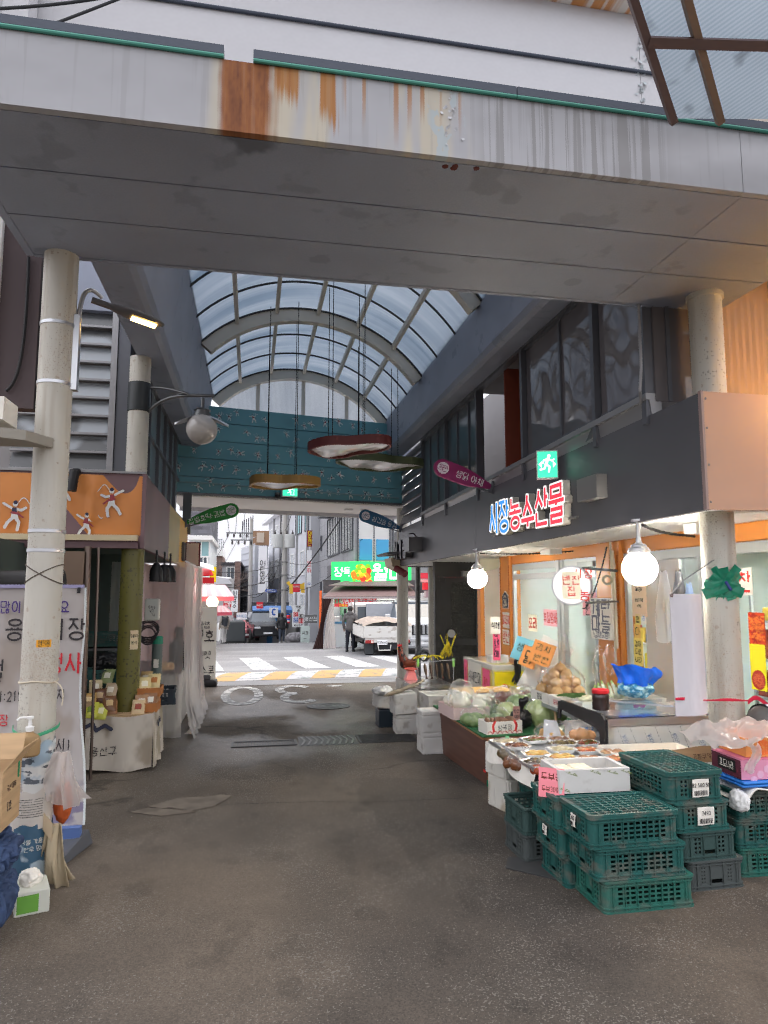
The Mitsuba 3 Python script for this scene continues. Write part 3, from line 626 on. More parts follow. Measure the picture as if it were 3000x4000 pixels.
part(rb, 'fascia_top', hexa([(U0+.05, Vn, 2.90), (5, Vn, 2.90), (5, Vf, 2.80), (U0+.05, Vf, 2.80), (U0+.05, Vn, 2.93), (5, Vn, 2.93), (5, Vf, 2.83), (U0+.05, Vf, 2.83)]), 'grey_panel')
part(rb, 'far_return', box(U0+.05, 5.0, Vf-.05, Vf, 2.10, 2.835), 'grey_panel')
# slatted shop soffit: narrow boards running along the lane
sof = mat('soffit_white', lambda p, n, uv: mi.Color3f(.72, .72, .70)*(.9+.15*fbm(p.x*3, p.y*.6, 1.0, 3)), .5)
nb = 14
for i in range(nb):
    a, b = U0+.055+i*.082, U0+.055+(i+1)*.082-.006
    part(rb, 'soffit_board', hexa([(a, Vn+.01, 2.175), (b, Vn+.01, 2.175), (b, Vf-.06, 2.125), (a, Vf-.06, 2.125), (a, Vn+.01, 2.19), (b, Vn+.01, 2.19), (b, Vf-.06, 2.14), (a, Vf-.06, 2.14)]), sof)
part(rb, 'soffit_backing', hexa([(U0+.05, Vn+.01, 2.195), (5, Vn+.01, 2.195), (5, Vf-.05, 2.145), (U0+.05, Vf-.05, 2.145), (U0+.05, Vn+.01, 2.21), (5, Vn+.01, 2.21), (5, Vf-.05, 2.16), (U0+.05, Vf-.05, 2.16)]), col((.3, .3, .3), .7))
part(rb, 'soffit_board', box(U0+.055+nb*.082, 5.0, Vn+.01, 6.3, 2.172, 2.19), sof)
# upper storey: ribbon window on a sill
fr = col(S(96, 98, 104), .4, .5, .3); sill = col(S(150, 150, 152), .35, .5, .4)
ms = [4.72, 5.51, 7.16, 8.76, 10.33, 11.83]
Uw = U0+.02
def zs_(v): return 3.10-.018*(v-4.5)
def zt_(v): return 4.385-.012*(v-4.5)
part(rb, 'sill_rail', hexa([(Uw-.05, 4.68, 3.06), (Uw+.06, 4.68, 3.06), (Uw+.06, 11.9, 2.93), (Uw-.05, 11.9, 2.93), (Uw-.05, 4.68, 3.11), (Uw+.06, 4.68, 3.11), (Uw+.06, 11.9, 2.98), (Uw-.05, 11.9, 2.98)]), sill)
part(rb, 'sill_apron', hexa([(U0+.02, 4.68, 2.92), (U0+.1, 4.68, 2.92), (U0+.1, 11.9, 2.85), (U0+.02, 11.9, 2.85), (U0-.0, 4.68, 3.06), (U0+.1, 4.68, 3.06), (U0+.1, 11.9, 2.93), (U0-.0, 11.9, 2.93)]), sill)
part(rb, 'head_rail', bar((Uw, 4.5, 4.37), (Uw, 11.9, 4.285), .08, .06), fr)
for i, v in enumerate(ms): part(rb, 'mullion', box(Uw-.045, Uw+.06, v-.03, v+.03, zs_(v)-.22, zt_(v)+.02), fr)
scene['dark_window'] = {'type': 'principled', 'base_color': rgb((.035, .04, .045)), 'roughness': .07, 'specular': .6}
def m_wavy(p, n, uv): return fbm(p.y*2.0, p.z*1.7, 3.0, 2)
scene['wavy_window'] = {'type': 'twosided', 'bsdf': {'type': 'bumpmap', 'texture': mikit.proc(m_wavy, 5e-3), 'scale': .035, 'bsdf': {'type': 'principled', 'base_color': rgb((.12, .11, .115)), 'roughness': .05, 'specular': .8}}}
scene['dark_glass'] = {'type': 'twosided', 'bsdf': {'type': 'principled', 'base_color': rgb((.075, .095, .105)), 'roughness': .12, 'specular': .5}}
def win(v0, v1, m, frac=(0, .5, 1), nm='window'):
    k = part(rb, nm, cat([bar((Uw+.01, v0+(v1-v0)*f, zs_(v0)), (Uw+.01, v0+(v1-v0)*f, zt_(v0)), .035, .04) for f in frac[1:-1]]+[bar((Uw+.01, v0+.03, zs_(v0)+.03), (Uw+.01, v1-.03, zs_(v1)+.03), .04, .04), bar((Uw+.01, v0+.03, zt_(v0)-.05), (Uw+.01, v1-.03, zt_(v1)-.05), .04, .04)]), fr)
    for a, b in zip(frac[:-1], frac[1:]):
        a_, b_ = v0+(v1-v0)*a+.02, v0+(v1-v0)*b-.02
        part(k, 'pane', hexa([(Uw+.01, a_, zs_(a_)), (Uw+.02, a_, zs_(a_)), (Uw+.02, b_, zs_(b_)), (Uw+.01, b_, zs_(b_)), (Uw+.01, a_, zt_(a_)), (Uw+.02, a_, zt_(a_)), (Uw+.02, b_, zt_(b_)), (Uw+.01, b_, zt_(b_))]), m)
win(4.70, 5.48, 'wavy_window', (0, 1)); part(rb, 'return_pane', box(2.99, 3.36, 4.67, 4.69, 3.05, 4.3), 'wavy_window'); part(rb, 'return_mullion', box(3.09, 3.12, 4.655, 4.669, 3.05, 4.3), fr); win(5.54, 7.13, 'wavy_window', (0, .44, 1))
win(8.79, 10.30, 'dark_glass', (0, .28, .64, 1)); win(10.36, 11.8, 'dark_glass', (0, .35, .7, 1))
# open bay between 7.19 and 8.73: dark room with a reddish wall
part(rb, 'upper_room', cat(box(3.9, 3.95, 6.2, 9.2, 2.9, 4.5), box(3.0, 3.95, 6.2, 9.2, 2.88, 2.92), box(3.0, 3.95, 6.2, 9.2, 4.4, 4.45)), inner_m)
part(rb, 'inner_wall', box(3.3, 3.34, 7.12, 7.95, 2.95, 4.35), col(S(112, 52, 38), .7)); part(rb, 'inner_wall', box(3.02, 3.3, 7.92, 7.95, 2.95, 4.35), col(S(128, 62, 44), .7))
part(rb, 'upper_core', box(3.98, 5.2, 4.6, 11.9, 2.93, 5.0), inner_m); part(rb, 'upper_side', box(3.0, 3.04, 4.72, 7.1, 2.95, 4.4), inner_m); part(rb, 'upper_side', box(3.0, 3.04, 8.8, 11.85, 2.95, 4.4), inner_m)
# corrugated return facing the viewer, beside the pillar
xs = np.arange(3.42, 5.2, .03); pr = Polygon([(x, (.004 if i % 2 else 0)) for i, x in enumerate(xs)]+[(5.2, .06), (3.42, .06)])
sid = mat('siding', lambda p, n, uv: mi.Color3f(.42, .25, .12)*(.9+.2*fbm(p.x*2, p.z*2, 3.0, 3)), .5)  # orange base colour holds part of the warm lamp glow
part(rb, 'corrugated_siding', mv(prism(pr, 1.25), 0, 4.62, 2.94), sid)
part(rb, 'corner_post', box(3.36, 3.42, 4.60, 4.68, 2.93, 4.3), dark)
part(rb, 'round_vent', lathe([(.03, 0), (.035, .02), (.028, .035), (.0, .036)], 16).apply_transform(trimesh.transformations.rotation_matrix(PI/2, [1, 0, 0])).apply_translation([3.52, 4.62, 3.25]), col(S(190, 140, 90), .5))
# louvres past the last window
for i in range(7): part(rb, 'louvre', hexa([(U0-.02, 11.95, 2.95+i*.2), (U0+.06, 11.95, 2.95+i*.2), (U0+.06, 13.7, 2.93+i*.2), (U0-.02, 13.7, 2.93+i*.2), (U0+.05, 11.95, 3.13+i*.2), (U0+.1, 11.95, 3.13+i*.2), (U0+.1, 13.7, 3.11+i*.2), (U0+.05, 13.7, 3.11+i*.2)]), fr)
part(rb, 'service_pipe', tube([(Uw-.09, 4.66, 4.4), (Uw-.09, 4.66, 3.3), (Uw-.09, 4.69, 3.13), (Uw-.05, 4.75, 3.05)], .012, 8), sill)
for i, v in enumerate(ms[1:5]): part(rb, 'bracket', TM([(U0+.02, v+.04, 2.93), (U0+.02, v+.3, 2.92), (U0-.01, v+.04, 3.08), (U0+.06, v+.04, 2.93), (U0+.06, v+.3, 2.92), (U0+.06, v+.04, 3.08)], [[0, 1, 2], [3, 5, 4], [0, 2, 5], [0, 5, 3], [0, 3, 4], [0, 4, 1], [1, 4, 5], [1, 5, 2]]), fr)

# ================================================================ LEFT BUILDING
UL = -1.13
lb = thing('market_building', 'market hall on the left with louvred upper storey over an orange banner', 'building')
def lz(v, top=False): return 2.06-.010*(v-7.75) if not top else 2.845-.02*(v-7.75)
maroon = mat('maroon_panel', lambda p, n, uv: mi.Color3f(.17, .10, .11)*(.85+.3*fbm(p.y*2, p.z*2, 1.0, 3)), .5)
tan_p = mat('tan_panel', lambda p, n, uv: mi.Color3f(.42, .31, .14)*(.85+.3*fbm(p.y*2, p.z*2, 7.0, 3)), .5)
def lfas(a, b): return hexa([(UL-.05, a, lz(a)), (UL, a, lz(a)), (UL, b, lz(b)), (UL-.05, b, lz(b)), (UL-.05, a, lz(a, 1)), (UL, a, lz(a, 1)), (UL, b, lz(b, 1)), (UL-.05, b, lz(b, 1))])
part(lb, 'fascia_panel', lfas(7.76, 9.9), maroon); part(lb, 'fascia_panel', lfas(9.903, 11.3), tan_p); part(lb, 'fascia_panel', lfas(11.303, 12.7), col(S(222, 168, 70), .5))
orange = mat('orange_banner', lambda p, n, uv: mi.Color3f(.60, .225, .055)*(.9+.2*fbm(p.x*2, p.y, p.z*2, 3)), .45)
def ban(u, v):   # sagging vinyl
    x = -4.2+(4.2+UL-.01)*u; z = 2.20+.64*v
    w = .020*np.sin(9*x+4*z)*np.exp(-((x+1.75)/.55)**2)+.03*np.exp(-((x+1.66)/.05)**2)*np.sin(PI*v)*(v > .2)+.02*np.exp(-((x+1.30)/.10)**2)*np.sin(6*z)
    return np.stack([x, 7.735-w-.012*np.sin(PI*v), z], -1)
part(lb, 'orange_banner', grid(ban, 120, 14), orange, smooth=True)
part(lb, 'end_cap', box(UL-.04, UL, 7.70, 7.758, 2.06, 2.86), maroon)
part(lb, 'banner_base', box(-4.2, UL-.045, 7.74, 7.80, 2.06, 2.86), maroon)
part(lb, 'cream_rail', cat(box(-4.2, UL-.06, 7.62, 7.70, 2.135, 2.195)), col(S(200, 185, 150), .5)); part(lb, 'lower_rail', box(-4.2, UL-.06, 7.68, 7.735, 2.06, 2.13), maroon)
big = [dancer(31), dancer(17), dancer(23), dancer(40)]
for (x, z, s, a), d in zip([(-1.98, 2.66, .36, 10), (-1.47, 2.52, .36, -8), (-1.72, 2.28, .30, 4), (-2.42, 2.36, .36, 0)], big):
    k = None
    for nm, g, zz, m in (('figure_print', d[0], .0, wp), ('figure_hair', d[1], .001, dp), ('figure_sash', d[2], .0012, rp)):
        mm = prism(aff.scale(g, s, s, origin=(0, 0)).simplify(.003), .0008)
        mm = put(mm, frame([x, 7.70-zz, z], [1, 0, 0], [0, 0, 1]))
        part(lb, nm, mm, m)
part(lb, 'core', box(-4.2, UL-.06, 7.82, 12.7, 2.12, 2.85), inner_m)
part(lb, 'ceiling', box(-4.2, UL-.02, 7.82, 12.7, 2.085, 2.11), col((.10, .13, .12), .7))
# louvred front above the banner
lo_m = mat('louvre_glass', lambda p, n, uv: mix(mi.Color3f(.10, .105, .11), mi.Color3f(.30, .33, .36), smoothstep(.50, .64, fbm(p.x*2.3+1, p.z*2.6, 1.0, 3))), .25)
z0, dzl = 2.93, .205
for i in range(9):
    z = z0+i*dzl
    part(lb, 'louvre_slat', hexa([(-2.6, 8.02, z), (-1.60, 8.02, z), (-1.60, 8.03, z), (-2.6, 8.03, z), (-2.6, 8.07, z+dzl-.02), (-1.60, 8.07, z+dzl-.02), (-1.60, 8.08, z+dzl-.02), (-2.6, 8.08, z+dzl-.02)]), lo_m)
    part(lb, 'louvre_rail', box(-2.6, -1.60, 7.99, 8.03, z-.012, z+.012), sill)
part(lb, 'louvre_jamb', box(-1.60, -1.535, 7.97, 8.08, 2.88, 4.85), sill); part(lb, 'louvre_jamb', box(-1.53, -1.40, 8.0, 8.08, 2.86, 4.85), fr)
part(lb, 'louvre_head', box(-2.6, -1.0, 7.98, 8.2, 4.75, 5.4), 'soffit_paint'); part(lb, 'louvre_sill', box(-2.7, -1.15, 7.72, 8.1, 2.862, 2.885), sill)
part(lb, 'upper_core', box(-4.2, -1.42, 8.1, 12.7, 2.86, 5.3), inner_m)
# side windows over the lane
lw = mat('left_window', lambda p, n, uv: mi.Color3f(.13, .17, .19)*(.8+.4*fbm(p.y*1.2, p.z*1.2, 2.0, 3)), .2)
mv_ = [8.12, 8.9, 9.75, 10.5, 11.2, 11.85, 12.5]
for a, b in zip(mv_[:-1], mv_[1:]):
    k = part(lb, 'side_window', cat(bar((-1.30, a, 2.85), (-1.30, a, 4.22), .05, .05), bar((-1.30, a, 3.55), (-1.30, b, 3.53), .04, .035), bar((-1.30, a, 4.2), (-1.30, b, 4.2), .05, .04), bar((-1.30, a, 2.87), (-1.30, b, 2.86), .05, .04)), fr)
    part(k, 'pane', box(-1.335, -1.32, a+.02, b-.02, 2.88, 3.53), lw); part(k, 'pane', box(-1.335, -1.32, a+.02, b-.02, 3.57, 4.18), lw)
part(lb, 'side_wall', box(-1.42, -1.345, 8.1, 12.7, 2.85, 4.25), inner_m)
# ================================================================ LAMPS AND SIGNS OVER THE LANE
white_m, offwhite, black_m = col((.72, .72, .70), .5), col(S(228, 224, 214), .55), col((.016, .016, .018), .45)
red_m, blue_m, green_m = col(S(205, 40, 48), .5), col(S(40, 110, 190), .5), col(S(20, 130, 80), .5)
def emit(c, k): return {'type': 'area', 'radiance': rgb([x*k for x in c])}
def fig_run(s=1.0):
    """The running figure of an exit sign."""
    parts_ = [shapely.Point(.08, .40).buffer(.075), LineString([(.04, .28), (-.06, .02)]).buffer(.065), LineString([(.04, .26), (.2, .16), (.3, .24)]).buffer(.035), LineString([(.02, .26), (-.16, .20), (-.2, .06)]).buffer(.035),
              LineString([(-.05, .02), (.10, -.12), (.06, -.34)]).buffer(.045), LineString([(-.06, .0), (-.14, -.2), (-.32, -.24)]).buffer(.045)]
    return aff.scale(unary_union(parts_), s, s, origin=(0, 0))
def exit_sign(name_label, o, r, u, w, h, arrows=False):
    t = thing('exit_sign', name_label, 'exit sign'); M = frame(o, r, u)
    part(t, 'housing', put(trimesh.creation.box((w, h, .07)), M), col((.6, .6, .6), .5))
    part(t, 'lit_face', put(mv(trimesh.creation.box((w*.92, h*.90, .006)), z=.037), M), col((.02, .25, .14), .4), emit=emit((.03, .42, .24), .26))
    g = fig_run(h*.75); d = sbox(h*.02, -h*.36, h*.36, h*.36).difference(sbox(h*.06, -h*.33, h*.32, h*.33)) if not arrows else unary_union([Polygon([(-w*.42, 0), (-w*.26, h*.12), (-w*.26, -h*.12)]), Polygon([(w*.42, 0), (w*.26, h*.12), (w*.26, -h*.12)])])
    part(t, 'pictogram', put(mv(prism(unary_union([g, d]), .002), z=.041), M), col((.8, .9, .85), .4), emit=emit((.75, 1, .9), .2))
    return t
exit_sign('green lit exit sign with a running figure under the teal fascia', [.66, 12.93, 3.455], [1, .2, 0], [0, 0, 1], .30, .21)
exit_sign('green exit sign standing on the grey fascia above the red and blue letters', [2.80, 6.25, 2.83], [.95, -.35, 0], [0, 0, 1], .20, .28, True)
cam_ = thing('dome_camera', 'small dark dome camera beside the far exit sign', 'camera'); part(cam_, 'dome', blob((.44, 12.95, 3.36), .05, amp=0), black_m, True); part(cam_, 'mount', lathe([(.05, 3.385), (.05, 3.42)], 16, (.44, 12.95, 0)), steel_d)
# lettering sign
ls = thing('letter_sign', 'large red and blue channel letters on the grey fascia', 'shop sign')
txt = '시장농수산물'
lb_face, lr_face = col(S(30, 120, 200), .4), col(S(200, 40, 55), .4)
for i, c in enumerate(txt):
    v = 7.97-i*.355; M = frame([U0-.005, v, 2.475-.0055*i], [0, -1, 0], [0, 0, 1]); h = .37
    p = text_poly(c, h, .018); b = p.buffer(.020, join_style=1)
    k = part(ls, 'letter', put(mv(prism(b, .075), z=.0), M), col(S(205, 200, 188), .45))
    part(k, 'rim', put(mv(prism(b, .002), z=.0755), M), col((.8, .8, .8), .4), emit=emit((1, .97, .95), .09))
    part(k, 'face', put(mv(prism(p, .003), z=.0780), M), lb_face if i < 2 else lr_face, emit=emit((.03, .22, .62) if i < 2 else (.62, .035, .06), .14))
part(ls, 'transformer_box', box(U0-.10, U0-.001, 5.36, 5.72, 2.40, 2.60), col(S(120, 118, 116), .45))
part(ls, 'cable_rail', box(U0-.03, U0-.001, 5.9, 8.2, 2.28, 2.30), col(S(120, 118, 116), .45))
# dull sign at the far end of the fascia
fs = thing('letter_sign', 'unlit grey metal letter sign near the far end of the grey fascia', 'shop sign')
gm = col(S(70, 70, 74), .35, .5, .5)
for i, c in enumerate('여기좋'):
    M = frame([U0-.02, 13.55-i*.42, 2.40], [0, -1, 0], [0, 0, 1]); p = text_poly(c, .34, .03)
    part(fs, 'letter', put(prism(p.buffer(.012), .13), M), gm)
part(fs, 'box', box(U0-.25, U0-.001, 11.85, 12.25, 2.30, 2.55), gm); part(fs, 'spot_bracket', tube([(U0-.05, 12.05, 2.55), (U0-.12, 12.05, 2.63), (U0-.2, 12.05, 2.62)], .012, 6), black_m)
# blade signs
def emblem(r):
    ring = shapely.Point(0, 0).buffer(r).difference(shapely.Point(0, 0).buffer(r*.90)); t = text_poly('용음', r*.75, .01)
    return unary_union([aff.translate(text_poly('용', r*1.0, .0), -r*.36, 0), aff.translate(text_poly('문', r*1.0, .0), r*.36, -r*.02)])
def blade(label, o, r, u, L, H, colr, text, flip=False):
    """A leaf shaped sign: pointed at the root, round at the tip. Local x runs from root to tip."""
    t = thing('blade_sign', label, 'sign', 'leaf shaped shop signs over the lane')
    xs = np.linspace(0, L-H/2, 14); top = .02+(H/2-.02)*np.sin(np.clip(xs/(L*.62), 0, 1)*PI/2)
    tip = [(L-H/2+H/2*math.cos(a), H/2*math.sin(a)) for a in np.linspace(PI/2, -PI/2, 14)]
    P = Polygon([(x, y) for x, y in zip(xs, top)]+tip+[(x, -y) for x, y in zip(xs[::-1], top[::-1])])
    s = -1 if flip else 1
    P = aff.scale(P, s, 1, origin=(0, 0)); M = frame(o, r, u)
    part(t, 'board', put(mv(prism(P, .05), z=-.05), M), colr)
    part(t, 'lettering', put(mv(prism(aff.translate(text_poly(text, H*.43, .008, .92), s*(L-H)*.55, 0), .003), z=.0), M), col((.75, .74, .74), .5))
    k = part(t, 'badge', put(mv(prism(aff.translate(shapely.Point(0, 0).buffer(H*.34), s*(L-H*.52), 0), .003), z=.0), M), col(S(225, 215, 222), .5))
    part(k, 'emblem', put(mv(prism(aff.translate(emblem(H*.36), s*(L-H*.52), 0), .002), z=.0035), M), colr)
    part(t, 'bracket', put(cat(trimesh.creation.box((.05, .16, .06)), mv(trimesh.creation.box((L*.45, .02, .03)), s*L*.25, -H*.30, -.02)), M), col(S(90, 90, 95), .4))
    return t
blade('magenta leaf shaped sign reading raw chicken and vegetables on the right fascia', [2.94, 8.2, 2.90], [1, .05, -.34], [.34, 0, 1], .80, .22, col(S(142, 42, 96), .45), '생닭 야채', True)
blade('green leaf shaped sign reading rice pancake on the left side', [-1.13, 12.15, 2.76], [1, .02, .30], [-.30, 0, 1], .92, .25, col(S(38, 132, 50), .45), '찹쌀호떡.김밥')
blade('blue leaf shaped sign reading pork belly at the far right of the lane', [2.92, 13.6, 2.86], [1, .0, -.33], [.33, 0, 1], .88, .25, col(S(38, 92, 130), .45), '삼겹살 등심', True)
# cloud lamps
def cloud(label, c, w, d, h, colr, seed, rotz=0.0):
    t = thing('cloud_lamp', label, 'hanging lamp', 'cloud shaped hanging lamps under the arcade roof')
    r = np.random.default_rng(seed)
    a = np.linspace(0, 2*PI, 72, endpoint=False)
    rad = 1+.20*np.cos(2*a+seed)+.13*np.cos(3*a+1.3*seed)+.05*np.cos(5*a)
    pts = np.c_[w/2*rad*np.cos(a), d/2*rad*np.sin(a)]; P = aff.rotate(Polygon(pts), rotz, origin=(0, 0))
    rim = P.difference(P.buffer(-.03))
    part(t, 'rim', mv(prism(rim, h), *c), colr)
    part(t, 'top', mv(prism(P.buffer(-.031), .01), c[0], c[1], c[2]+h-.012), colr)
    # glossy stretched diffuser with shallow waves
    inner = P.buffer(-.032).simplify(.004); v, f = trimesh.creation.triangulate_polygon(inner, engine='earcut')
    m = TM(np.c_[v, v[:, 0]*0], f); 
    for _ in range(4): m = m.subdivide_to_size(.05) if _ == 0 else m
    vv = np.array(m.vertices); vv[:, 2] = -.004-.018*np.sin(9*vv[:, 0]+3*vv[:, 1]+seed)-.02*(meshkit.fbm(vv*4+seed, 2, seed)-.5)
    m = TM(vv+np.array([c[0], c[1], c[2]+.03]), m.faces[:, ::-1])
    part(t, 'diffuser', m, 'gloss_white', smooth=True)
    for k in range(4):
        q = a[9+k*18]; x, y = c[0]+w*.33*math.cos(q), c[1]+d*.33*math.sin(q)
        s = min(max((x-VL)/(VR-VL), .02), .98); part(t, 'cable', rod((x, y, c[2]+h-.01), (x, y, vault(s)[1]-.02), .006, 6), black_m)
scene['gloss_white'] = {'type': 'twosided', 'bsdf': {'type': 'principled', 'base_color': rgb((.62, .61, .62)), 'roughness': .12, 'specular': .9, 'clearcoat': .8, 'clearcoat_gloss': .95}}
cloud('cloud shaped lamp with a dark red rim, highest of the hanging three', (1.22, 9.2, 3.50), .92, 1.1, .12, col(S(112, 58, 56), .5), 2, 20)
cloud('cloud shaped lamp with an olive green rim beside the right eave', (1.98, 11.0, 3.63), 1.22, 1.1, .12, col(S(74, 82, 58), .5), 5, -10)
cloud('cloud shaped lamp with a mustard yellow rim near the far exit sign', (.40, 10.2, 3.14), .88, .85, .12, col(S(165, 130, 72), .5), 1, 10)
# globe lamp on the left pillar
gl = thing('globe_lamp', 'unlit white globe lamp on a curved double arm from the left shop pillar', 'lamp')
scene['milky_globe'] = {'type': 'twosided', 'bsdf': {'type': 'principled', 'base_color': rgb((.44, .42, .40)), 'roughness': .08, 'specular': .6, 'clearcoat': 1.0, 'clearcoat_gloss': 1.0}}
gx, gy, gz_ = -.56, 7.55, 3.34
part(gl, 'globe', blob((gx, gy, gz_), .165, amp=0, n=4), 'milky_globe', True)
part(gl, 'collar', lathe([(.09, gz_+.13), (.09, gz_+.17), (.075, gz_+.175), (.075, gz_+.20), (.09, gz_+.205), (.05, gz_+.23), (.02, gz_+.24), (.02, gz_+.34)], 24, (gx, gy, 0)), steel_d, 40)
part(gl, 'arm', tube(bez([(OP[0]+.1, OP[1]-.02, 3.58), (OP[0]+.3, OP[1]-.1, 3.82), (gx-.1, gy+.02, 3.70), (gx+.12, gy-.02, 3.71)], 16), .018, 10), steel_d, 60)
part(gl, 'arm', tube(bez([(OP[0]+.1, OP[1]-.02, 3.86), (OP[0]+.3, OP[1]-.06, 3.87), (gx-.25, gy+.05, 3.75), (gx-.16, gy+.03, 3.73)], 12), .014, 10), steel_d, 60)
part(gl, 'clamp', lathe([(.118, 3.58), (.122, 3.585), (.122, 3.90), (.118, 3.905)], 32, (*OP, 0)), col((.035, .04, .042), .3), 60)
for s in (-1, 1):
    part(gl, 'reflector_wing', grid(lambda u, v: np.stack([gx+s*(.06+.22*u), gy-.02+.14*(v-.5)*np.sin(PI*(.15+.8*u)), gz_+.13-.10*u+.03*np.sin(PI*v)], -1), 8, 6), steel, True)
# LED street lamp on the near left pillar
sl = thing('street_lamp', 'lit warm street lamp on a bent steel arm from the near left pillar', 'lamp')
part(sl, 'arm', tube(np.vstack([[(LP[0]+.125, LP[1], 3.0)], bez([(LP[0]+.125, LP[1], 3.36), (LP[0]+.12, LP[1]+.02, 3.62), (LP[0]+.17, LP[1]+.05, 3.64), (LP[0]+.24, LP[1]+.10, 3.575)], 12)]), .014, 10), steel, 60)
hd = np.array([-.83, 4.86, 3.49]); hv = np.array([.86, .30, -.16]); hv /= np.linalg.norm(hv); M = frame(hd, hv, np.cross([0, 0, 1], hv))
part(sl, 'housing', put(mv(cat(mv(blob((0, 0, 0), 1, (.20, .075, .028), 0, n=3), 0, 0, .02), mv(trimesh.creation.box((.14, .04, .03)), -.22, 0, .02), mv(trimesh.creation.box((.20, .10, .012)), .03, 0, .004)), 0, 0, 0), M), col((.10, .10, .11), .4), 40)
part(sl, 'led_panel', put(mv(trimesh.creation.box((.17, .075, .006)), .06, 0, -.010), M), white_m, emit=emit((1, .55, .14), 1.6))
part(sl, 'clamp', cat(box(LP[0]+.10, LP[0]+.135, LP[1]-.03, LP[1]+.03, 2.90, 3.40)), steel)
# warm lamp just outside the frame on the right, under the canopy
wl = thing('globe_lamp', 'warm orange globe lamp beside the right pillar outside the frame', 'lamp')
part(wl, 'globe', blob((4.05, 3.75, 3.02), .10, amp=0, n=3), white_m, True, emit=emit((1, .52, .13), 9)); part(wl, 'stem', rod((4.05, 3.75, 3.1), (4.05, 3.75, 3.79), .012), steel_d)
# globe lamps of the right shop
for (v, z, lab) in ((4.93, 1.787, 'lit white globe lamp nearest the rusty right pillar'), (8.9, 1.775, 'lit white globe lamp by the white wall and yellow freezer')):
    u = 2.95; t = thing('globe_lamp', lab, 'lamp', 'lit globe lamps under the shop soffit')
    part(t, 'globe', blob((u, v, z), .134, amp=0, n=4), white_m, True, emit=emit((1, .93, .80), 6.5))
    part(t, 'gallery', lathe([(.07, z+.115), (.078, z+.12), (.078, z+.155), (.06, z+.165), (.06, z+.18), (.025, z+.2), (.018, z+.24), (.014, z+.25), (.014, 2.15), (.05, 2.152), (.05, 2.17)], 20, (u, v, 0)), steel, 40)
    for k in range(3): part(t, 'thumb_screw', rod((u+.075*math.cos(k*2.1), v+.075*math.sin(k*2.1), z+.138), (u+.095*math.cos(k*2.1), v+.095*math.sin(k*2.1), z+.138), .009, 8), steel)
for (u, v, lab) in ((3.614, 6.844, 'round lit downlight in the shop soffit nearest the pillar'), (3.041, 7.71, 'round lit downlight at the soffit edge'), (3.48, 8.06, 'round lit downlight between its two neighbours in the soffit'), (3.35, 9.4, 'round lit downlight in the soffit by the far globe lamp')):
    t = thing('downlight', lab, 'downlight', 'round downlights in the shop soffit')
    part(t, 'trim_ring', lathe([(.055, 2.148-.0047*(v-4.1)+.02), (.075, 2.143-.0047*(v-4.1)+.02), (.078, 2.152-.0047*(v-4.1)+.02)], 24, (u, v, 0)), white_m, 40)
    part(t, 'lens', lathe([(.001, 2.149-.0047*(v-4.1)+.02), (.055, 2.150-.0047*(v-4.1)+.02)], 20, (u, v, 0)).apply_translation([0, 0, 0]), white_m, emit=emit((1, .95, .85), 18))
# ================================================================ RIGHT SHOP FRONT
US = 3.95
orange_p = mat('orange_paint', lambda p, n, uv: mi.Color3f(.62, .225, .045)*(.88+.2*fbm(p.x*2, p.y*2, p.z*2, 3)), .38)
alu = col((.50, .52, .51), .35, .5, .5); alu_d = col((.33, .36, .36), .4, .5, .4)
shp = thing('market_shop', 'orange framed glass shop front under the grey fascia on the right', 'shop front')
part(shp, 'column', box(US-.06, US+.12, 10.18, 10.60, gz(10)-.05, 2.15), orange_p)
part(shp, 'column', box(US-.06, US+.12, 6.90, 7.42, gz(7)-.05, 2.15), orange_p); part(shp, 'column', box(US-.05, US+.12, 3.9, 4.35, gz(4)-.05, 2.15), orange_p)
part(shp, 'head_beam', box(US-.02, US+.12, 3.8, 10.75, 2.02, 2.165), orange_p)
for a in (10.19, 10.56, 6.93): part(shp, 'column_edge', box(US-.064, US-.06, a, a+.02, -.2, 2.0), col(S(170, 88, 30), .5))
def glazed(v0, v1, z0, z1, bars, nm='window'):
    k = part(shp, nm, cat([box(US-.02, US+.03, v0, v0+.06, z0, z1), box(US-.02, US+.03, v1-.06, v1, z0, z1), box(US-.018, US+.028, v0+.06, v1-.06, z1-.09, z1), box(US-.018, US+.028, v0+.06, v1-.06, z0, z0+.09)]+[box(US-.03, US+.035, b-.045, b+.045, z0+.0, z1-.0) for b in bars]), alu)
    ed = [v0]+list(bars)+[v1]
    for a, b in zip(ed[:-1], ed[1:]):
        m = TM([[US+.005, a+.05, z0+.08], [US+.005, b-.05, z0+.08], [US+.005, b-.05, z1-.08], [US+.005, a+.05, z1-.08]], [[0, 1, 2], [0, 2, 3]])
        part(k, 'pane', m, 'glass_pane')
    return k
zb_ = gz(8)-.02
k = glazed(7.44, 10.16, zb_, 2.01, [8.40, 8.52], 'sliding_door')
part(k, 'handle', tube([(US-.04, 8.30, .86), (US-.075, 8.30, .87), (US-.08, 8.18, .88), (US-.08, 8.18, 1.04), (US-.075, 8.30, 1.05), (US-.04, 8.30, 1.06)], .012, 8), steel)
part(k, 'transom', box(US-.03, US+.035, 7.5, 10.1, 1.78, 1.86), alu)
k = glazed(4.37, 6.88, zb_, 2.01, [5.55], 'window')
part(shp, 'door_closer', box(US-.06, US-.02, 7.5, 7.9, 1.90, 1.96), alu_d)
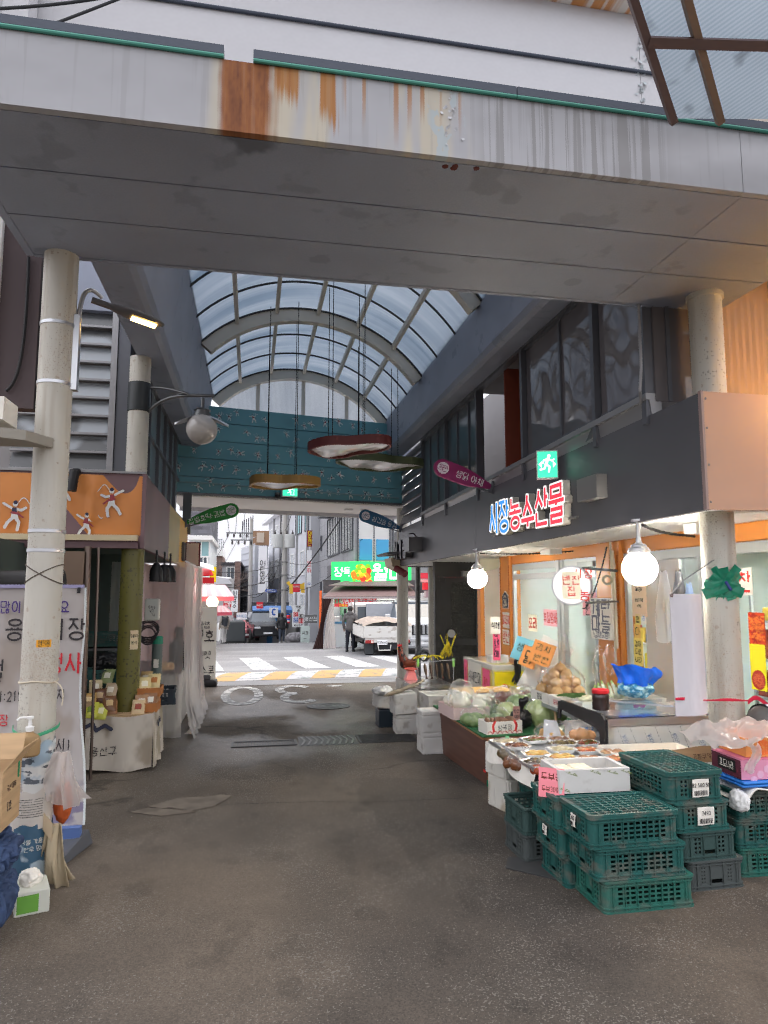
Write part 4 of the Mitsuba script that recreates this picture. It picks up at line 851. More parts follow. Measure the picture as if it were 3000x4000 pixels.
part(shp, 'conduit', tube([(US-.085, 6.99, 2.05), (US-.085, 6.97, 1.9), (US-.085, 6.96, 1.0)], .016, 8), col(S(215, 205, 180), .5)); part(shp, 'conduit', tube([(US-.085, 7.03, 2.15), (US-.085, 7.02, 1.8), (US-.085, 7.0, .85)], .013, 8), col(S(215, 205, 180), .5))
part(shp, 'loose_cable', tube(bez([(US-.08, 7.12, 2.1), (US-.12, 7.18, 1.8), (US-.14, 7.5, 1.35), (US-.3, 7.3, 1.42)], 14), .007, 6), black_m)
part(shp, 'soffit_cable', tube(bez([(3.0, 4.95, 2.13), (3.4, 5.3, 2.08), (3.7, 5.5, 2.11), (3.9, 5.6, 2.1)], 14), .012, 6), black_m)
part(shp, 'soffit_cable', tube(bez([(3.0, 8.9, 2.11), (3.3, 8.4, 2.06), (3.6, 8.1, 2.08), (3.9, 8.0, 2.1)], 14), .009, 6), black_m)
part(shp, 'junction_box', box(3.55, 3.7, 7.9, 8.2, 2.06, 2.12), white_m); part(shp, 'junction_box', box(3.5, 3.68, 5.0, 5.16, 2.08, 2.16), white_m)
# room behind the glass
room = col(S(198, 208, 202), .7)
part(shp, 'interior_wall', box(7.2, 7.25, 3.9, 10.7, -.4, 2.2), room); part(shp, 'interior_wall', box(4.07, 7.2, 10.62, 10.68, -.4, 2.2), room); part(shp, 'interior_wall', box(4.07, 7.2, 3.86, 3.9, -.4, 2.2), room)
part(shp, 'interior_floor', box(4.0, 7.2, 3.9, 10.62, -.42, -.20), col((.2, .19, .17), .5)); part(shp, 'interior_ceiling', box(4.07, 7.2, 3.9, 10.62, 2.17, 2.2), room)
for v in (5.6, 8.6): part(shp, 'ceiling_light', box(5.0, 5.3, v-.6, v+.6, 2.13, 2.165), white_m, emit=emit((.94, 1, .95), 7.5))
part(shp, 'partition', box(4.6, 4.64, 6.9, 7.6, -.2, 2.1), col(S(170, 175, 170), .6))
r2 = np.random.default_rng(21)
for sv in (4.5, 5.7, 8.0, 9.2):
    t = thing('shelf_rack', ['steel shelf rack of packets behind the right window', 'steel shelf rack of boxes behind the hanging aprons', 'shelf rack of bags behind the sliding door handle', 'shelf rack of yellow packets behind the duck sign'][[4.5, 5.7, 8.0, 9.2].index(sv)], 'shelf')
    for z in (.1, .5, .9, 1.3): part(t, 'shelf', box(5.3, 5.7, sv, sv+1.05, z-.02, z), alu_d)
    for a in (sv+.02, sv+1.03): part(t, 'upright', box(5.32, 5.35, a-.015, a+.015, -.2, 1.7), alu_d)
    for z in (.1, .5, .9, 1.3):
        v = sv+.05
        while v < sv+.9:
            w = .09+r2.random()*.14; h = .12+r2.random()*.2
            c = [S(190, 160, 60), S(70, 80, 60), S(150, 60, 50), S(210, 205, 190), S(60, 70, 90), S(110, 90, 70), S(200, 190, 60)][r2.integers(7)]
            g = bevel_box(.2, w, h, .02); part(t, 'packet', mv(g, 5.45, v+w/2, z+.001), col(c, .45)); v += w+.012
# wall and old lattice door past the shop
wl_ = thing('side_wall', 'white plastered wall strip beside the orange column', 'wall')
part(wl_, 'plaster', box(3.62, 3.90, 10.62, 10.8, -.4, 2.13), mat('plaster', lambda p, n, uv: mi.Color3f(.62, .60, .54)*(.85+.25*fbm(p.x*3, p.y*3, p.z*3, 4)), .7))
part(wl_, 'orange_post', box(3.55, 3.62, 10.58, 10.72, -.4, 1.85), orange_p); part(wl_, 'cover_sheet', grid(lambda u, v: np.stack([3.55+.42*u, 10.58-.03*np.sin(PI*u)*v, 2.12-.24*v*(1-.55*u)], -1), 8, 6), col(S(200, 200, 180), .5), True)
bronze = col(S(62, 60, 58), .4, .5, .3)
od = thing('lattice_door', 'old dark bronze door with ribbed glass behind the rope of yellow straps', 'door')
x0, x1, zt, zb0, yd = 3.50, 4.16, 1.86, gz(12.4), 12.4
part(od, 'frame', cat(box(x0, x0+.09, yd-.04, yd+.05, zb0, zt), box(x1-.10, x1, yd-.04, yd+.05, zb0, zt), box(x0+.09, x1-.1, yd-.038, yd+.048, zt-.09, zt), box(x0+.09, x1-.1, yd-.038, yd+.048, .62, .74), box(x0+.09, x1-.1, yd-.038, yd+.048, zb0, zb0+.2)), bronze)
part(od, 'panel', box(x0+.09, x1-.10, yd+.01, yd+.02, zb0, zt), mat('ribbed_glass', lambda p, n, uv: mix(mi.Color3f(.28, .29, .25), mi.Color3f(.50, .50, .40), fbm(p.x*3+2, p.z*2.5, 1.0, 3)), .3))
for i in range(24):
    x = x0+.10+i*(x1-x0-.215)/23; part(od, 'bar', box(x-.005, x+.005, yd-.015, yd+.008, zb0+.2, zt-.09), bronze)
for z in (1.18, 1.24, 1.02, .98, .50, .45): part(od, 'cross_bar', box(x0+.09, x1-.1, yd-.024, yd-.0155, z-.008, z+.008), bronze)
part(od, 'transom', box(3.28, 4.2, yd-.06, yd+.06, zt+.003, 2.15), bronze); part(od, 'side_post', box(3.28, 3.495, yd-.08, yd+.04, zb0, zt), col((.05, .05, .052), .5))
for i in range(5): part(od, 'side_rib', box(3.30+i*.04, 3.315+i*.04, yd-.09, yd-.0801, zb0, zt), bronze)
part(od, 'meter_box', box(3.78, 3.92, yd-.18, yd-.06, 1.87, 1.97), col(S(150, 150, 150), .5))
mr = thing('round_mirror', 'small round mirror hanging on the lattice door', 'mirror')
Mm = frame([3.57, 12.30, .84], [1, 0, 0], [0, 0, 1]); part(mr, 'glass', put(prism(shapely.Point(0, 0).buffer(.075), .01), Mm), steel); part(mr, 'rim', put(prism(shapely.Point(0, 0).buffer(.09).difference(shapely.Point(0, 0).buffer(.074)), .02), Mm), black_m)

# ---------------------------------------------------------------- papers and boards
RW, RU = [0, -1, 0], [0, 0, 1]
def paper(name, label, catg, o, r, u, w, h, m, lines, th=.004, group=None, rnd=0):
    t = thing(name, label, catg, group); M = frame(o, r, u)
    P = sbox(-w/2, -h/2, w/2, h/2)
    if rnd: P = P.buffer(-rnd).buffer(rnd)
    part(t, 'sheet', put(mv(prism(P, th), z=-th), M), m)
    for L in lines:
        tx, sz, dx, dy, mm = L[:5]; xs = L[5] if len(L) > 5 else 1.0; vert = L[6] if len(L) > 6 else False; b = L[7] if len(L) > 7 else .02
        if isinstance(tx, str): g = text_poly(tx, sz, b, xs, vert).simplify(sz*.006)
        else: g = tx
        part(t, 'lettering', put(mv(prism(aff.translate(g, dx, dy), .0012), z=.0002), M), mm)
    return t
ink, ink_r, ink_p = col(S(35, 34, 36), .6), col(S(200, 48, 44), .6), col(S(205, 60, 90), .6)
pap, pap_p, pap_y, pap_o, pap_b, pap_c = col(S(226, 222, 212), .6), col(S(236, 168, 178), .6), col(S(228, 205, 110), .6), col(S(236, 162, 92), .6), col(S(118, 190, 212), .55), col(S(240, 234, 212), .55)
u = US-.066
pl = thing('number_plate', 'dark blue house number plate 26 on the orange column', 'plate'); M = frame([u, 10.36, 1.47], RW, RU)
pp = Polygon([(-.12, -.12), (.12, -.12), (.12, .06), (0, .13), (-.12, .06)])
part(pl, 'rim', put(mv(prism(pp.buffer(.012), .006), z=-.006), M), pap); part(pl, 'plate', put(prism(pp, .002), M), col(S(40, 44, 70), .45)); part(pl, 'lettering', put(mv(prism(unary_union([aff.translate(text_poly('26', .12, .02), 0, -.04), aff.translate(text_poly('용문로', .04, .01), 0, .05)]), .002), z=.002), M), pap)
paper('paper_sign', 'white paper sign reading loach in red on the orange column', 'sign', [u, 10.34, 1.16], RW, RU, .28, .24, pap, [('미꾸라지', .15, 0, 0, ink_r, .50)])
paper('paper_sign', 'white paper sign reading fish in red, lower on the orange column', 'sign', [u, 10.36, .90], RW, RU, .28, .23, pap, [('생선', .17, 0, 0, ink_r, .8)])
paper('paper_sign', 'cream paper sign reading duck in red on the shop glass', 'sign', [US-.035, 9.37, 1.16], RW, RU, .31, .235, pap_c, [('오리', .15, 0, 0, ink_r)])
paper('paper_sign', 'pink banner with red letters seen behind the shop glass', 'sign', [US+.02, 8.83, 1.25], RW, RU, .55, .22, pap_p, [('추절임배추', .14, 0, 0, ink_r, .8)])
paper('paper_sign', 'pink paper sign with black brush letters by the round sign', 'sign', [US-.065, 7.60, 1.46], RW, RU, .34, .27, pap_p, [('여주', .12, 0, .06, ink), ('판매', .12, .02, -.07, ink)])
paper('paper_sign', 'white acrylic sign reading eggs and garlic hung before the orange column', 'sign', [3.78, 7.14, 1.31], [.12, -1, 0], RU, .38, .45, pap, [('계란', .19, 0, .115, col(S(110, 112, 128), .5)), ('마늘', .18, 0, -.06, col(S(110, 112, 128), .5)), ('(갈아드림)', .075, 0, -.175, col(S(110, 112, 128), .5), .8)], th=.03, rnd=.02)
paper('menu_strip', 'pale peach strip of small notices inside the right window', 'notice', [US-.022, 6.60, 1.52], RW, RU, .27, .34, col(S(228, 200, 168), .6), [('배추김치', .04, 0, .11, ink, .8), ('음식물 가격표', .035, 0, .0, ink, .7), ('품목별', .03, 0, -.06, ink, .8)])
paper('sticker', 'small yellow sticker with a blue corner under the peach notices', 'sticker', [US-.022, 6.64, 1.32], RW, RU, .10, .11, pap_y, [('팝', .07, 0, 0, ink)]); paper('sticker', 'small white and blue sticker beside the yellow one', 'sticker', [US-.022, 6.53, 1.325], RW, RU, .08, .10, pap, [('콩', .05, 0, .01, blue_m)])
paper('sticker', 'amber sticker with a drawn circle above the yellow strip', 'sticker', [US-.022, 6.66, 1.2], RW, RU, .11, .14, col(S(222, 176, 90), .6), [(shapely.Point(0, 0).buffer(.04).difference(shapely.Point(0, 0).buffer(.034)), 0, 0, 0, ink)])
paper('paper_sign', 'narrow yellow paper strip with black letters on the right window', 'sign', [US-.022, 6.655, .99], RW, RU, .17, .28, pap_y, [('갈아', .06, 0, .08, ink), ('드립', .06, 0, .0, ink), ('니다', .06, 0, -.08, ink)])
paper('paper_sign', 'white paper with red letters right of the rusty pillar', 'sign', [US-.022, 5.02, 1.69], RW, RU, .18, .22, pap, [('찬', .17, 0, 0, ink_r)])
def noodles(w, h, seed):
    r = np.random.default_rng(seed); return unary_union([LineString(np.c_[np.linspace(-.5, .5, 8)*w*r.uniform(.3, .7)+r.uniform(-.3, .3)*w, r.uniform(-.45, .45)*h+.06*h*np.sin(np.linspace(0, 6, 8)+r.random()*6)]).buffer(.006) for _ in range(26)]).intersection(sbox(-w/2, -h/2, w/2, h/2))
paper('food_poster', 'poster of red shredded vegetables on the window right of the pillar', 'poster', [US-.022, 4.91, 1.32], RW, RU, .18, .25, col(S(190, 60, 30), .5), [(noodles(.17, .24, 1), 0, 0, 0, col(S(225, 120, 50), .5)), (noodles(.17, .24, 2), 0, 0, 0, col(S(150, 30, 20), .5))])
paper('food_poster', 'bright yellow poster with a dish of kimchi below the red one', 'poster', [US-.022, 4.92, 1.02], RW, RU, .17, .36, col(S(240, 225, 40), .5), [(shapely.Point(0, -.1).buffer(.075), 0, 0, 0, col(S(180, 50, 40), .5)), (noodles(.12, .12, 3), 0, 0, -.1, col(S(225, 110, 70), .5))])
# round side-dish sign on a bracket
dsg = thing('round_sign', 'round white lightbox with a taped paper reading side dish shop', 'sign')
Md = frame([3.0, 6.2, 1.665], [.82, -.57, 0], RU); C_ = shapely.Point(0, 0)
part(dsg, 'drum', put(mv(prism(C_.buffer(.185), .10), z=-.05), Md), steel, 40); part(dsg, 'face', put(mv(prism(C_.buffer(.172), .002), z=.051), Md), col((.74, .74, .72), .35), emit=emit((1, .97, .92), .06))
part(dsg, 'printed_letters', put(mv(prism(unary_union([aff.translate(text_poly('시장', .09, .02), .11, .11), aff.translate(text_poly('농', .11, .02), .12, -.09)]), .001), z=.0535), Md), ink_r)
k = part(dsg, 'paper', put(mv(prism(sbox(-.085, -.128, .085, .128), .002), z=.055), Md), pap_c)
part(k, 'lettering', put(mv(prism(unary_union([aff.translate(text_poly('반찬', .085, .025), 0, .05), aff.translate(text_poly('집', .085, .025), 0, -.055)]), .001), z=.0575), Md), col(S(214, 92, 86), .6))
part(dsg, 'bracket', cat(bar((3.12, 6.2, 1.83), (US-.06, 6.95, 1.83), .025, .025), bar((3.15, 6.2, 1.50), (US-.06, 6.95, 1.50), .02, .02)), steel_d)
tr = thing('tape_roll', 'roll of brown tape hanging on the round sign bracket', 'tape'); part(tr, 'roll', put(prism(C_.buffer(.05).difference(C_.buffer(.03)), .04), frame([3.45, 6.35, 1.72], [.8, -.6, 0], RU)), col(S(140, 125, 95), .4))
# leaning boards
def lean(label, o, w, h, m, txt, yaw, tilt=.28, rolls=0, group=None):
    r = [math.cos(yaw), -math.sin(yaw), 0]; nrm = np.array([-math.sin(yaw), -math.cos(yaw), 0]); up = np.array([0, 0, 1])-nrm*tilt
    if rolls: r = np.array(r)*math.cos(rolls)+up/np.linalg.norm(up)*math.sin(rolls); up = up-np.array(r)*(up@r)
    return paper('leaning_board', label, 'sign board', o, r, up, w, h, m, txt, th=.03)
lean('sky blue board reading fish in black brush letters leaning on the window', [3.60, 8.97, .83], .28, .31, pap_b, [('생선', .115, .01, .02, ink, .9, False, .02)], .75, .3, -.28)
lean('large white foam panel leaning on the sliding door', [3.84, 8.82, .60], .46, .78, white_m, [], .75, .35, -.42)
lean('orange board reading chicken in large black letters', [3.62, 8.82, .745], .22, .27, pap_o, [('닭', .17, 0, -.01, ink, .8, False, .02)], .75, .3, -.3)
lean('orange board reading kimchi and side dishes in black letters', [3.74, 8.68, .80], .30, .30, pap_o, [('김치', .085, 0, .07, ink, 1.3, False, .01), ('반찬', .09, .02, -.07, ink, 1.2, False, .01)], .75, .3, -.3)
# aprons and gloves hanging inside the window
r2 = np.random.default_rng(5)
for lab, v, z, w, h, c in (('white apron hanging in clear plastic behind the right window', 6.62, 1.45, .26, .72, S(225, 225, 225)), ('black rubber apron hanging behind the right window', 6.36, 1.45, .20, .55, S(38, 40, 44)), ('light blue apron hanging behind the board on the pillar', 6.2, 1.32, .18, .62, S(150, 185, 235))):
    one('apron', lab, 'apron', thick(grid(lambda a, b: np.stack([US+.28+.03*np.sin(9*a+3*b)*(.3+b), v+w*(a-.5)*(.45+.55*np.minimum(b*2, 1)), z+.36-h*b+.02*np.sin(7*a)], -1), 14, 14), .006), col(c, .4), True)
one('plastic_sheet', 'clear plastic sheet hung with clips along the right window', 'plastic sheet', grid(lambda a, b: np.stack([US+.20+.035*np.sin(23*a+2*b), 5.6+1.2*a, 1.92-.55*b-.1*np.sin(4*a)*b], -1), 40, 8), 'clear_plastic', True)
for k, (lab, v, z, h) in enumerate((('clear plastic bags hung on the orange column under the egg sign', 7.25, .75, .52), ('clear plastic bag roll beside the egg sign', 7.0, .88, .34))):
    one('plastic_bag', lab, 'plastic bag', crumple((3.80, v, z), (.05, .13, h/2), .4, 3, k, 2.5), 'clear_plastic', True)
# ================================================================ CRATES
def window_face(w, h, cols, rows, solid=None, slot=None, m=(.045, .028), bar_=.011):
    """A lattice wall: polygon w x h with a grid of openings; solid = (x0, x1) stays closed."""
    P = sbox(-w/2, 0, w/2, h); holes = []
    cw, ch = (w-2*m[0])/cols, (h-2*m[1])/rows
    for i in range(cols):
        for j in range(rows):
            x, y = -w/2+m[0]+(i+.5)*cw, m[1]+(j+.5)*ch
            if solid and solid[0] < x < solid[1]: continue
            holes.append(sbox(x-cw/2+bar_/2, y-ch/2+bar_/2*.9, x+cw/2-bar_/2, y+ch/2-bar_/2*.9))
    if slot: holes.append(sbox(-slot[0]/2, slot[1], slot[0]/2, slot[1]+slot[2]))
    return P.difference(unary_union(holes))
CL, CW_, CH = .53, .36, .165
def crate_body(fine=False):
    ms = []
    long_ = window_face(CL-.06, CH-.012, 10 if not fine else 15, 4 if not fine else 5); short = window_face(CW_-.06, CH-.012, 8 if not fine else 12, 4 if not fine else 5, (-.062, .062), (.075, .028, .022))
    def wall(P, o, r): ms.append(put(mv(prism(P, .004), z=-.004), frame(o, r, [0, 0, 1])))
    wall(long_, [0, -CW_/2+.004, .006], [1, 0, 0]); wall(long_, [0, CW_/2-.004, .006], [-1, 0, 0]); wall(short, [-CL/2+.004, 0, .006], [0, -1, 0]); wall(short, [CL/2-.004, 0, .006], [0, 1, 0])
    R_ = .03
    for sx in (-1, 1):
        for sy in (-1, 1):
            a0 = {(1, 1): 0, (-1, 1): 90, (-1, -1): 180, (1, -1): 270}[sx, sy]
            pts = [(sx*(CL/2-.004-R_)+R_*math.cos(math.radians(a0+90*k/6)), sy*(CW_/2-.004-R_)+R_*math.sin(math.radians(a0+90*k/6))) for k in range(7)]
            ms.append(mv(prism(LineString(pts).buffer(.0025, cap_style=2), CH-.012), z=.006))
    def ring(o, i, z0, z1):
        a = sbox(-CL/2-o+.03, -CW_/2-o+.03, CL/2+o-.03, CW_/2+o-.03).buffer(.03, 6); b = sbox(-CL/2+i+.03, -CW_/2+i+.03, CL/2-i-.03, CW_/2-i-.03).buffer(.03-.004 if i else .03, 6)
        ms.append(mv(prism(a.difference(b), z1-z0), z=z0))
    ring(.008, .012, CH-.012, CH-.001); ring(.004, .012, CH-.030, CH-.024); ring(.006, .010, .0, .008); ring(.004, .010, .020, .026)
    for x in np.linspace(-CL/2+.05, CL/2-.05, 7): ms.append(box(x-.002, x+.002, -CW_/2-.004, -CW_/2+.0005, .01, CH-.014))
    for y in np.linspace(-CW_/2+.05, CW_/2-.05, 4): ms.append(box(-CL/2-.004, -CL/2+.0005, y-.002, y+.002, .01, CH-.014))
    ms.append(box(-CL/2+.01, CL/2-.01, -CW_/2+.01, CW_/2-.01, .006, .012))
    return cat(ms)
def crate_lid():
    P = sbox(-CL/2+.02, -CW_/2+.02, CL/2-.02, CW_/2-.02).buffer(.028, 6)
    hs = [sbox(x-.021, y-.016, x+.021, y+.016) for x in np.linspace(-CL/2+.045, CL/2-.045, 10) for y in np.linspace(-CW_/2+.04, CW_/2-.04, 8)]
    m = mv(prism(P.difference(unary_union(hs)), .008), z=CH)
    under = mv(prism(P.buffer(-.01), .002), z=CH-.006)
    return cat(m, under, mv(prism(P.difference(P.buffer(-.008)), .006), z=CH+.006))
c_green = mat('crate_green', lambda p, n, uv: mix(mi.Color3f(.015, .088, .078), mi.Color3f(.12, .115, .095), .7*smoothstep(.47, .70, fbm(p.x*11, p.y*9, p.z*14, 4)))*(.85+.3*fbm(p.x*4, p.y*4, p.z*4, 2)), .38)
c_grey = col(S(72, 78, 77), .45); c_navy = col(S(30, 42, 52), .4); c_green2 = mat('crate_light_green', lambda p, n, uv: mix(mi.Color3f(.020, .115, .088), mi.Color3f(.12, .115, .095), .5*smoothstep(.45, .75, fbm(p.x*9+4, p.y*9, p.z*14, 4))), .38); c_gg = col(S(54, 76, 73), .42)
_body = [crate_body(), crate_body(True), crate_lid()]
_cs = {}
def crate(label, x, y, z, rz, m, lid=False, fine=False, tag=None, group='stacked plastic crates in front of the right stalls'):
    t = thing('plastic_crate', label, 'crate', group)
    W = T4().translate([x, y, z]).rotate([0, 0, 1], math.degrees(rz))
    def add(nm, i):
        k = (i, m)
        if k not in _cs: _cs[k] = mikit.ply(_body[i], m)
        key = numbered(t+'__'+nm); scene[key] = {**_cs[k], 'to_world': W}
    add('body', 1 if fine else 0)
    if lid: add('lid', 2)
    if tag:
        side, dx, dz, w, h, txt = tag; c, s = math.cos(rz), math.sin(rz)
        lo = {'front': ([dx, -CW_/2-.007, dz], [1, 0, 0]), 'left': ([-CL/2-.007, dx, dz], [0, -1, 0])}[side]
        Rm = np.array([[c, -s, 0], [s, c, 0], [0, 0, 1]]); M = frame(Rm@np.array(lo[0])+[x, y, z], Rm@np.array(lo[1]), [0, 0, 1])
        k = part(t, 'paper_label', put(mv(grid(lambda u, v: np.stack([w*(u-.5), h*(v-.5), .003*np.sin(7*u+3*v)], -1), 6, 4), z=.002), M), pap)
        bars = unary_union([sbox(-w*.42+i*w*.045, -h*.42, -w*.42+i*w*.045+w*(.012 if i % 3 else .026), -h*.1) for i in range(11)])
        part(k, 'print', put(mv(prism(unary_union([aff.translate(text_poly(txt, h*.36, .02), 0, h*.2), bars]), .0008), z=.0068), M), ink)
    return t
def stack(x, y, n, rz, mats, who, lid=True, dxs=None, tags={}, fines=(), step=.1665, swap=False):
    nm = {1: ['only crate'], 2: ['lower crate', 'upper crate'], 3: ['bottom crate', 'middle crate', 'top crate'], 4: ['bottom crate', 'second crate from the ground', 'third crate from the ground', 'top crate']}[n]
    for k in range(n):
        dx = (dxs or [0]*n)[k]
        colr = {c_green: 'dark green', c_grey: 'grey', c_navy: 'dark navy', c_green2: 'green', c_gg: 'grey green'}[mats[k]]
        crate('%s %s of %s%s' % (colr, nm[k], who, ' with a lid' if lid and k == n-1 else ''), x+dx, y+.004*(k % 2), gz(y-.15)+k*step+.001, rz+.008*((k*7) % 3-1), mats[k], lid and k == n-1, k in fines, tags.get(k))
stack(2.148, 3.80, 3, .01, [c_green2, c_green, c_green], 'the front stack nearest the camera', dxs=[0, -.035, -.075], tags={2: ('left', .0, .10, .055, .07, '382')})
stack(2.10, 4.165, 3, .02, [c_green, c_green, c_green], 'the stack carrying the white foam box', dxs=[0, -.03, -.055], tags={1: ('left', .02, .1, .06, .06, '52')})
H_ = PI/2
stack(2.68, 4.07, 4, H_+.04, [c_grey, c_gg, c_green, c_green], 'the tall stack left of the rusty pillar', dxs=[.0, -.035, -.075, -.105], tags={}, fines=(0,), step=.163)
for k, (z, x, tx) in enumerate(((gz(3.9)+3*.163+.085, 2.60, '582 580 580'), (gz(3.9)+2*.163+.09, 2.625, '7493'))):   # labels on the short faces
    t = one('price_label', ['white label with printed codes on the top crate of the tall stack', 'white barcode label on the second highest crate of the tall stack'][k], 'label', put(grid(lambda u, v: np.stack([.11*(u-.5), .10*(v-.5), .004*np.sin(6*u+2*v)], -1), 6, 5), frame([x, 3.792, z], [1, .03, 0], [.05, 0, 1])), pap)
    part(t, 'print', put(mv(prism(unary_union([aff.translate(text_poly(tx, .024, .02), 0, .018)]+[sbox(-.045+i*.008, -.04, -.045+i*.008+.003+.002*(i % 2), -.012) for i in range(11)]), .0008), z=.0045), frame([x, 3.789, z], [1, .03, 0], [.05, 0, 1])), ink)
stack(3.21, 4.10, 3, -.03, [c_green2, c_green, c_green], 'the stack at the right edge under the fruit boxes', lid=False, dxs=[0, -.01, 0])
stack(2.30, 5.02, 3, .04, [c_green2, c_green, c_navy], 'the stack under the side dish trays', lid=False, dxs=[0, -.01, -.02], step=.165)
stack(2.02, 4.60, 2, .02, [c_grey, c_gg], 'the stack tucked behind the second green stack', lid=False)

# ---------------------------------------------------------------- foam boxes
foam_m = mat('white_foam', lambda p, n, uv: mix(mi.Color3f(.56, .55, .525), mi.Color3f(.34, .31, .27), smoothstep(.56, .76, fbm(p.x*10, p.y*10, p.z*9, 4))*.7)*(.90+.12*fbm(p.x*5, p.y*5, p.z*5, 3)+.03*noise(p.x*220, p.y*220, p.z*220)), .75)
foam_d = mat('grimy_foam', lambda p, n, uv: mix(mi.Color3f(.64, .62, .56), mi.Color3f(.40, .34, .24), smoothstep(.5, .72, fbm(p.x*8, p.y*8, p.z*6, 4))*.8), .8)
def foam(label, x, y, z, w, d, h, rz=0, lid=True, m='white_foam', open_=False, rx=0, ry=0, group='white foam boxes by the stalls'):
    t = thing('foam_box', label, 'foam box', group); lh = .05 if lid else 0
    def P(mm): return mv(mm, x, y, z, rz, rx, ry)
    o = bevel_box(w, d, h-lh, .012)
    if open_:
        b = sbox(-w/2+.01, -d/2+.01, w/2-.01, d/2-.01).buffer(.01, 4); i = b.buffer(-.03)
        o = cat(mv(prism(b, .03)), mv(prism(b.difference(i), h-.03), z=.0295))
    part(t, 'box', P(o), m)
    # raised outer face with a recessed hand hold
    hw = w*.16
    if not open_:
        for s, r in ((-1, 0),):
            fp_ = sbox(-w/2+.02, .015, w/2-.02, h-lh-.012).difference(unary_union([sbox(-hw, .015, hw, (h-lh)*.55), aff.scale(shapely.Point(0, (h-lh)*.55).buffer(hw), 1, .35)]))
            part(t, 'face_panel', P(put(prism(fp_, .006), frame([0, -d/2, 0], [1, 0, 0], [0, 0, 1]))), m)
        fp2 = sbox(-d/2+.02, .015, d/2-.02, h-lh-.012).difference(sbox(-d*.14, .015, d*.14, (h-lh)*.6))
        part(t, 'face_panel', P(put(prism(fp2, .006), frame([-w/2, 0, 0], [0, -1, 0], [0, 0, 1]))), m)
    if lid: part(t, 'lid', P(mv(bevel_box(w+.006, d+.006, lh, .012), z=h-lh+.001)), m)
    return t
foam('white foam box at the bottom of the pair standing before the brown table', 2.065, 7.90, gz(7.8), .31, .26, .235)
foam('white foam box on top of the pair standing before the brown table', 2.055, 7.90, gz(7.8)+.236, .31, .26, .235, .02)
foam('white foam box at the bottom of the leaning pair by the manhole', 2.02, 9.16, gz(9.1), .28, .26, .25, -.03)
foam('tilted white foam box with dried fish on it, on the leaning pair', 2.0, 9.14, gz(9.1)+.262, .31, .28, .26, .04, lid=False, ry=-.06)
foam('white foam box with a crumpled bag at the far side of the leaning pair', 1.86, 9.75, gz(9.7)+.25, .30, .28, .22, .1, ry=.1)
one('black_case', 'black crate under the far white foam box', 'crate', bevel_box(.3, .3, .24, .015).apply_translation([1.9, 9.75, gz(9.7)]), c_navy)
# big open white foam box on the crates
FX, FY, FZ = 2.07, 4.19, gz(4.0)+3*.1665+.012
t = foam('large open white foam box printed with small leaves holding tofu trays', FX, FY, FZ, .46, .30, .135, -.03, lid=False, open_=True)
def twig(): return unary_union([LineString([(-.035, .012), (0, 0), (.03, -.012)]).buffer(.0012)]+[aff.rotate(aff.scale(shapely.Point(x, y).buffer(.008), 1, .35), a) for x, y, a in ((.012, .004, 20), (.025, -.004, -20), (-.02, .012, 30))])
part(t, 'printed_leaf', put(cat([mv(prism(twig(), .0008), x, y, 0) for x, y in ((-.15, .11), (.0, .115), (.11, .11), (.2, .11), (-.2, .02))]), frame([FX, FY-.15-.0012, FZ], [1, -.03, 0], [0, 0, 1])), col(S(120, 130, 80), .7), kind='stuff')
for i in range(4): one('tofu_pack', ['white tofu pack at the back left of the foam box', 'white tofu pack at the front left of the foam box', 'white tofu pack in the middle back of the foam box', 'white tofu pack in the middle front of the foam box'][i], 'tofu pack', bevel_box(.12, .10, .05, .01).apply_translation([FX-.14+.13*(i//2), FY-.055+.11*(i % 2), FZ+.062]), col(S(232, 222, 196), .4), group='tofu packs in the foam box')
paper('price_card', 'pink price card hanging from the white foam box corner', 'price card', [FX-.265, FY-.10, FZ+.055], [.80, -.60, 0], [.25, 0, 1], .155, .17, col(S(238, 140, 150), .6), [('두부콩', .042, 0, .035, col(S(120, 50, 40), .6), 1, False, .02), ('두부3000', .032, 0, -.035, col(S(120, 50, 40), .6), .8, False, .02)], th=.003)
foam('grimy foam box standing on end at the bottom beside the side dish crates', 2.05, 5.60, gz(5.6), .10, .30, .26, .25, lid=False, m='grimy_foam')
foam('grimy foam box standing on end at the top beside the side dish crates', 2.03, 5.60, gz(5.6)+.261, .10, .30, .25, .25, lid=False, m='grimy_foam')

# ---------------------------------------------------------------- fish table of foam boxes
ft = thing('fish_bench', 'low bench with a grey cloth under the row of fish boxes', 'bench')
part(ft, 'top', box(2.18, 3.0, 8.15, 10.75, .06, .09), col(S(150, 140, 125), .7)); part(ft, 'side_cloth', grid(lambda u, v: np.stack([2.17+.012*np.sin(17*u)-.01*v, 8.15+2.6*u, .09-.30*v], -1), 30, 6), col(S(165, 155, 148), .7), True)
for i, (y, lab) in enumerate(((10.45, 'white fish box at the far end of the bench, under the pink scale'), (9.95, 'white fish box second from the far end under a glass sheet'), (9.45, 'white fish box in the middle of the bench under a glass sheet'), (8.93, 'white fish box on the bench beside the paper stack'))):
    foam(lab, 2.52, y, .092, .62, .44, .20, .04, lid=False, open_=True, m='white_foam' if i % 2 else 'grimy_foam')
    one('ice_bed', 'bed of ice and pale fish in the %s fish box from the far end' % ORD[i], 'ice', grid(lambda u, v: np.stack([2.25+.54*u, y-.18+.36*v, .235+.03*meshkit.fbm(np.stack([u*9, v*9, u*0+i], -1), 3, i)], -1), 14, 10), col(S(196, 200, 190), .3), True, group='ice beds in the fish boxes')
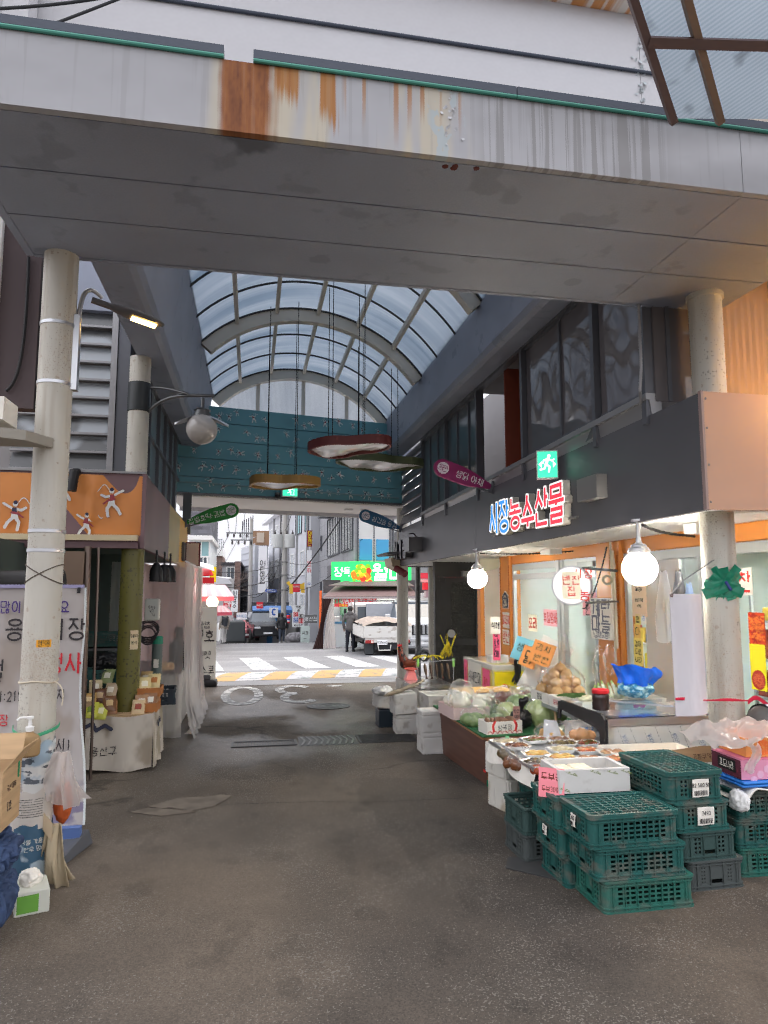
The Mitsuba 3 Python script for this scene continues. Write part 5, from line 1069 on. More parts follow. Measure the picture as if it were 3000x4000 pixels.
for k, (a, b) in enumerate(((9.75, 10.65), (9.2, 9.72))):
    one('glass_sheet', ['greenish glass sheet lying on the far fish boxes', 'greenish glass sheet lying on the middle fish boxes'][k], 'glass sheet', hexa([(2.22, a, .300), (3.05, a-.12, .300), (3.05, b-.12, .300), (2.22, b, .300), (2.22, a, .306), (3.05, a-.12, .306), (3.05, b-.12, .306), (2.22, b, .306)]), 'table_glass')
scene['table_glass'] = {'type': 'dielectric', 'int_ior': 1.5}
sc_ = thing('kitchen_scale', 'pink spring scale at the end of the fish boxes', 'scale'); sx_, sy_, sz_ = 2.34, 10.2, .308
part(sc_, 'body', hexa([(sx_-.10, sy_-.08, sz_), (sx_+.08, sy_-.08, sz_), (sx_+.08, sy_+.08, sz_), (sx_-.10, sy_+.08, sz_), (sx_-.05, sy_-.05, sz_+.13), (sx_+.05, sy_-.05, sz_+.13), (sx_+.05, sy_+.05, sz_+.13), (sx_-.05, sy_+.05, sz_+.13)]), col(S(228, 130, 128), .4)); part(sc_, 'pan', lathe([(.03, sz_+.131), (.10, sz_+.15), (.105, sz_+.165), (.10, sz_+.158), (.0, sz_+.15)], 24, (sx_, sy_, 0)), col(S(235, 120, 110), .35), 40)
# rack of dried fish
rk = thing('drying_rack', 'thin steel rail with green clips holding dried fish', 'rack'); part(rk, 'rail', rod((2.40, 10.15, .56), (2.98, 10.05, .60), .006), steel); 
for x in (2.42, 2.96): part(rk, 'leg', rod((x, 10.1, .30), (x, 10.1, .60), .006), steel); part(rk, 'clip', box(x-.015, x+.015, 10.08, 10.12, .50, .62), col(S(140, 200, 100), .5))
r2 = np.random.default_rng(8)
def fishm(p, q, r): return tube(bez([p, (np.asarray(p)+q)/2+[0, 0, .01], q], 7), [r*.3, r, r*1.1, r, r*.7, r*.35, r*.9], 6)
for i in range(5): x = 2.52+i*.085; one('dried_fish', 'dark dried fish hanging %s from the alley end of the steel rail' % ORD[i], 'dried fish', fishm((x, 10.1, .55), (x+.02, 10.1+.03*r2.normal(), .33), .022), col(S(88, 70, 56), .5), True, group='dried fish on the rail')
for i in range(4): x = 1.82+i*.05; one('dried_fish', 'long grey dried fish lying %s from the alley on the tilted foam box' % ORD[i], 'dried fish', fishm((x-.12, 8.98+.05*i, gz(9)+.50), (x+.32, 9.12+.03*i, gz(9)+.60+.02*i), .026), col(S(150, 138, 118), .45), True, group='dried fish lying on the tilted foam box')
one('plastic_bag', 'crumpled white bag on the far foam box', 'plastic bag', crumple((1.80, 9.6, gz(9.6)+.50), (.15, .14, .07), .4, 3, 4), white_m, True)
ys = col(S(220, 200, 40), .5)
ms = []
for i in range(16):
    a = r2.random()*2*PI; ms.append(tube(bez([(3.15, 11.0, .80), (3.15+.06*math.cos(a), 11.0+.05*math.sin(a), .74), (3.15+.14*math.cos(a), 11.0+.1*math.sin(a), .52+.12*r2.random())], 6), .006, 5))
for i in range(8):
    a = r2.random()*2*PI; ms.append(tube(bez([(3.15, 11.0, .55), (3.15+.05*math.cos(a), 11.0, .70), (3.15+.14*math.cos(a), 11.0, .86+.06*r2.random())], 6), .006, 5))
one('strap_bundle', 'bundle of yellow plastic straps hanging by the lattice door', 'straps', cat(ms), ys, True)
ms = [tube(bez([(2.62, 10.25, .62), (2.62+.15*math.cos(a), 10.25+.1*math.sin(a), .69), (2.62+.24*math.cos(a), 10.25+.12*math.sin(a), .60)], 6), .006, 5) for a in np.linspace(0, 6.2, 14)]
one('strap_bundle', 'splayed knot of yellow straps on the drying rail', 'straps', cat(ms), ys, True)
cst = thing('cardboard_stack', 'stack of flattened brown cardboard on the bench before the freezer', 'cardboard')
kraft = mat('kraft_card', lambda p, n, uv: mi.Color3f(.42, .28, .15)*(.8+.35*fbm(p.x*5, p.y*5, p.z*40, 3)), .7)
for i in range(7): part(cst, 'sheet', mv(bevel_box(.72-.03*(i % 3), .5, .028, .003), 2.86+.02*((i*5) % 3-1), 8.55, .10+i*.030, .03*((i*3) % 5-2)), kraft)
part(cst, 'foam_slab', mv(bevel_box(.64, .42, .055, .006), 2.88, 8.55, .312, .05), foam_m); part(cst, 'top_sheet', mv(bevel_box(.68, .46, .012, .003), 2.89, 8.55, .369, .06), col(S(216, 172, 104), .6))
foam('white foam box beside the cardboard stack against the freezer', 3.10, 8.85, .092, .3, .3, .22, .05)
# ---------------------------------------------------------------- yellow chest freezer
fz_ = thing('chest_freezer', 'yellow chest freezer with posters on its side and glass sliding lid', 'freezer')
x0, x1, y0, y1, zt = 3.24, 3.88, 9.18, 10.5, .60; zb0 = gz(9.2)
yel = col(S(226, 205, 28), .35)
part(fz_, 'body', hexa([(x0+.01, y0+.01, zb0), (x1-.01, y0+.01, zb0), (x1-.01, y1-.01, zb0), (x0+.01, y1-.01, zb0), (x0+.01, y0+.01, zt-.06), (x1-.01, y0+.01, zt-.06), (x1-.01, y1-.01, zt-.06), (x0+.01, y1-.01, zt-.06)]), col(S(205, 200, 150), .4))
part(fz_, 'front_panel', box(x0+.03, x1-.02, y0-.004, y0+.009, zb0+.03, zt-.085), yel); part(fz_, 'side_panel', box(x0-.004, x0+.009, y0+.04, y1-.03, zb0+.03, zt-.1), col(S(206, 190, 96), .4))
part(fz_, 'rim', cat(box(x0, x1, y0, y0+.06, zt-.06, zt), box(x0, x1, y1-.06, y1, zt-.06, zt), box(x0, x0+.05, y0+.06, y1-.06, zt-.06, zt), box(x1-.05, x1, y0+.06, y1-.06, zt-.06, zt)), col(S(196, 196, 188), .4))
part(fz_, 'liner', box(x0+.04, x1-.04, y0+.05, y1-.05, zt-.4, zt-.38), white_m)
part(fz_, 'glass_lid', TM([(x0+.04, y0+.05, zt-.01), (x1-.04, y0+.05, zt-.01), (x1-.04, y1-.05, zt+.005), (x0+.04, y1-.05, zt+.005)], [[0, 1, 2], [0, 2, 3]]), 'glass_pane')
M = frame([x0+.33, y0-.0055, .20], [1, 0, 0], [0, 0, 1])
cl = unary_union([aff.scale(shapely.Point(0, 0).buffer(.085), 1.15, .8), shapely.Point(0, .09).buffer(.06)])
lg = part(fz_, 'logo', put(mv(prism(cl, .001), -.16, 0, 0), M), ink_r); part(lg, 'badge', put(mv(prism(cl.buffer(-.012), .001), -.16, 0, .0012), M), pap); part(lg, 'lettering', put(mv(prism(text_poly('오뚜기', .07, .02, .8), .001), -.16, -.015, .0024), M), ink_r)
part(lg, 'face', put(mv(prism(shapely.Point(0, .1).buffer(.028).difference(shapely.Point(0, .1).buffer(.022)), .001), -.16, 0, .0024), M), ink_r)
part(fz_, 'lettering', put(mv(prism(text_poly('맛있는', .06, .01), .001), .02, .0, 0), M), ink); part(fz_, 'lettering', put(mv(prism(unary_union([text_poly('오뚜기', .13, .025, .9)]), .001), .20, .0, 0), M), blue_m)
part(fz_, 'sticker', put(mv(prism(sbox(-.04, -.05, .04, .05), .001), .22, .29, 0), M), pap_y)
pn = col(S(238, 96, 140), .6)
for (v, w, m, tx, h, lab) in ((10.36, .17, pn, '식혜', .42, 'magenta poster at the far end of the freezer side'), (9.93, .60, pap, '식혜판매', .42, 'white poster reading sweet rice drink on the freezer side'), (9.42, .30, pn, '팥죽', .34, 'magenta poster at the near end of the freezer side')):
    paper('poster', lab, 'poster', [x0-.012, v, .36], RW, RU, w, h, m, [(tx, .15 if w > .3 else .10, 0, 0, ink if m == pap else ink_r, .95 if w > .3 else .8, w < .25, .02)])
st_ = thing('stick_sign', 'magenta card on a stick standing on the freezer lid', 'sign'); part(st_, 'stick', rod((3.40, 9.4, .6), (3.38, 9.4, 1.22), .008), offwhite)
k = part(st_, 'card', put(mv(prism(sbox(-.05, -.21, .05, .21), .004), z=-.002), frame([3.38, 9.388, .86], [.8, -.6, 0], [0, 0, 1])), pn); part(k, 'lettering', put(mv(prism(text_poly('식혜판매', .085, .02, .9, True), .001), z=.0025), frame([3.38, 9.388, .86], [.8, -.6, 0], [0, 0, 1])), ink)
k = part(st_, 'card', put(mv(prism(sbox(-.07, -.12, .07, .12), .004), z=-.002), frame([3.37, 9.39, 1.13], [.8, -.6, 0], [0.1, 0, 1])), pap); part(k, 'lettering', put(mv(prism(text_poly('식혜', .10, .02, .6), .001), z=.0025), frame([3.37, 9.39, 1.13], [.8, -.6, 0], [.1, 0, 1])), ink)
foam('small white foam tray on the freezer lid', 3.45, 9.55, .606, .26, .2, .10, 0, lid=False, open_=True)
# rubber glove
def skin(bones, ln=.02, it=6, bl=None):
    import manifold3d as m3
    out = []
    for (p, r), (q, s) in bones:
        a = m3.Manifold.sphere(r, 14).translate(tuple(map(float, p))); b = m3.Manifold.sphere(s, 14).translate(tuple(map(float, q))); out.append(m3.Manifold.batch_hull([a, b]))
    m = m3.Manifold.batch_boolean(out, m3.OpType.Add).refine_to_length(ln).to_mesh()
    t = trimesh.Trimesh(m.vert_properties[:, :3], m.tri_verts, process=True)
    trimesh.smoothing.filter_taubin(t, .5, .53, it); return t
gx_, gy_ = 3.585, 9.13
bones = [(((gx_, gy_, .66), .052), ((gx_, gy_, .50), .045)), (((gx_, gy_, .50), .045), ((gx_-.01, gy_, .42), .042))]
for i, dx in enumerate((-.04, -.014, .014, .038)): bones.append((((gx_+dx*.8, gy_, .43), .016), ((gx_+dx*1.25, gy_-.005, .34+.012*abs(i-1.5)), .011)))
bones.append((((gx_-.035, gy_, .47), .018), ((gx_-.08, gy_, .39), .012)))
gv_ = skin(bones, .012, 5); gv_.vertices[:, 1] = gy_+(gv_.vertices[:, 1]-gy_)*.45
gl_ = thing('rubber_glove', 'black rubber glove hanging over the freezer edge', 'glove'); part(gl_, 'glove', gv_, col((.012, .012, .013), .3), True)
part(gl_, 'mark', put(mv(prism(shapely.Point(0, 0).buffer(.02).difference(shapely.Point(0, 0).buffer(.014)), .001), z=.026), frame([gx_, gy_, .645], [1, 0, 0], [0, 0, 1])), pap)
part(gl_, 'cuff', box(gx_-.05, gx_+.05, gy_-.01, gy_+.08, .601, .612), col((.012, .012, .013), .3))
bk = thing('basket', 'brown woven plastic basket beside the freezer', 'basket'); part(bk, 'wall', mv(cat([put(prism(window_face(.14, .17, 4, 4, None, None, (.012, .02), .012), .004), frame([dx, dy, 0], r, [0, 0, 1])) for dx, dy, r in ((0, -.07, [1, 0, 0]), (0, .07, [-1, 0, 0]), (-.07, 0, [0, -1, 0]), (.07, 0, [0, 1, 0]))]), 3.52, 8.05, .34), col(S(120, 92, 66), .6)); part(bk, 'rim', mv(prism(sbox(-.08, -.08, .08, .08).difference(sbox(-.068, -.068, .068, .068)), .015), 3.52, 8.05, .51), col(S(130, 100, 72), .6)); part(bk, 'stand', box(3.42, 3.62, 7.95, 8.15, gz(8), .34), col((.03, .03, .03), .6))
# rooster
def rooster(x, y, z, s=1.0):
    t = thing('rooster', 'reddish brown rooster figure with a red comb standing at the far pillar', 'rooster')
    def q(*p): return (x+p[0]*s, y+p[1]*s, z+p[2]*s)
    body = skin([((q(-.03, 0, .20), .085*s), (q(.07, 0, .17), .075*s)), ((q(-.05, 0, .23), .07*s), (q(-.10, 0, .36), .040*s)), ((q(-.10, 0, .36), .040*s), (q(-.11, 0, .43), .033*s)), ((q(.07, 0, .19), .06*s), (q(.14, 0, .28), .04*s))], .014*s, 6)
    n_ = meshkit.fbm(np.array(body.vertices)*70, 3, 2); body.vertices += body.vertex_normals*((n_-.5)*.02)[:, None]
    part(t, 'body', body, mat('feather_red', lambda p, n, uv: mix(mi.Color3f(.22, .05, .03), mi.Color3f(.03, .02, .02), smoothstep(.48, .62, fbm(p.x*26, p.y*26, p.z*14, 3))), .5), True)
    part(t, 'comb', put(prism(Polygon([(-.05, 0), (-.045, .045), (-.03, .02), (-.015, .055), (0, .02), (.018, .048), (.03, .0)]), .010), frame(q(-.105, .005, .455), [s, 0, 0], [0, 0, 1])), col(S(190, 30, 35), .5))
    part(t, 'wattle', mv(blob((0, 0, 0), 1, (.012*s, .01*s, .028*s), 0), *q(-.135, 0, .385)), col(S(190, 30, 35), .5), True); part(t, 'beak', tube([q(-.135, 0, .43), q(-.18, 0, .415)], [.013*s, .002], 8), col(S(210, 170, 80), .4)); part(t, 'eye', blob(q(-.125, -.03*s, .44), .006, amp=0, n=1), black_m)
    for k in range(9):
        a = .35+k*.13; part(t, 'tail_feather', thick(grid(lambda u, v: np.stack([q(0, 0, 0)[0]+s*(.12+.20*u*math.cos(a)+.05*u*u), q(0, 0, 0)[1]+s*((k-4)*.012+.03*(v-.5)), q(0, 0, 0)[2]+s*(.24+.26*u*math.sin(a)-.12*u*u*(1.2-math.sin(a)))+.0*v], -1), 8, 3), .004), col((.02, .03, .03), .35), True)
    part(t, 'wing', mv(blob((0, 0, 0), 1, (.09*s, .02*s, .05*s), .2, 3), *q(.02, -.075, .21)), col(S(120, 55, 30), .5), True)
    for dy in (-.03, .03): part(t, 'leg', cat(tube([q(.0, dy, .13), q(.01, dy, .0)], .009*s, 8), *[tube([q(.01, dy, .008), q(.01+.04*math.cos(a), dy+.03*math.sin(a), .004)], .005*s, 6) for a in (2.4, 3.14, 3.9, 0)]), col(S(200, 160, 70), .5))
rooster(2.36, 10.55, .31, 1.0)
sp = thing('coil', 'black coiled hose beside the rooster', 'coil'); part(sp, 'hose', tube([(2.66+.075*(1-.02*k/8)*math.cos(k*.4), 10.62+.002*k, .60+.075*math.sin(k*.4)) for k in range(64)], .008, 6), black_m, True)
# ================================================================ VEGETABLE TABLE
vt = thing('low_table', 'low brown panelled table covered with green turf under the vegetables', 'table')
wood_b = mat('brown_veneer', lambda p, n, uv: mi.Color3f(.115, .052, .036)*(.75+.5*fbm(p.x*3, p.y*3, p.z*24, 3)), .5); wood_o = mat('orange_veneer', lambda p, n, uv: mi.Color3f(.30, .13, .055)*(.75+.5*fbm(p.x*3, p.y*20, p.z*26, 3)), .5)
tx0, tx1, ty0, ty1, tz = 2.13, 3.30, 6.30, 8.05, .275
part(vt, 'side_panel', hexa([(tx0+.035, ty0, gz(6.3)), (tx0+.06, ty0, gz(6.3)), (tx0+.04, ty1, gz(8)), (tx0+.015, ty1, gz(8)), (tx0, ty0, tz-.02), (tx0+.025, ty0, tz-.02), (tx0+.005, ty1, tz-.02), (tx0-.02, ty1, tz-.02)]), wood_b)
part(vt, 'front_panel', box(tx0+.05, tx1, ty0-.004, ty0+.02, gz(6.3)+.05, tz-.02), wood_o); part(vt, 'corner_post', box(tx0+.03, tx0+.075, ty0-.012, ty0-.0045, gz(6.3)+.06, tz-.02), col(S(176, 118, 70), .5))
part(vt, 'foot_tape', box(tx0+.02, tx0+.10, ty0-.014, ty0-.0045, gz(6.3), gz(6.3)+.058), col(S(20, 110, 80), .4)); part(vt, 'top', box(tx0-.02, tx1, ty0, ty1, tz-.02, tz), wood_o)
turf_m = mat('green_turf', lambda p, n, uv: mi.Color3f(.02, .10, .035)*(.55+.9*noise(p.x*260, p.y*260, 1.0)), .8)
part(vt, 'turf', box(tx0-.024, tx1, ty0-.016, ty1, tz+.001, tz+.012), turf_m)
part(vt, 'round_sticker', put(prism(sbox(-.03, -.06, .03, .06).buffer(.012), .001), frame([tx0+.031, 6.36, .02], [0, -1, 0], [.14, 0, 1])), ink_r)
ZT = tz+.013
wrap = 'clear_plastic'
def mesh_at(m, x, y, z): return m.copy().apply_translation([x, y, z])
cab_m = mat('cabbage_leaf', lambda p, n, uv: mix(mi.Color3f(.36, .46, .15), mi.Color3f(.60, .66, .36), fbm(p.x*13, p.y*13, p.z*13, 4)), .4)
cab_d = mat('cabbage_dark', lambda p, n, uv: mix(mi.Color3f(.12, .24, .06), mi.Color3f(.36, .46, .18), fbm(p.x*16, p.y*16, p.z*16, 4)), .4)
def cabbage(label, x, y, r, m, seed):
    t = thing('cabbage', label, 'cabbage', 'wrapped cabbages on the green turf'); part(t, 'heart', blob((x, y, ZT+r*.9), r*.9, (1, 1, .92), .05, 2, 3, seed), m, True)
    q = np.random.default_rng(seed)
    for k in range(5):
        a, e = k*1.26+q.random()*.5, .1+q.random()*.5; g = ico(3); v = np.array(g.vertices); keep = v[g.faces].mean(1)[:, 0] > .35
        g = TM(v*(1+.05*np.sin(8*v[:, [1]]+k)+.02*np.sin(19*v[:, [2]])), g.faces[keep]); g.remove_unreferenced_vertices()
        g.apply_scale(r*(.95+.02*k)); g.apply_transform(trimesh.transformations.euler_matrix(0, -e, a)); part(t, 'leaf', mesh_at(g, x, y, ZT+r*.9), m, True)
    part(t, 'wrap', crumple((x, y, ZT+r*.98), (r*1.07, r*1.07, r*1.06), .10, 4, seed+20, 2.6), wrap, True)
cabbage('large pale green cabbage wrapped in plastic beside the black bag', 2.82, 6.62, .135, cab_m, 1)
cabbage('smaller green cabbage wrapped in plastic at the edge of the turf', 3.05, 6.75, .105, cab_d, 2)
cabbage('dark green wrapped cabbage behind the black bag', 2.78, 7.05, .13, cab_d, 3)
cabbage('pale wrapped cabbage behind the chili printed box', 2.60, 6.95, .10, cab_m, 4)
bb = thing('black_bag', 'knotted black plastic bag on the turf between box and cabbage', 'plastic bag')
part(bb, 'bag', crumple((2.575, 6.52, ZT+.095), (.115, .09, .098), .30, 4, 3, 2.4), col((.012, .012, .013), .22), True)
part(bb, 'knot', cat(tube(bez([(2.575, 6.52, ZT+.15), (2.58, 6.52, ZT+.22), (2.60, 6.52, ZT+.29)], 8), [.05, .03, .02, .018, .022, .028, .034, .02], 8), tube(bez([(2.59, 6.52, ZT+.2), (2.62, 6.51, ZT+.27), (2.655, 6.52, ZT+.30)], 6), [.02, .018, .022, .028, .03, .012], 7)), col((.012, .012, .013), .22), True)
def tray_box(label, x, y, z, w, d, h, m, rz=0, prints=(), catg='carton', group=None):
    t = thing('carton', label, catg, group); th = .005
    o = sbox(-w/2, -d/2, w/2, d/2); part(t, 'carton', mv(cat(mv(prism(o, .006)), mv(prism(o.difference(o.buffer(-th, join_style=2)), h-.006), z=.0055)), x, y, z, rz), m)
    c, s = math.cos(rz), math.sin(rz)
    for (side, g, mm) in prints:
        lo, r = {'front': ((0, -d/2-.001), (1, 0)), 'left': ((-w/2-.001, 0), (0, -1))}[side]
        M = frame([x+c*lo[0]-s*lo[1], y+s*lo[0]+c*lo[1], z+h/2], [c*r[0]-s*r[1], s*r[0]+c*r[1], 0], [0, 0, 1])
        part(t, 'print', put(mv(prism(g, .0008)), M), mm)
    return t
chili = unary_union([aff.translate(LineString([(.0, .045), (-.022, .01), (-.012, -.035)]).buffer(.011), -.10, .01), aff.translate(LineString([(.0, .045), (.022, .01), (.012, -.035)]).buffer(.011), .10, .01)])
wave = unary_union([aff.translate(shapely.Point(0, 0).buffer(.025).difference(shapely.Point(0, 0).buffer(.018)).intersection(sbox(-.05, 0, .05, .05)), -.15+.05*i, -.052) for i in range(7)])
tray_box('white carton printed with two red chilies holding brown roots', 2.34, 6.44, ZT, .36, .20, .115, pap, .10, [('front', unary_union([chili, wave]), ink_r), ('front', aff.translate(text_poly('청국장', .05, .015), 0, 0), ink)])
r2 = np.random.default_rng(31); root_m = mat('root_brown', lambda p, n, uv: mi.Color3f(.20, .10, .055)*(.6+.8*fbm(p.x*30, p.y*30, p.z*30, 3)), .6)
for i in range(9): x = 2.21+.032*i; one('root', 'brown knobbly root lying %s from the alley in the chili printed carton' % ORD[i], 'root vegetable', tube(bez([(x, 6.38, ZT+.10), (x+.03*r2.normal(), 6.44, ZT+.125+.01*r2.normal()), (x+.04*r2.normal(), 6.51, ZT+.11)], 7), np.array([.008, .018, .022, .024, .02, .017, .007])*(.9+.3*r2.random()), 7), root_m, True, group='brown roots in the chili carton')
paper('price_card', 'brown price card standing in the carton of roots', 'price card', [2.50, 6.42, ZT+.17], [1, .2, 0], [0, 0, 1], .075, .13, col(S(158, 118, 110), .6), [('한근', .035, 0, .02, ink), ('3000', .03, 0, -.03, ink)])
def bagged(label, x, y, z, s, m, seed, n=7, sz=.05, group=None, kind='vegetable bag'):
    t = thing('vegetable_bag', label, kind, group); q = np.random.default_rng(seed)
    for k in range(n): part(t, 'vegetable', blob((x+q.normal()*s[0]*.42, y+q.normal()*s[1]*.42, z+s[2]*(.45+.28*q.random())), sz*(.8+.4*q.random()), (1, 1, .9), .25, 2, 2, seed+k), m, True)
    part(t, 'bag', crumple((x, y, z+s[2]*.9), (s[0], s[1], s[2]), .34, 4, seed, 2.3), wrap, True)
radish = col(S(226, 226, 210), .4); greens = mat('leafy_green', lambda p, n, uv: mix(mi.Color3f(.05, .14, .03), mi.Color3f(.34, .42, .20), fbm(p.x*22, p.y*22, p.z*22, 4)), .45)
purple = mat('purple_root', lambda p, n, uv: mix(mi.Color3f(.12, .035, .04), mi.Color3f(.26, .13, .09), fbm(p.x*18, p.y*18, p.z*18, 3)), .45)
tray_box('pink and white carton of bagged radishes at the alley corner of the turf', 2.26, 7.35, ZT, .40, .5, .12, col(S(214, 190, 186), .6), .05)
bagged('clear bag of white radishes at the far alley corner of the table', 2.24, 7.35, ZT+.04, (.16, .18, .14), radish, 3, 6, .07); bagged('clear bag of round white radishes standing upright behind', 2.36, 7.72, ZT+.02, (.15, .14, .17), radish, 5, 6, .07); bagged('clear bag of one pale round radish near the cardboard stack', 2.62, 7.68, ZT, (.13, .12, .13), radish, 6, 2, .10)
bagged('clear bag of leafy greens at the alley edge of the turf', 2.22, 6.82, ZT, (.15, .20, .10), greens, 7, 8, .06); bagged('clear bag of spinach in a tray beside the radish carton', 2.42, 6.72, ZT, (.13, .14, .10), greens, 8, 8, .05); bagged('clear bag of green onions in the middle of the turf', 2.50, 7.25, ZT, (.2, .16, .10), greens, 9, 9, .055)
bagged('bag of purple sweet potatoes before the freezer', 2.86, 7.70, ZT+.05, (.19, .16, .11), purple, 10, 8, .06); bagged('second bag of purple sweet potatoes near the yellow freezer', 3.14, 7.88, ZT+.05, (.17, .13, .10), purple, 11, 7, .055)
bagged('bag of green cabbage leaves in the middle of the table', 2.98, 7.35, ZT+.04, (.19, .17, .13), cab_d, 12, 7, .08)
bagged('bag of brown burdock at the right of the table', 3.38, 7.72, ZT+.1, (.18, .13, .08), root_m, 14, 8, .04)
tray_box('white tray of carrots behind the cabbages', 3.24, 7.25, ZT+.02, .42, .28, .10, white_m, -.1)
for i in range(8): one('carrot', 'orange carrot lying %s from the alley in the white tray' % ORD[i], 'carrot', tube([(3.08+.045*i, 7.15, ZT+.10), (3.09+.045*i, 7.30+.03*(i % 2), ZT+.11)], [.02, .012], 8), col(S(226, 120, 70), .45), True, group='carrots in the white tray')
sk = thing('wooden_stick', 'wooden stick leaning on the table front beside the cabbages', 'stick'); part(sk, 'stick', rod((2.83, 6.20, .12), (2.90, 6.45, .48), .012), col(S(205, 175, 130), .6)); part(sk, 'wrap', rod((2.835, 6.215, .145), (2.86, 6.31, .28), .0135), offwhite)
# ---------------------------------------------------------------- second shelf of boxes against the window
bs = thing('box_shelf', 'shelf of stacked cartons against the shop window', 'shelf'); part(bs, 'top', box(2.80, 3.85, 5.85, 6.85, .50, .53), alu_d)
for a, b in ((2.84, 5.9), (2.84, 6.8), (3.8, 5.9), (3.8, 6.8)): part(bs, 'leg', box(a-.02, a+.02, b-.02, b+.02, gz(7)-.02, .50), alu_d)
ZS = .532
pr1 = unary_union([aff.translate(shapely.Point(0, 0).buffer(.03), -.05, -.01), aff.translate(shapely.Point(0, 0).buffer(.03), .01, -.01)])
tray_box('white carton with fruit print under the onions', 3.0, 6.60, ZS, .38, .42, .10, pap, .0, [('left', text_poly('양파', .06, .02), ink), ('front', pr1, col(S(200, 110, 70), .5))])
tray_box('white printed carton of green peppers beside the jar', 3.0, 6.17, ZS, .38, .40, .10, pap, .0, [('left', text_poly('오이 고추', .05, .015), ink_r), ('front', pr1, ink_r)])
tray_box('white carton with two pink plums holding the blue bag', 3.42, 5.95, ZS+.04, .5, .34, .09, pap, 0, [('front', pr1, col(S(210, 70, 140), .5)), ('front', aff.translate(text_poly('포도', .04, .01), .14, 0), ink_p)])
tray_box('shallow white carton of brown nuts near the pillar', 3.72, 5.55, ZS+.02, .4, .3, .09, pap, .1)
part(bs, 'riser', box(2.85, 3.83, 5.5, 6.1, .50, .57), alu_d)
on_m = mat('onion_skin', lambda p, n, uv: mix(mi.Color3f(.50, .26, .08), mi.Color3f(.66, .44, .22), fbm(p.x*20, p.y*20, p.z*8, 3)), .35)
ob_ = thing('onion_bag', 'clear net bag heaped with golden onions', 'onion bag'); q = np.random.default_rng(4)
k = 0
for lz_, nn, rr in ((.06, 9, .17), (.14, 7, .13), (.21, 4, .075), (.27, 1, 0)):
    for i in range(nn):
        a = i*2*PI/nn+lz_*9; r_ = rr*(.55+.45*(i % 2) if nn > 5 else 1); at_ = (3.03+r_*1.05*math.cos(a), 6.58+r_*1.2*math.sin(a), ZS+.05+lz_)
        part(ob_, 'onion', cat(blob(at_, .052+.008*q.random(), (1, 1, .95), .06, 2, 2, k), tube([np.array(at_)+[0, 0, .045], np.array(at_)+[.01*q.normal(), .01, .07]], [.012, .004], 6)), on_m, True); k += 1
part(ob_, 'bag', crumple((3.04, 6.58, ZS+.18), (.24, .25, .19), .22, 4, 9, 2.2), wrap, True)
pep = col(S(66, 98, 48), .4)
for i in range(14): a = q.random()*2-1; one('green_pepper', 'long green pepper heaped in the printed carton', 'pepper', tube(bez([(2.86+.02*i, 6.31+.02*a, ZS+.095), (2.90+.015*i, 6.23, ZS+.125+.012*q.random()), (2.94+.01*i, 6.13+.03*a, ZS+.10)], 6), [.006, .012, .014, .013, .010, .003], 6), pep, True, group='green peppers heaped in the carton')
for i in range(9):
    x = 3.14+.035*i; lk = thing('leek', 'white leek with a green end, %s from the alley in its tray' % ORD[i], 'leek', 'leeks in the tray behind the jar')
    part(lk, 'stem', tube([(x, 6.02, ZS+.10+.02*(i % 3)), (x+.10, 6.26, ZS+.15+.02*(i % 3))], [.017, .015], 8), col(S(228, 230, 205), .4), True); part(lk, 'green_end', tube([(x+.10, 6.26, ZS+.15+.02*(i % 3)), (x+.14, 6.36, ZS+.17+.02*(i % 3))], [.015, .011], 8), col(S(150, 180, 100), .4), True)
tray_box('grey tray of leeks behind the jar', 3.34, 6.18, ZS, .30, .34, .09, col(S(190, 196, 190), .5))
tray_box('white tray of bean sprouts on the shelf', 2.98, 5.86, ZS+.04, .26, .2, .08, white_m)
one('bean_sprouts', 'heap of pale bean sprouts in the white tray', 'sprouts', blob((2.98, 5.86, ZS+.12), 1, (.11, .085, .04), .5, 6, 3, 3), col(S(222, 222, 188), .5), True)
bl = thing('blue_bag', 'open bright blue plastic bag full of small blue packets', 'plastic bag'); bx, by, bz = 3.42, 5.86, ZS+.135
def bagw(u, v):
    a = 2*PI*u; r_ = .13+.05*v+.016*np.sin(7*a+5*v)+.010*np.sin(13*a); r_ = r_*(1+.18*np.sin(PI*v)*np.cos(a))
    return np.stack([bx+r_*1.12*np.cos(a), by+r_*np.sin(a), bz+.12+.14*v+.035*np.cos(a+2.4)*v+.012*np.sin(5*a)], -1)
part(bl, 'bag', thick(grid(bagw, 64, 14), .003), col(S(28, 100, 220), .22), True); part(bl, 'filled_base', crumple((bx, by, bz+.075), (.165, .15, .085), .28, 4, 5, 3.0), mat('bag_packets', lambda p, n, uv: mix(mi.Color3f(.03, .22, .40), mi.Color3f(.35, .58, .66), smoothstep(.4, .65, fbm(p.x*34, p.y*34, p.z*34, 3))), .2), True)
jr = thing('jar', 'glass jar of dark sauce with a red lid on the display case', 'jar'); jx, jy, jz = 2.78, 5.30, .665
part(jr, 'glass', lathe([(.05, jz), (.066, jz+.006), (.068, jz+.05), (.064, jz+.07), (.068, jz+.09), (.068, jz+.115), (.058, jz+.128), (.0, jz+.129)], 32, (jx, jy, 0)), mat('dark_sauce', (.020, .007, .006), .06, .6, clearcoat=1.0), 50)
part(jr, 'lid', lathe([(.064, jz+.130), (.068, jz+.134), (.068, jz+.158), (.062, jz+.164), (.0, jz+.166)], 32, (jx, jy, 0)), col(S(200, 30, 40), .35), 50)
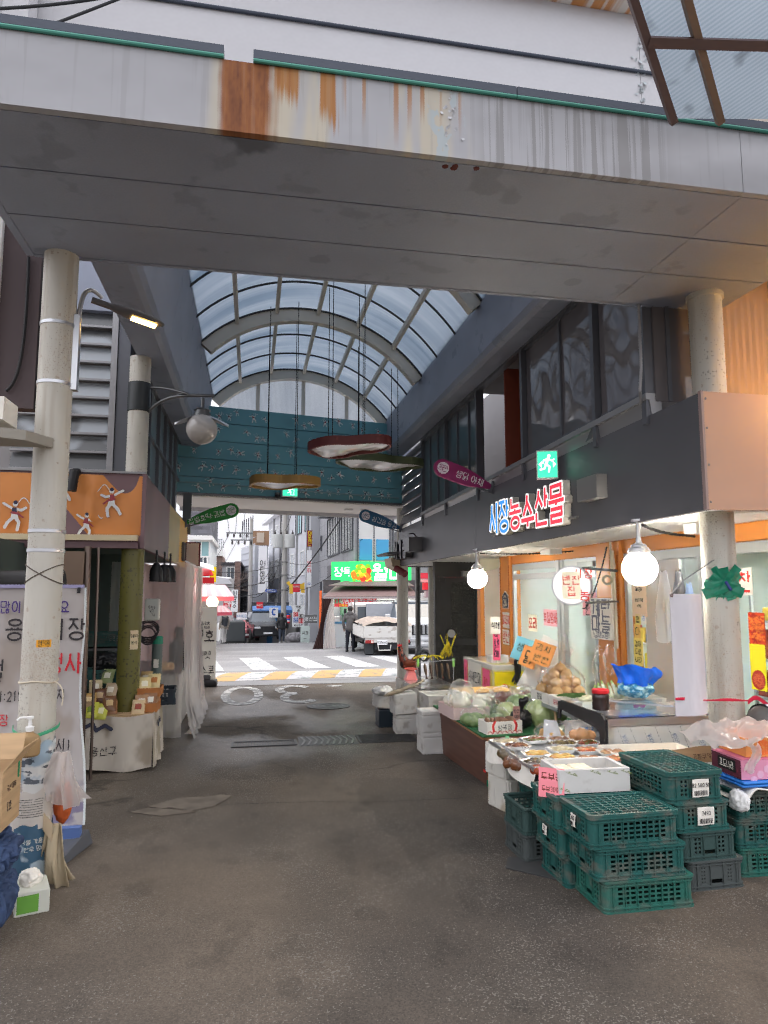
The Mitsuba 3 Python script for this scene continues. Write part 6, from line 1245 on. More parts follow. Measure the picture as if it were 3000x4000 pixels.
bt = thing('bottle_bag', 'black shopping bag with pale letters standing inside the window', 'bag'); part(bt, 'bag', mv(bevel_box(.14, .18, .48, .03), US+.25, 6.15, .48), col((.03, .045, .04), .45)); part(bt, 'lettering', put(prism(text_poly('EXIT', .07, .02, 1, True), .001), frame([US+.179, 6.15, .72], RW, RU)), pap)
# ---------------------------------------------------------------- glass display case
dc = thing('display_case', 'stainless display case with black side frame and filmed steel front', 'display case')
cx0, cx1, cy0, cy1, cz = 2.67, 3.62, 5.0, 5.82, .662
part(dc, 'front_panel', box(cx0+.05, cx1, cy0, cy0+.02, gz(5)-.02, cz-.075), col((.60, .61, .62), .32, .5, .25)); part(dc, 'front_post', box(cx0, cx0+.048, cy0-.008, cy0+.03, gz(5)-.02, cz-.07), steel)
part(dc, 'top_rail', box(cx0, cx1, cy0-.012, cy0+.05, cz-.068, cz-.012), steel); part(dc, 'back_rail', box(cx0, cx1, cy1-.05, cy1, cz-.05, cz-.01), steel); part(dc, 'mid_rail', bar((cx0+.38, cy1-.03, cz-.002), (cx1, cy0+.2, cz-.002), .03, .012), steel)
part(dc, 'glass_top', box(cx0+.005, cx1, cy0-.01, cy1, cz-.010, cz-.002), 'table_glass')
P = Polygon([(0, -.34), (0, 0), (.05, .028), (.74, .028), (.80, .01), (.82, -.12), (.795, -.12), (.775, -.035), (.72, -.035), (.10, -.075), (.065, -.11), (.065, -.34)]).buffer(.008)
part(dc, 'side_frame', put(mv(prism(aff.scale(P, -1, 1, origin=(0, 0)), .02), z=.002), frame([cx0-.006, cy0+.0, cz-.02], [0, -1, 0], [0, 0, 1])), black_m)
part(dc, 'inner_shelf', box(cx0+.03, cx1, cy0+.03, cy1, .36, .375), steel); part(dc, 'base', box(cx0+.04, cx1, cy0+.03, cy1, gz(5), .30), steel_d)
M = frame([cx0+.05, cy0-.0015, .0], [1, 0, 0], [0, 0, 1]); fl = sbox(.02, -.05, .92, cz-.085)
ln, ld, lt = [], [], []
for i in range(9):
    x = .03+i*.105; a = np.array([x, .58]); d_ = np.array([.19, -.46]); ln.append(LineString([a+d_*.35, a+d_*.95]).buffer(.0035 if i % 2 else .0012)); ld.append(LineString([a, a+d_*.33]).buffer(.001))
    if i % 2 == 0: lt.append(aff.translate(aff.rotate(text_poly('WOOSUNG', .034, .004), -67, origin=(0, 0)), *(a+d_*.27+[.03, 0])))
part(dc, 'film', put(prism(fl, .0008), M), col(S(206, 208, 206), .3)); part(dc, 'film_lines', put(mv(prism(unary_union(ln+ld).intersection(fl), .0006), z=.001), M), col(S(72, 80, 96), .5)); part(dc, 'film_lettering', put(mv(prism(unary_union(lt).intersection(fl), .0006), z=.001), M), col(S(88, 112, 150), .5))
bw = thing('steel_bowl', 'steel bowl of bagged food on the shelf of the display case', 'bowl'); part(bw, 'bowl', lathe([(.10, .378), (.17, .43), (.19, .475), (.195, .478), (.185, .47), (.16, .42), (.0, .39)], 32, (2.98, 5.42, 0)), steel, 40); part(bw, 'bagged_food', crumple((2.98, 5.42, .49), (.15, .15, .06), .3, 3, 3), wrap, True)
tray_box('white carton with blue letters inside the display case', 2.84, 5.72, .378, .3, .15, .12, pap, 0, [('front', text_poly('배추', .06, .02), blue_m), ('front', aff.translate(text_poly('미', .06, .02), .10, 0), ink_r)])
# ---------------------------------------------------------------- side dish trays
TZ = .418
bt_ = thing('tray_board', 'wide steel tray under the packed side dishes', 'tray'); bd = sbox(1.87, 4.52, 2.66, 5.42)
part(bt_, 'tray', cat(mv(prism(bd, .008), z=TZ), mv(prism(bd.difference(bd.buffer(-.018)), .02), z=TZ+.0075)), steel, 30); part(bt_, 'cloth', grid(lambda u, v: np.stack([1.88+.02*np.sin(13*u)-.03*v, 4.5+.95*u, TZ-.10*v-.02*np.sin(9*u)*v], -1), 24, 5), offwhite, True); part(bt_, 'support', box(2.2, 2.7, 4.55, 5.4, .30, TZ-.002), c_navy)
one('carton_flap', 'green carton edge under the side dish tray', 'carton', box(1.93, 1.95, 5.0, 5.38, .30, .41), col(S(110, 180, 110), .6))
tray_w, tray_g = col(S(230, 230, 224), .35), col(S(186, 184, 178), .4)
food = {'kimchi': (S(150, 62, 30), S(96, 100, 40)), 'jeon': (S(214, 160, 76), S(228, 190, 110)), 'braise': (S(110, 66, 36), S(150, 96, 48)), 'sprout': (S(226, 214, 180), S(210, 196, 150)), 'carrot': (S(216, 110, 60), S(200, 150, 100)), 'fern': (S(86, 70, 40), S(130, 110, 56)), 'cake': (S(204, 166, 124), S(180, 130, 92))}
def dish(label, x, y, kind, seed, w=.20, d=.14, rz=0.0, z=TZ+.009, tilt=0):
    t = thing('dish_tray', label, 'side dish', 'film wrapped side dishes on the steel tray'); q = np.random.default_rng(seed)
    def P_(mm): return mv(mm, x, y, z, rz, tilt)
    o, i_ = bevel_box(w, d, .026, .01), None
    V = []; prof = [(.72, .0), (.92, .022), (1.0, .026), (1.0, .029), (.90, .026), (.70, .006)]
    rings = [np.array(sbox(-w/2+.02, -d/2+.02, w/2-.02, d/2-.02).buffer(.02, 4).exterior.coords)[:-1]*[s, s] for s, _ in prof]; n = len(rings[0]); V = np.vstack([np.c_[r, np.full(n, p[1])] for r, p in zip(rings, prof)])
    F_ = [[k*n+j, k*n+(j+1) % n, (k+1)*n+(j+1) % n] for k in range(5) for j in range(n)]+[[k*n+j, (k+1)*n+(j+1) % n, (k+1)*n+j] for k in range(5) for j in range(n)]+[[5*n, 5*n+j, 5*n+j+1] for j in range(1, n-1)]+[[0, j+1, j] for j in range(1, n-1)]
    part(t, 'tray', P_(TM(V, F_)), tray_w, 40)
    for c_i, c in enumerate(food[kind]):
        ms = []
        for k in range(26 if kind not in ('jeon', 'cake') else 4):
            px_, py_ = (q.random()-.5)*w*.62, (q.random()-.5)*d*.6
            if kind in ('jeon', 'cake'): px_, py_ = (k % 2-.5)*w*.36+c_i*.02, (k//2-.5)*d*.38; ms.append(blob((px_, py_, .022+.008*c_i), .034, (1, .8, .3), .2, 2, 2, seed+k))
            else: ms.append(tube(bez([(px_-.02*q.normal(), py_-.015*q.normal(), .018), (px_, py_, .045-.012*(abs(px_)/w+abs(py_)/d)), (px_+.02*q.normal(), py_+.02*q.normal(), .02)], 5), [.003, .007, .008, .006, .003], 5))
        part(t, 'food', P_(cat(ms)), col(c, .35), True, kind='stuff')
    part(t, 'film', P_(grid(lambda u, v: np.stack([w*.98*(u-.5), d*.98*(v-.5), .030+.022*np.sin(PI*u)*np.sin(PI*v)+.004*meshkit.noise(np.stack([u*7, v*7, u*0+seed], -1))], -1), 10, 8)), wrap, True)
kinds = [('sprout', 'tray of thin brown strips at the far alley corner of the steel tray'), ('kimchi', 'tray of greens and red seasoning, second along the back'), ('braise', 'tray of brown braised roots along the back'), ('fern', 'tray of dark seasoned fern at the back right'), ('kimchi', 'tray of red kimchi at the right end of the back row'),
         ('braise', 'tray of glossy braised pieces on the alley side'), ('jeon', 'tray of golden egg pancakes in the middle row'), ('sprout', 'tray of pale sprouts in the middle of the steel tray'), ('carrot', 'tray of carrot and noodles right of the middle'), ('cake', 'tray of fish cakes at the right'),
         ('fern', 'tray of brown greens at the near alley corner'), ('jeon', 'tray of pale yellow pancakes in the front row'), ('cake', 'tray of brown cakes before the foam box'), ('carrot', 'tray of orange slices behind the foam box')]
pos = [(1.98, 5.30), (2.20, 5.28), (2.42, 5.31), (2.36, 5.12), (2.57, 5.14), (1.98, 5.10), (2.04, 4.88), (2.26, 4.93), (2.46, 4.92), (2.57, 4.76), (1.95, 4.66), (2.15, 4.70), (2.33, 4.66), (2.5, 4.58)]
for i, ((kd, lb_), (x, y)) in enumerate(zip(kinds, pos)): dish(lb_, x, y, kd, 50+i, .20, .15, .12*((i*5) % 3-1), TZ+.009+.012*(i % 2))
for i, (x, y, z, kd) in enumerate(((1.88, 5.0, TZ-.01, 'fern'), (1.86, 4.82, TZ-.03, 'braise'), (1.93, 4.58, TZ-.01, 'kimchi'))):
    bagged(['bag of seasoned greens hanging over the tray edge, farthest', 'bag of brown greens hanging over the tray edge, middle', 'bag of red greens hanging over the tray edge, nearest'][i], x, y, z-.02, (.07, .09, .05), col(food[kd][0], .4), 60+i, 6, .03, None, 'side dish bag')
bagged('clear bag of brown cutlets at the right end of the steel tray', 2.60, 5.32, TZ+.02, (.11, .10, .08), col(S(180, 130, 84), .5), 70, 5, .05, None, 'side dish bag'); bagged('brown paper lined bag behind the side dishes', 2.45, 5.46, TZ-.02, (.17, .09, .09), col(S(176, 130, 50), .5), 71, 6, .05, None, 'side dish bag')
one('paper_card', 'grey plastic card standing behind the side dishes', 'card', put(prism(Polygon([(-.07, -.06), (.08, -.06), (.055, .06), (-.05, .075)]), .003), frame([2.40, 5.42, TZ+.09], [1, -.1, 0], [.1, .25, 1])), col(S(170, 172, 176), .4))
one('plastic_cup', 'green capped bottle top at the back of the steel tray', 'cap', lathe([(.016, TZ+.01), (.016, TZ+.05), (.0, TZ+.052)], 14, (2.02, 5.40, 0)), col(S(110, 200, 130), .4))
# flattened carton and white tray lid between tray and case
tray_box('long white and green carton behind the tall crate stack', 2.85, 4.78, .36, .62, .26, .12, col(S(232, 226, 214), .6), -.06, [('left', text_poly('고추', .05, .02), col(S(160, 180, 60), .6))])
one('cardboard', 'torn brown cardboard strip standing behind the tall crates', 'cardboard', put(prism(Polygon([(0, 0), (.58, .02), (.57, .12), (.43, .125), (.30, .11), (.02, .085)]), .005), frame([2.66, 4.50, .42], [1, -.06, 0], [0, .1, 1])), kraft)
part('cardboard', 'print', put(mv(prism(aff.translate(text_poly('기름쿠키', .035, .01), .43, .055), .0008), z=.0055), frame([2.66, 4.50, .42], [1, -.06, 0], [0, .1, 1])), col(S(90, 70, 50), .6))
# ---------------------------------------------------------------- things at the right pillar
bo = thing('hanging_board', 'blank white board hung on a wire beside the rusty pillar', 'board')
bm = grid(lambda u, v: np.stack([2.785+.225*u+.006*v, 4.30-.05*np.sin(PI*(u-.1))*(u > .1)+.0*v, 1.595-.81*v+.015*u*v], -1), 14, 10); part(bo, 'board', thick(bm, .006), col(S(206, 202, 206), .5), True); part(bo, 'wire', tube([(2.795, 4.30, 1.59), (2.90, 4.30, 1.69), (3.16, 4.33, 1.83)], .004, 6), steel_d); part(bo, 'eyelet', put(prism(shapely.Point(0, 0).buffer(.012).difference(shapely.Point(0, 0).buffer(.006)), .003), frame([2.797, 4.292, 1.585], [1, 0, 0], [0, 0, 1])), col((.1, .05, .04), .5))
gt = thing('tape_patch', 'ragged green tape patch round the rusty pillar with a blue pen stuck in', 'tape'); g_m = mat('green_tape', lambda p, n, uv: mi.Color3f(.012, .20, .115)*(.75+.5*fbm(p.x*30, p.y*30, p.z*30, 2)), .32)
def wrapm(a0, a1, z0, z1, r, j=0): return grid(lambda u, v: np.stack([RP[0]+(r+.003*np.sin(9*u+j))*np.cos(a0+(a1-a0)*u), RP[1]+(r+.003*np.sin(9*u+j))*np.sin(a0+(a1-a0)*u), z0+(z1-z0)*v+.008*np.sin(8*u+j)*v], -1), 20, 4)
f0 = -PI/2-.35
for j, (a0, a1, z0, z1, r) in enumerate(((f0-1.3, f0+1.6, 1.60, 1.645, .1185), (f0-1.35, f0+1.7, 1.648, 1.69, .119), (f0-1.1, f0+.8, 1.57, 1.61, .1195))): part(gt, 'band', thick(wrapm(a0, a1, z0, z1, r, j), .002), g_m, True)
for k in range(12):
    a = k*2*PI/12; cx_, cz_ = .045*math.cos(a), .045*math.sin(a); ang = f0+cx_/.12
    M = frame([RP[0]+(.124+.002*(k % 3))*math.cos(ang), RP[1]+(.124+.002*(k % 3))*math.sin(ang), 1.655+cz_], [-math.sin(ang), math.cos(ang), 0], [.15*math.cos(ang), .15*math.sin(ang), 1])
    part(gt, 'strip', put(mv(grid(lambda u, v: np.stack([(.045+.03*((k*5) % 4)/3)*(v-.5), (.10+.07*((k*7) % 5)/4)*(u-.35), .010*np.sin(3*u+k)+.004*np.sin(5*v+k)], -1), 6, 4), rz=a-PI/2+.5*(((k*3) % 5)/4-.5)), M), g_m)
part(gt, 'pen', rod((RP[0]-.05, RP[1]-.13, 1.68), (RP[0]-.035, RP[1]-.16, 1.62), .010), col(S(30, 50, 120), .4))
rt = thing('red_ribbon', 'red ribbon tied round the pillar and the white board', 'ribbon'); part(rt, 'band', thick(grid(lambda u, v: np.stack([2.785+.56*u, 4.285-.02*np.sin(PI*u)-.03*u, .895+.014*v-.02*u+.006*np.sin(12*u)*v], -1), 24, 3), .002), col(S(206, 40, 66), .4), True); part(rt, 'tail', thick(grid(lambda u, v: np.stack([3.30+.14*u, 4.25-.02*u, .87+.03*(v-.5)+.03*np.sin(4*u)], -1), 10, 3), .002), col(S(206, 40, 66), .4), True)
# fruit boxes on the right-edge crates
zc = gz(3.95)+3*.1665+.005
one('cloth', 'white cloth folded over the crates at the right edge', 'cloth', thick(grid(lambda u, v: np.stack([2.93+.62*u, 3.86+.42*v, zc+.012+.012*np.sin(11*u+3*v)-.10*np.maximum(0, .14-u)*6*(v < .55)], -1), 26, 14), .01), offwhite, True)
one('white_bag', 'white plastic bag hanging off the right crates', 'plastic bag', crumple((2.93, 3.90, zc-.05), (.055, .07, .07), .4, 3, 8), white_m, True)
one('tarp', 'folded bright blue tarpaulin under the grape box', 'tarpaulin', cat([mv(bevel_box(.56, .34, .018, .008), 3.22, 4.03, zc+.03+.019*k, .03*(k-1)) for k in range(2)]), col(S(40, 120, 205), .35), True)
zg = zc+.072
gb = tray_box('pink and purple grape carton with black label panels', 3.19, 4.03, zg, .46, .30, .115, col(S(222, 150, 178), .5), -.06)
part(gb, 'side_panel', put(prism(sbox(-.148, -.055, .148, .055), .0008), frame([3.19-.2322, 4.03+.0138, zg+.0575], [-.06, -1, 0], [0, 0, 1])), col(S(96, 44, 60), .5))
lab_ = sbox(-.085, -.03, .085, .03).buffer(.006)
for o, r in (([3.19-.233-.0012, 4.02+.0138, zg+.065], [-.06, -1, 0]), ([3.19+.10, 4.03-.1565-.004, zg+.065], [1, -.06, 0])):
    part(gb, 'label_panel', put(mv(prism(lab_, .0008), z=.0006), frame(o, r, [0, 0, 1])), ink); part(gb, 'lettering', put(mv(prism(text_poly('포도나라', .045, .012, .8), .0008), z=.0016), frame(o, r, [0, 0, 1])), pap)
part(gb, 'printed_grapes', put(prism(unary_union([shapely.Point(-.14+.045*i, -.02+.03*((i*7) % 3-1)).buffer(.022) for i in range(5)]), .0008), frame([3.19-.02, 4.03-.1505+.0, zg+.05], [1, -.06, 0], [0, 0, 1])), col(S(226, 176, 200), .5)); part(gb, 'lid', mv(bevel_box(.455, .295, .006, .002), 3.19, 4.03, zg+.115, -.06), col(S(206, 120, 150), .5))
zo = zg+.125
ob2 = tray_box('orange carton printed with a cut mandarin on the grape carton', 3.22, 4.05, zo, .40, .28, .11, col(S(236, 160, 90), .5), -.06)
part(ob2, 'printed_fruit', put(prism(unary_union([shapely.Point(0, 0).buffer(.046).difference(unary_union([LineString([(0, 0), (.045*math.cos(a), .045*math.sin(a))]).buffer(.0015) for a in np.linspace(0, 5.6, 9)]))]), .0008), frame([3.13, 4.05-.1352, zo+.055], [1, -.06, 0], [0, 0, 1])), col(S(240, 122, 60), .5)); part(ob2, 'printed_leaf', put(prism(aff.rotate(aff.scale(shapely.Point(.1, 0).buffer(.03), 1.4, .5), 40), .0008), frame([3.20, 4.05-.1405, zo+.07], [1, -.06, 0], [0, 0, 1])), col(S(110, 140, 60), .5))
def drape(u, v):
    x = 2.76+.74*u; y = 3.80+.44*v; q = np.stack([u*5, v*4, u*0+3], -1)
    f = meshkit.fbm(q, 4, 7); r = 1-np.abs(2*meshkit.noise(q*2.3, 5)-1)
    return np.stack([x+.03*np.sin(9*v), y-.03*np.sin(8*u), zo+.10+.16*(f-.35)+.035*r-.20*np.maximum(0, .22-u)*1.6], -1)
one('plastic_sheet', 'crumpled pinkish plastic sheet thrown over the fruit cartons', 'plastic sheet', grid(drape, 60, 40), 'milky_plastic', True)

one('plastic_sheet', 'torn strip of pinkish plastic trailing down the fruit cartons', 'plastic sheet', grid(lambda u, v: np.stack([2.96+.06*u+.03*np.sin(5*v), 3.84-.02*np.sin(9*u), zo+.10-.16*v+.02*np.sin(7*u)], -1), 8, 12), 'milky_plastic', True)
hm = thing('helmet', 'grey dome shaped helmet with a black strap behind the plastic sheet', 'helmet'); part(hm, 'shell', lathe([(.15, 0), (.15, .03), (.135, .075), (.10, .105), (.05, .122), (.0, .126)], 28, (3.42, 4.18, zo+.14)), col(S(92, 90, 88), .35), 40); part(hm, 'strap', thick(grid(lambda u, v: np.stack([3.35+.03*v+0*u, 4.18+.155*np.cos(PI*u), zo+.14+.125*np.sin(PI*u)], -1), 14, 2), .006), black_m, True)
tp = thing('steel_post', 'dark stainless post at the right edge', 'post'); part(tp, 'shaft', box(3.44, 3.485, 4.02, 4.065, zo+.1, 2.15), mat('brushed_bronze', (.16, .12, .10), .3, .5, .8))
# mats, grates, cardboard lying on the lane
def slab(name, label, catg, pts, h, m, kind=None, gap=.0):
    P = Polygon(pts); mm = prism(P, h); mm.vertices[:, 2] += gzv(mm.vertices[:, 1])+.002; return one(name, label, catg, mm, m)
slab('floor_mat', 'thin grey rubber mat sticking out under the green crates', 'mat', [(1.60, 4.35), (1.95, 3.98), (2.0, 4.5), (1.68, 4.52)], .006, col((.05, .05, .05), .6))
slab('cardboard_sheet', 'trodden brown cardboard sheet flattened on the lane', 'cardboard', [(-.80, 6.24), (-.70, 6.16), (-.62, 6.17), (-.45, 6.04), (-.38, 6.07), (-.27, 6.13), (-.20, 6.27), (-.13, 6.44), (-.22, 6.49), (-.35, 6.45), (-.58, 6.46), (-.69, 6.36)], .005, mat('dirty_card', lambda p, n, uv: mi.Color3f(.115, .095, .075)*(.55+.8*fbm(p.x*9, p.y*9, 2.0, 4)), .8)); slab('cardboard_sheet', 'smaller trodden cardboard scrap with holes beside the larger sheet', 'cardboard', [(-.92, 6.10), (-.66, 5.94), (-.40, 6.0), (-.44, 6.04), (-.80, 6.2)], .004, 'dirty_card')
gm_ = col((.035, .035, .036), .45, .5, .4)
gt_ = thing('drain_grate', 'dark steel drain grate across the lane, left of the chequer plate', 'grate'); part(gt_, 'frame', put(prism(sbox(0, 0, .78, .34).difference(sbox(.03, .03, .75, .31)), .014), frame([-.2, 8.62, gz(8.8)+.002], [1, .0, 0], [0, 1, SL])), gm_)
for i in range(22): part(gt_, 'slat', put(prism(sbox(.035+i*.033, .03, .049+i*.033, .31), .010), frame([-.2, 8.62, gz(8.8)+.003], [1, 0, 0], [0, 1, SL])), gm_)
part(gt_, 'pit_shade', put(prism(sbox(.02, .02, .76, .32), .001), frame([-.2, 8.62, gz(8.8)+.002], [1, 0, 0], [0, 1, SL])), col((.008, .008, .008), .9))  # flat black sheet painted as the shade below the slats
cp_ = thing('chequer_plate', 'worn steel plate with a raised chevron pattern over the drain', 'plate'); part(cp_, 'plate', put(prism(sbox(0, 0, .72, .62), .008), frame([.60, 8.55, gz(8.9)+.003], [1, -.02, 0], [0, 1, SL])), gm_)
for i in range(9): part(cp_, 'rib', put(mv(prism(LineString([(.03+i*.075, .04), (.08+i*.075, .31), (.03+i*.075, .58)]).buffer(.012, cap_style=2), .006), z=.008), frame([.60, 8.55, gz(8.9)+.003], [1, -.02, 0], [0, 1, SL])), col((.09, .09, .09), .35, .5, .5))
rb_ = thing('rubber_mat', 'black ribbed rubber mat beside the foam boxes', 'mat'); part(rb_, 'mat', put(prism(sbox(0, 0, .66, .50).buffer(.03), .010), frame([1.36, 8.6, gz(8.8)+.003], [1, -.03, 0], [0, 1, SL])), col((.02, .02, .021), .5))
for i in range(12): part(rb_, 'rib', put(mv(prism(sbox(.0, .02+i*.04, .66, .035+i*.04), .005), z=.010), frame([1.36, 8.6, gz(8.8)+.003], [1, -.03, 0], [0, 1, SL])), col((.03, .03, .031), .5))
mh = thing('manhole_cover', 'round iron manhole cover in the lane near the foam boxes', 'manhole cover'); M = frame([1.30, 11.85, gz(11.85)+.003], [1, 0, 0], [0, 1, SL]); C0 = shapely.Point(0, 0)
part(mh, 'rim', put(prism(C0.buffer(.36, 24).difference(C0.buffer(.31, 24)), .008), M), gm_, 30); part(mh, 'cover', put(prism(C0.buffer(.305, 24), .006), M), gm_)
for r_ in (.10, .18, .26): part(mh, 'ring', put(mv(prism(C0.buffer(r_, 24).difference(C0.buffer(r_-.025, 24)), .004), z=.006), M), col((.08, .08, .08), .4, .5, .4), 30)
# ================================================================ LEFT SIDE STALLS
# roll-up festival banner behind the near pillar
rb2 = thing('roll_up_banner', 'worn white festival banner on a blue and grey stand behind the left pillar', 'banner')
def bn(u, v): return np.stack([-2.10+.90*u+.10*(1-v)**2.2*u+.012*np.sin(9*v), 5.42-.16*(1-v)**3+.012*np.sin(7*u+5*v)+.0*u, .02+1.62*v], -1)
ban_m = mat('banner_vinyl', lambda p, n, uv: mix(mix(mi.Color3f(.40, .37, .355), mi.Color3f(.25, .19, .14), smoothstep(.50, .75, fbm(p.x*6, p.y*2, p.z*3, 4))*.55), mi.Color3f(.12, .10, .20), smoothstep(.52, .66, fbm(p.x*9, p.y, p.z*14+3, 3))*smoothstep(.36, .20, p.z)*.8), .5)
part(rb2, 'sheet', thick(grid(bn, 16, 30), .004), ban_m, True)
BF = frame([-1.645, 5.398, .0], [1, .0, 0], [0, 0, 1])
pur, redb, blk = col(S(70, 52, 120), .6), col(S(196, 40, 52), .6), col(S(48, 44, 46), .6)
for tx, h, dx, dz_, m in (('새해 복 많이 받으세요', .085, -.01, 1.50, pur), ('2022', .155, -.28, 1.27, redb), ('용산시장', .155, .20, 1.34, blk), ('설명절', .155, -.26, 1.06, blk), ('큰행사', .15, .26, 1.10, redb), ('일시:21일(金)까지', .075, .08, .885, blk), ('장소:용문시장', .075, -.22, .72, redb), ('(카드 영수증지참시)', .085, .06, .545, blk), ('상인회', .075, .29, .265, blk), ('서울특별시', .065, .22, .145, blk)):
    mm = prism(aff.translate(text_poly(tx, h, .012, .86), dx, dz_), .001); mm = put(mm, BF); mm.vertices[:, 1] -= .16*(1-np.clip((mm.vertices[:, 2]-.02)/1.62, 0, 1))**3; mm.vertices[:, 0] += .05*(1-np.clip(mm.vertices[:, 2]/1.62, 0, 1))**2.2
    part(rb2, 'lettering', mm, m)
part(rb2, 'side_rail', tube(np.array([bn(np.array(1.0), np.array(v))+[.004, 0, 0] for v in np.linspace(0, 1, 14)]), .008, 6), col(S(200, 205, 205), .4)); part(rb2, 'top_bar', box(-2.10, -1.20, 5.40, 5.43, 1.635, 1.66), col(S(150, 146, 180), .5))
part(rb2, 'bottom_bar', box(-1.84, -1.105, 5.20, 5.26, -.10, .025), col(S(84, 108, 160), .45)); part(rb2, 'base', hexa([(-1.42, 4.86, gz(5)), (-1.2, 4.72, gz(5)), (-1.05, 5.36, gz(5)), (-1.6, 5.4, gz(5)), (-1.36, 4.95, gz(5)+.03), (-1.22, 4.82, gz(5)+.03), (-1.07, 5.30, gz(5)+.11), (-1.5, 5.34, gz(5)+.11)]), col(S(84, 86, 92), .5))
part(rb2, 'clip', box(-1.24, -1.22, 5.385, 5.40, 1.60, 1.64), black_m)
# papers wrapped round the near pillar's foot
def m_poster(p, n, uv):
    a = fbm(p.x*9, p.y*9, p.z*9, 4); b = fbm(p.x*15+4, p.y*15, p.z*26, 3)
    c = mix(mi.Color3f(.30, .40, .48), mi.Color3f(.60, .60, .58), smoothstep(.42, .55, a)); c = mix(c, mi.Color3f(.05, .065, .09), smoothstep(.58, .64, b)*.9)
    return mix(c, mi.Color3f(.34, .24, .14), smoothstep(.62, .70, fbm(p.x*7, p.y*7, p.z*5+9, 3))*.6)
mat('collage_paper', m_poster, .55)
def m_blueposter(p, n, uv): return mix(mi.Color3f(.045, .11, .18), mi.Color3f(.38, .46, .52), smoothstep(.56, .64, fbm(p.x*10, p.y*10, p.z*8+2, 3))*smoothstep(.30, .22, p.z))
mat('blue_poster', m_blueposter, .5)
wp_ = thing('pillar_paper', 'torn posters and newspaper wrapped round the foot of the near left pillar', 'poster')
def shell(z0, z1, r, seed, a0=-2.9, a1=.6): return thick(grid(lambda u, v: np.stack([LP[0]+(r+.004*np.sin(13*u+seed)*v)*np.cos(a0+(a1-a0)*u), LP[1]+(r+.004*np.sin(13*u+seed)*v)*np.sin(a0+(a1-a0)*u), z0+(z1-z0)*v+.006*np.sin(9*u+seed)+.01*np.sin(23*u)*v], -1), 40, 6), .002)
part(wp_, 'photo_sheet', shell(.40, .72, .109, 1), 'collage_paper', True); part(wp_, 'newspaper', shell(.22, .44, .1115, 2), col(S(196, 190, 182), .6), True); part(wp_, 'lower_poster', shell(gz(4.7)+.01, .25, .114, 3), 'blue_poster', True)
part(wp_, 'torn_flap', thick(grid(lambda u, v: np.stack([LP[0]+.09+.06*u, LP[1]-.09-.03*u, .22+.10*v-.06*u], -1), 5, 4), .002), col(S(190, 170, 140), .6), True)
for i, (z, tx) in enumerate(((.16, '음식물 기름'), (.12, '국수 한우 명품'))):
    mm = prism(text_poly(tx, .028, .004), .001); ang = -1.35+mm.vertices[:, 0]/.117; mm.vertices = np.c_[LP[0]+.1185*np.cos(ang), LP[1]+.1185*np.sin(ang), z+mm.vertices[:, 1]]; part(wp_, 'lettering', mm, pap)
for i in range(8):
    mm = sbox(-.07+.012*(i % 3), -.0015, .07, .0015); mm = prism(mm, .001).subdivide().subdivide(); ang = -1.4+mm.vertices[:, 0]/.1145; mm.vertices = np.c_[LP[0]+.1165*np.cos(ang), LP[1]+.1165*np.sin(ang), .30+.014*i+mm.vertices[:, 1]]; part(wp_, 'print_line', mm, ink)
yst = thing('sticker', 'small yellow and black sticker on the near left pillar', 'sticker'); mm = prism(sbox(-.042, -.022, .042, .022), .001).subdivide().subdivide()
def onp(mm, z, r, a): ang = a+mm.vertices[:, 0]/r; q = mm.copy(); q.vertices = np.c_[LP[0]+(r+mm.vertices[:, 2])*np.cos(ang), LP[1]+(r+mm.vertices[:, 2])*np.sin(ang), z+mm.vertices[:, 1]]; return q
part(yst, 'backing', onp(mm, 1.30, .106, -1.15), col(S(226, 160, 40), .5)); part(yst, 'lettering', onp(mv(prism(unary_union([aff.translate(text_poly('예정일', .022, .02), 0, .009), aff.translate(text_poly('02-712', .018, .02), 0, -.011)]), .0008), z=.0013), 1.30, .106, -1.15), ink)
ss = thing('rope', 'grey twine tied round the near left pillar', 'rope')
for z, s in ((1.72, .06), (1.72, -.06)): part(ss, 'loop', tube([(LP[0]+.108*math.cos(a), LP[1]+.108*math.sin(a), z+s*math.sin((a+1.6)*1.0)) for a in np.linspace(-3.2, .4, 26)], .004, 5), col(S(92, 84, 76), .7))
part(ss, 'loop', tube([(LP[0]+.108*math.cos(a), LP[1]+.108*math.sin(a), 1.07+.006*math.sin(3*a)) for a in np.linspace(-3.2, 3.1, 36)], .005, 5), col(S(190, 180, 160), .7)); part(ss, 'tail', tube(bez([(LP[0]+.10, LP[1]-.06, 1.07), (LP[0]+.18, LP[1]-.08, 1.05), (LP[0]+.16, LP[1]-.09, .93)], 8), .004, 5), col(S(190, 180, 160), .7))
sb = thing('soap_bottle', 'dirty pump soap bottle strapped to the left pillar with green tape', 'bottle'); bx_, by_ = LP[0]+.01, LP[1]-.165
part(sb, 'bottle', lathe([(.05, .66), (.06, .67), (.062, .74), (.05, .775), (.022, .79), (.020, .80)], 20, (bx_, by_, 0)), col(S(150, 122, 84), .5), 40); part(sb, 'pump', cat(lathe([(.022, .80), (.024, .825), (.012, .83), (.010, .87), (.018, .872), (.018, .885)], 14, (bx_, by_, 0)), tube([(bx_, by_, .88), (bx_-.05, by_-.02, .882), (bx_-.065, by_-.025, .868)], .007, 6)), white_m, 40)
part(sb, 'tape', thick(grid(lambda u, v: np.stack([LP[0]+.128*np.cos(-3.1+3.4*u)*(1+.0*v), LP[1]+.14*np.sin(-3.1+3.4*u)-.06*np.exp(-((u-.47)/.12)**2), .755+.02*v+.04*np.abs(u-.47)*2], -1), 26, 3), .002), col(S(70, 160, 120), .35), True)
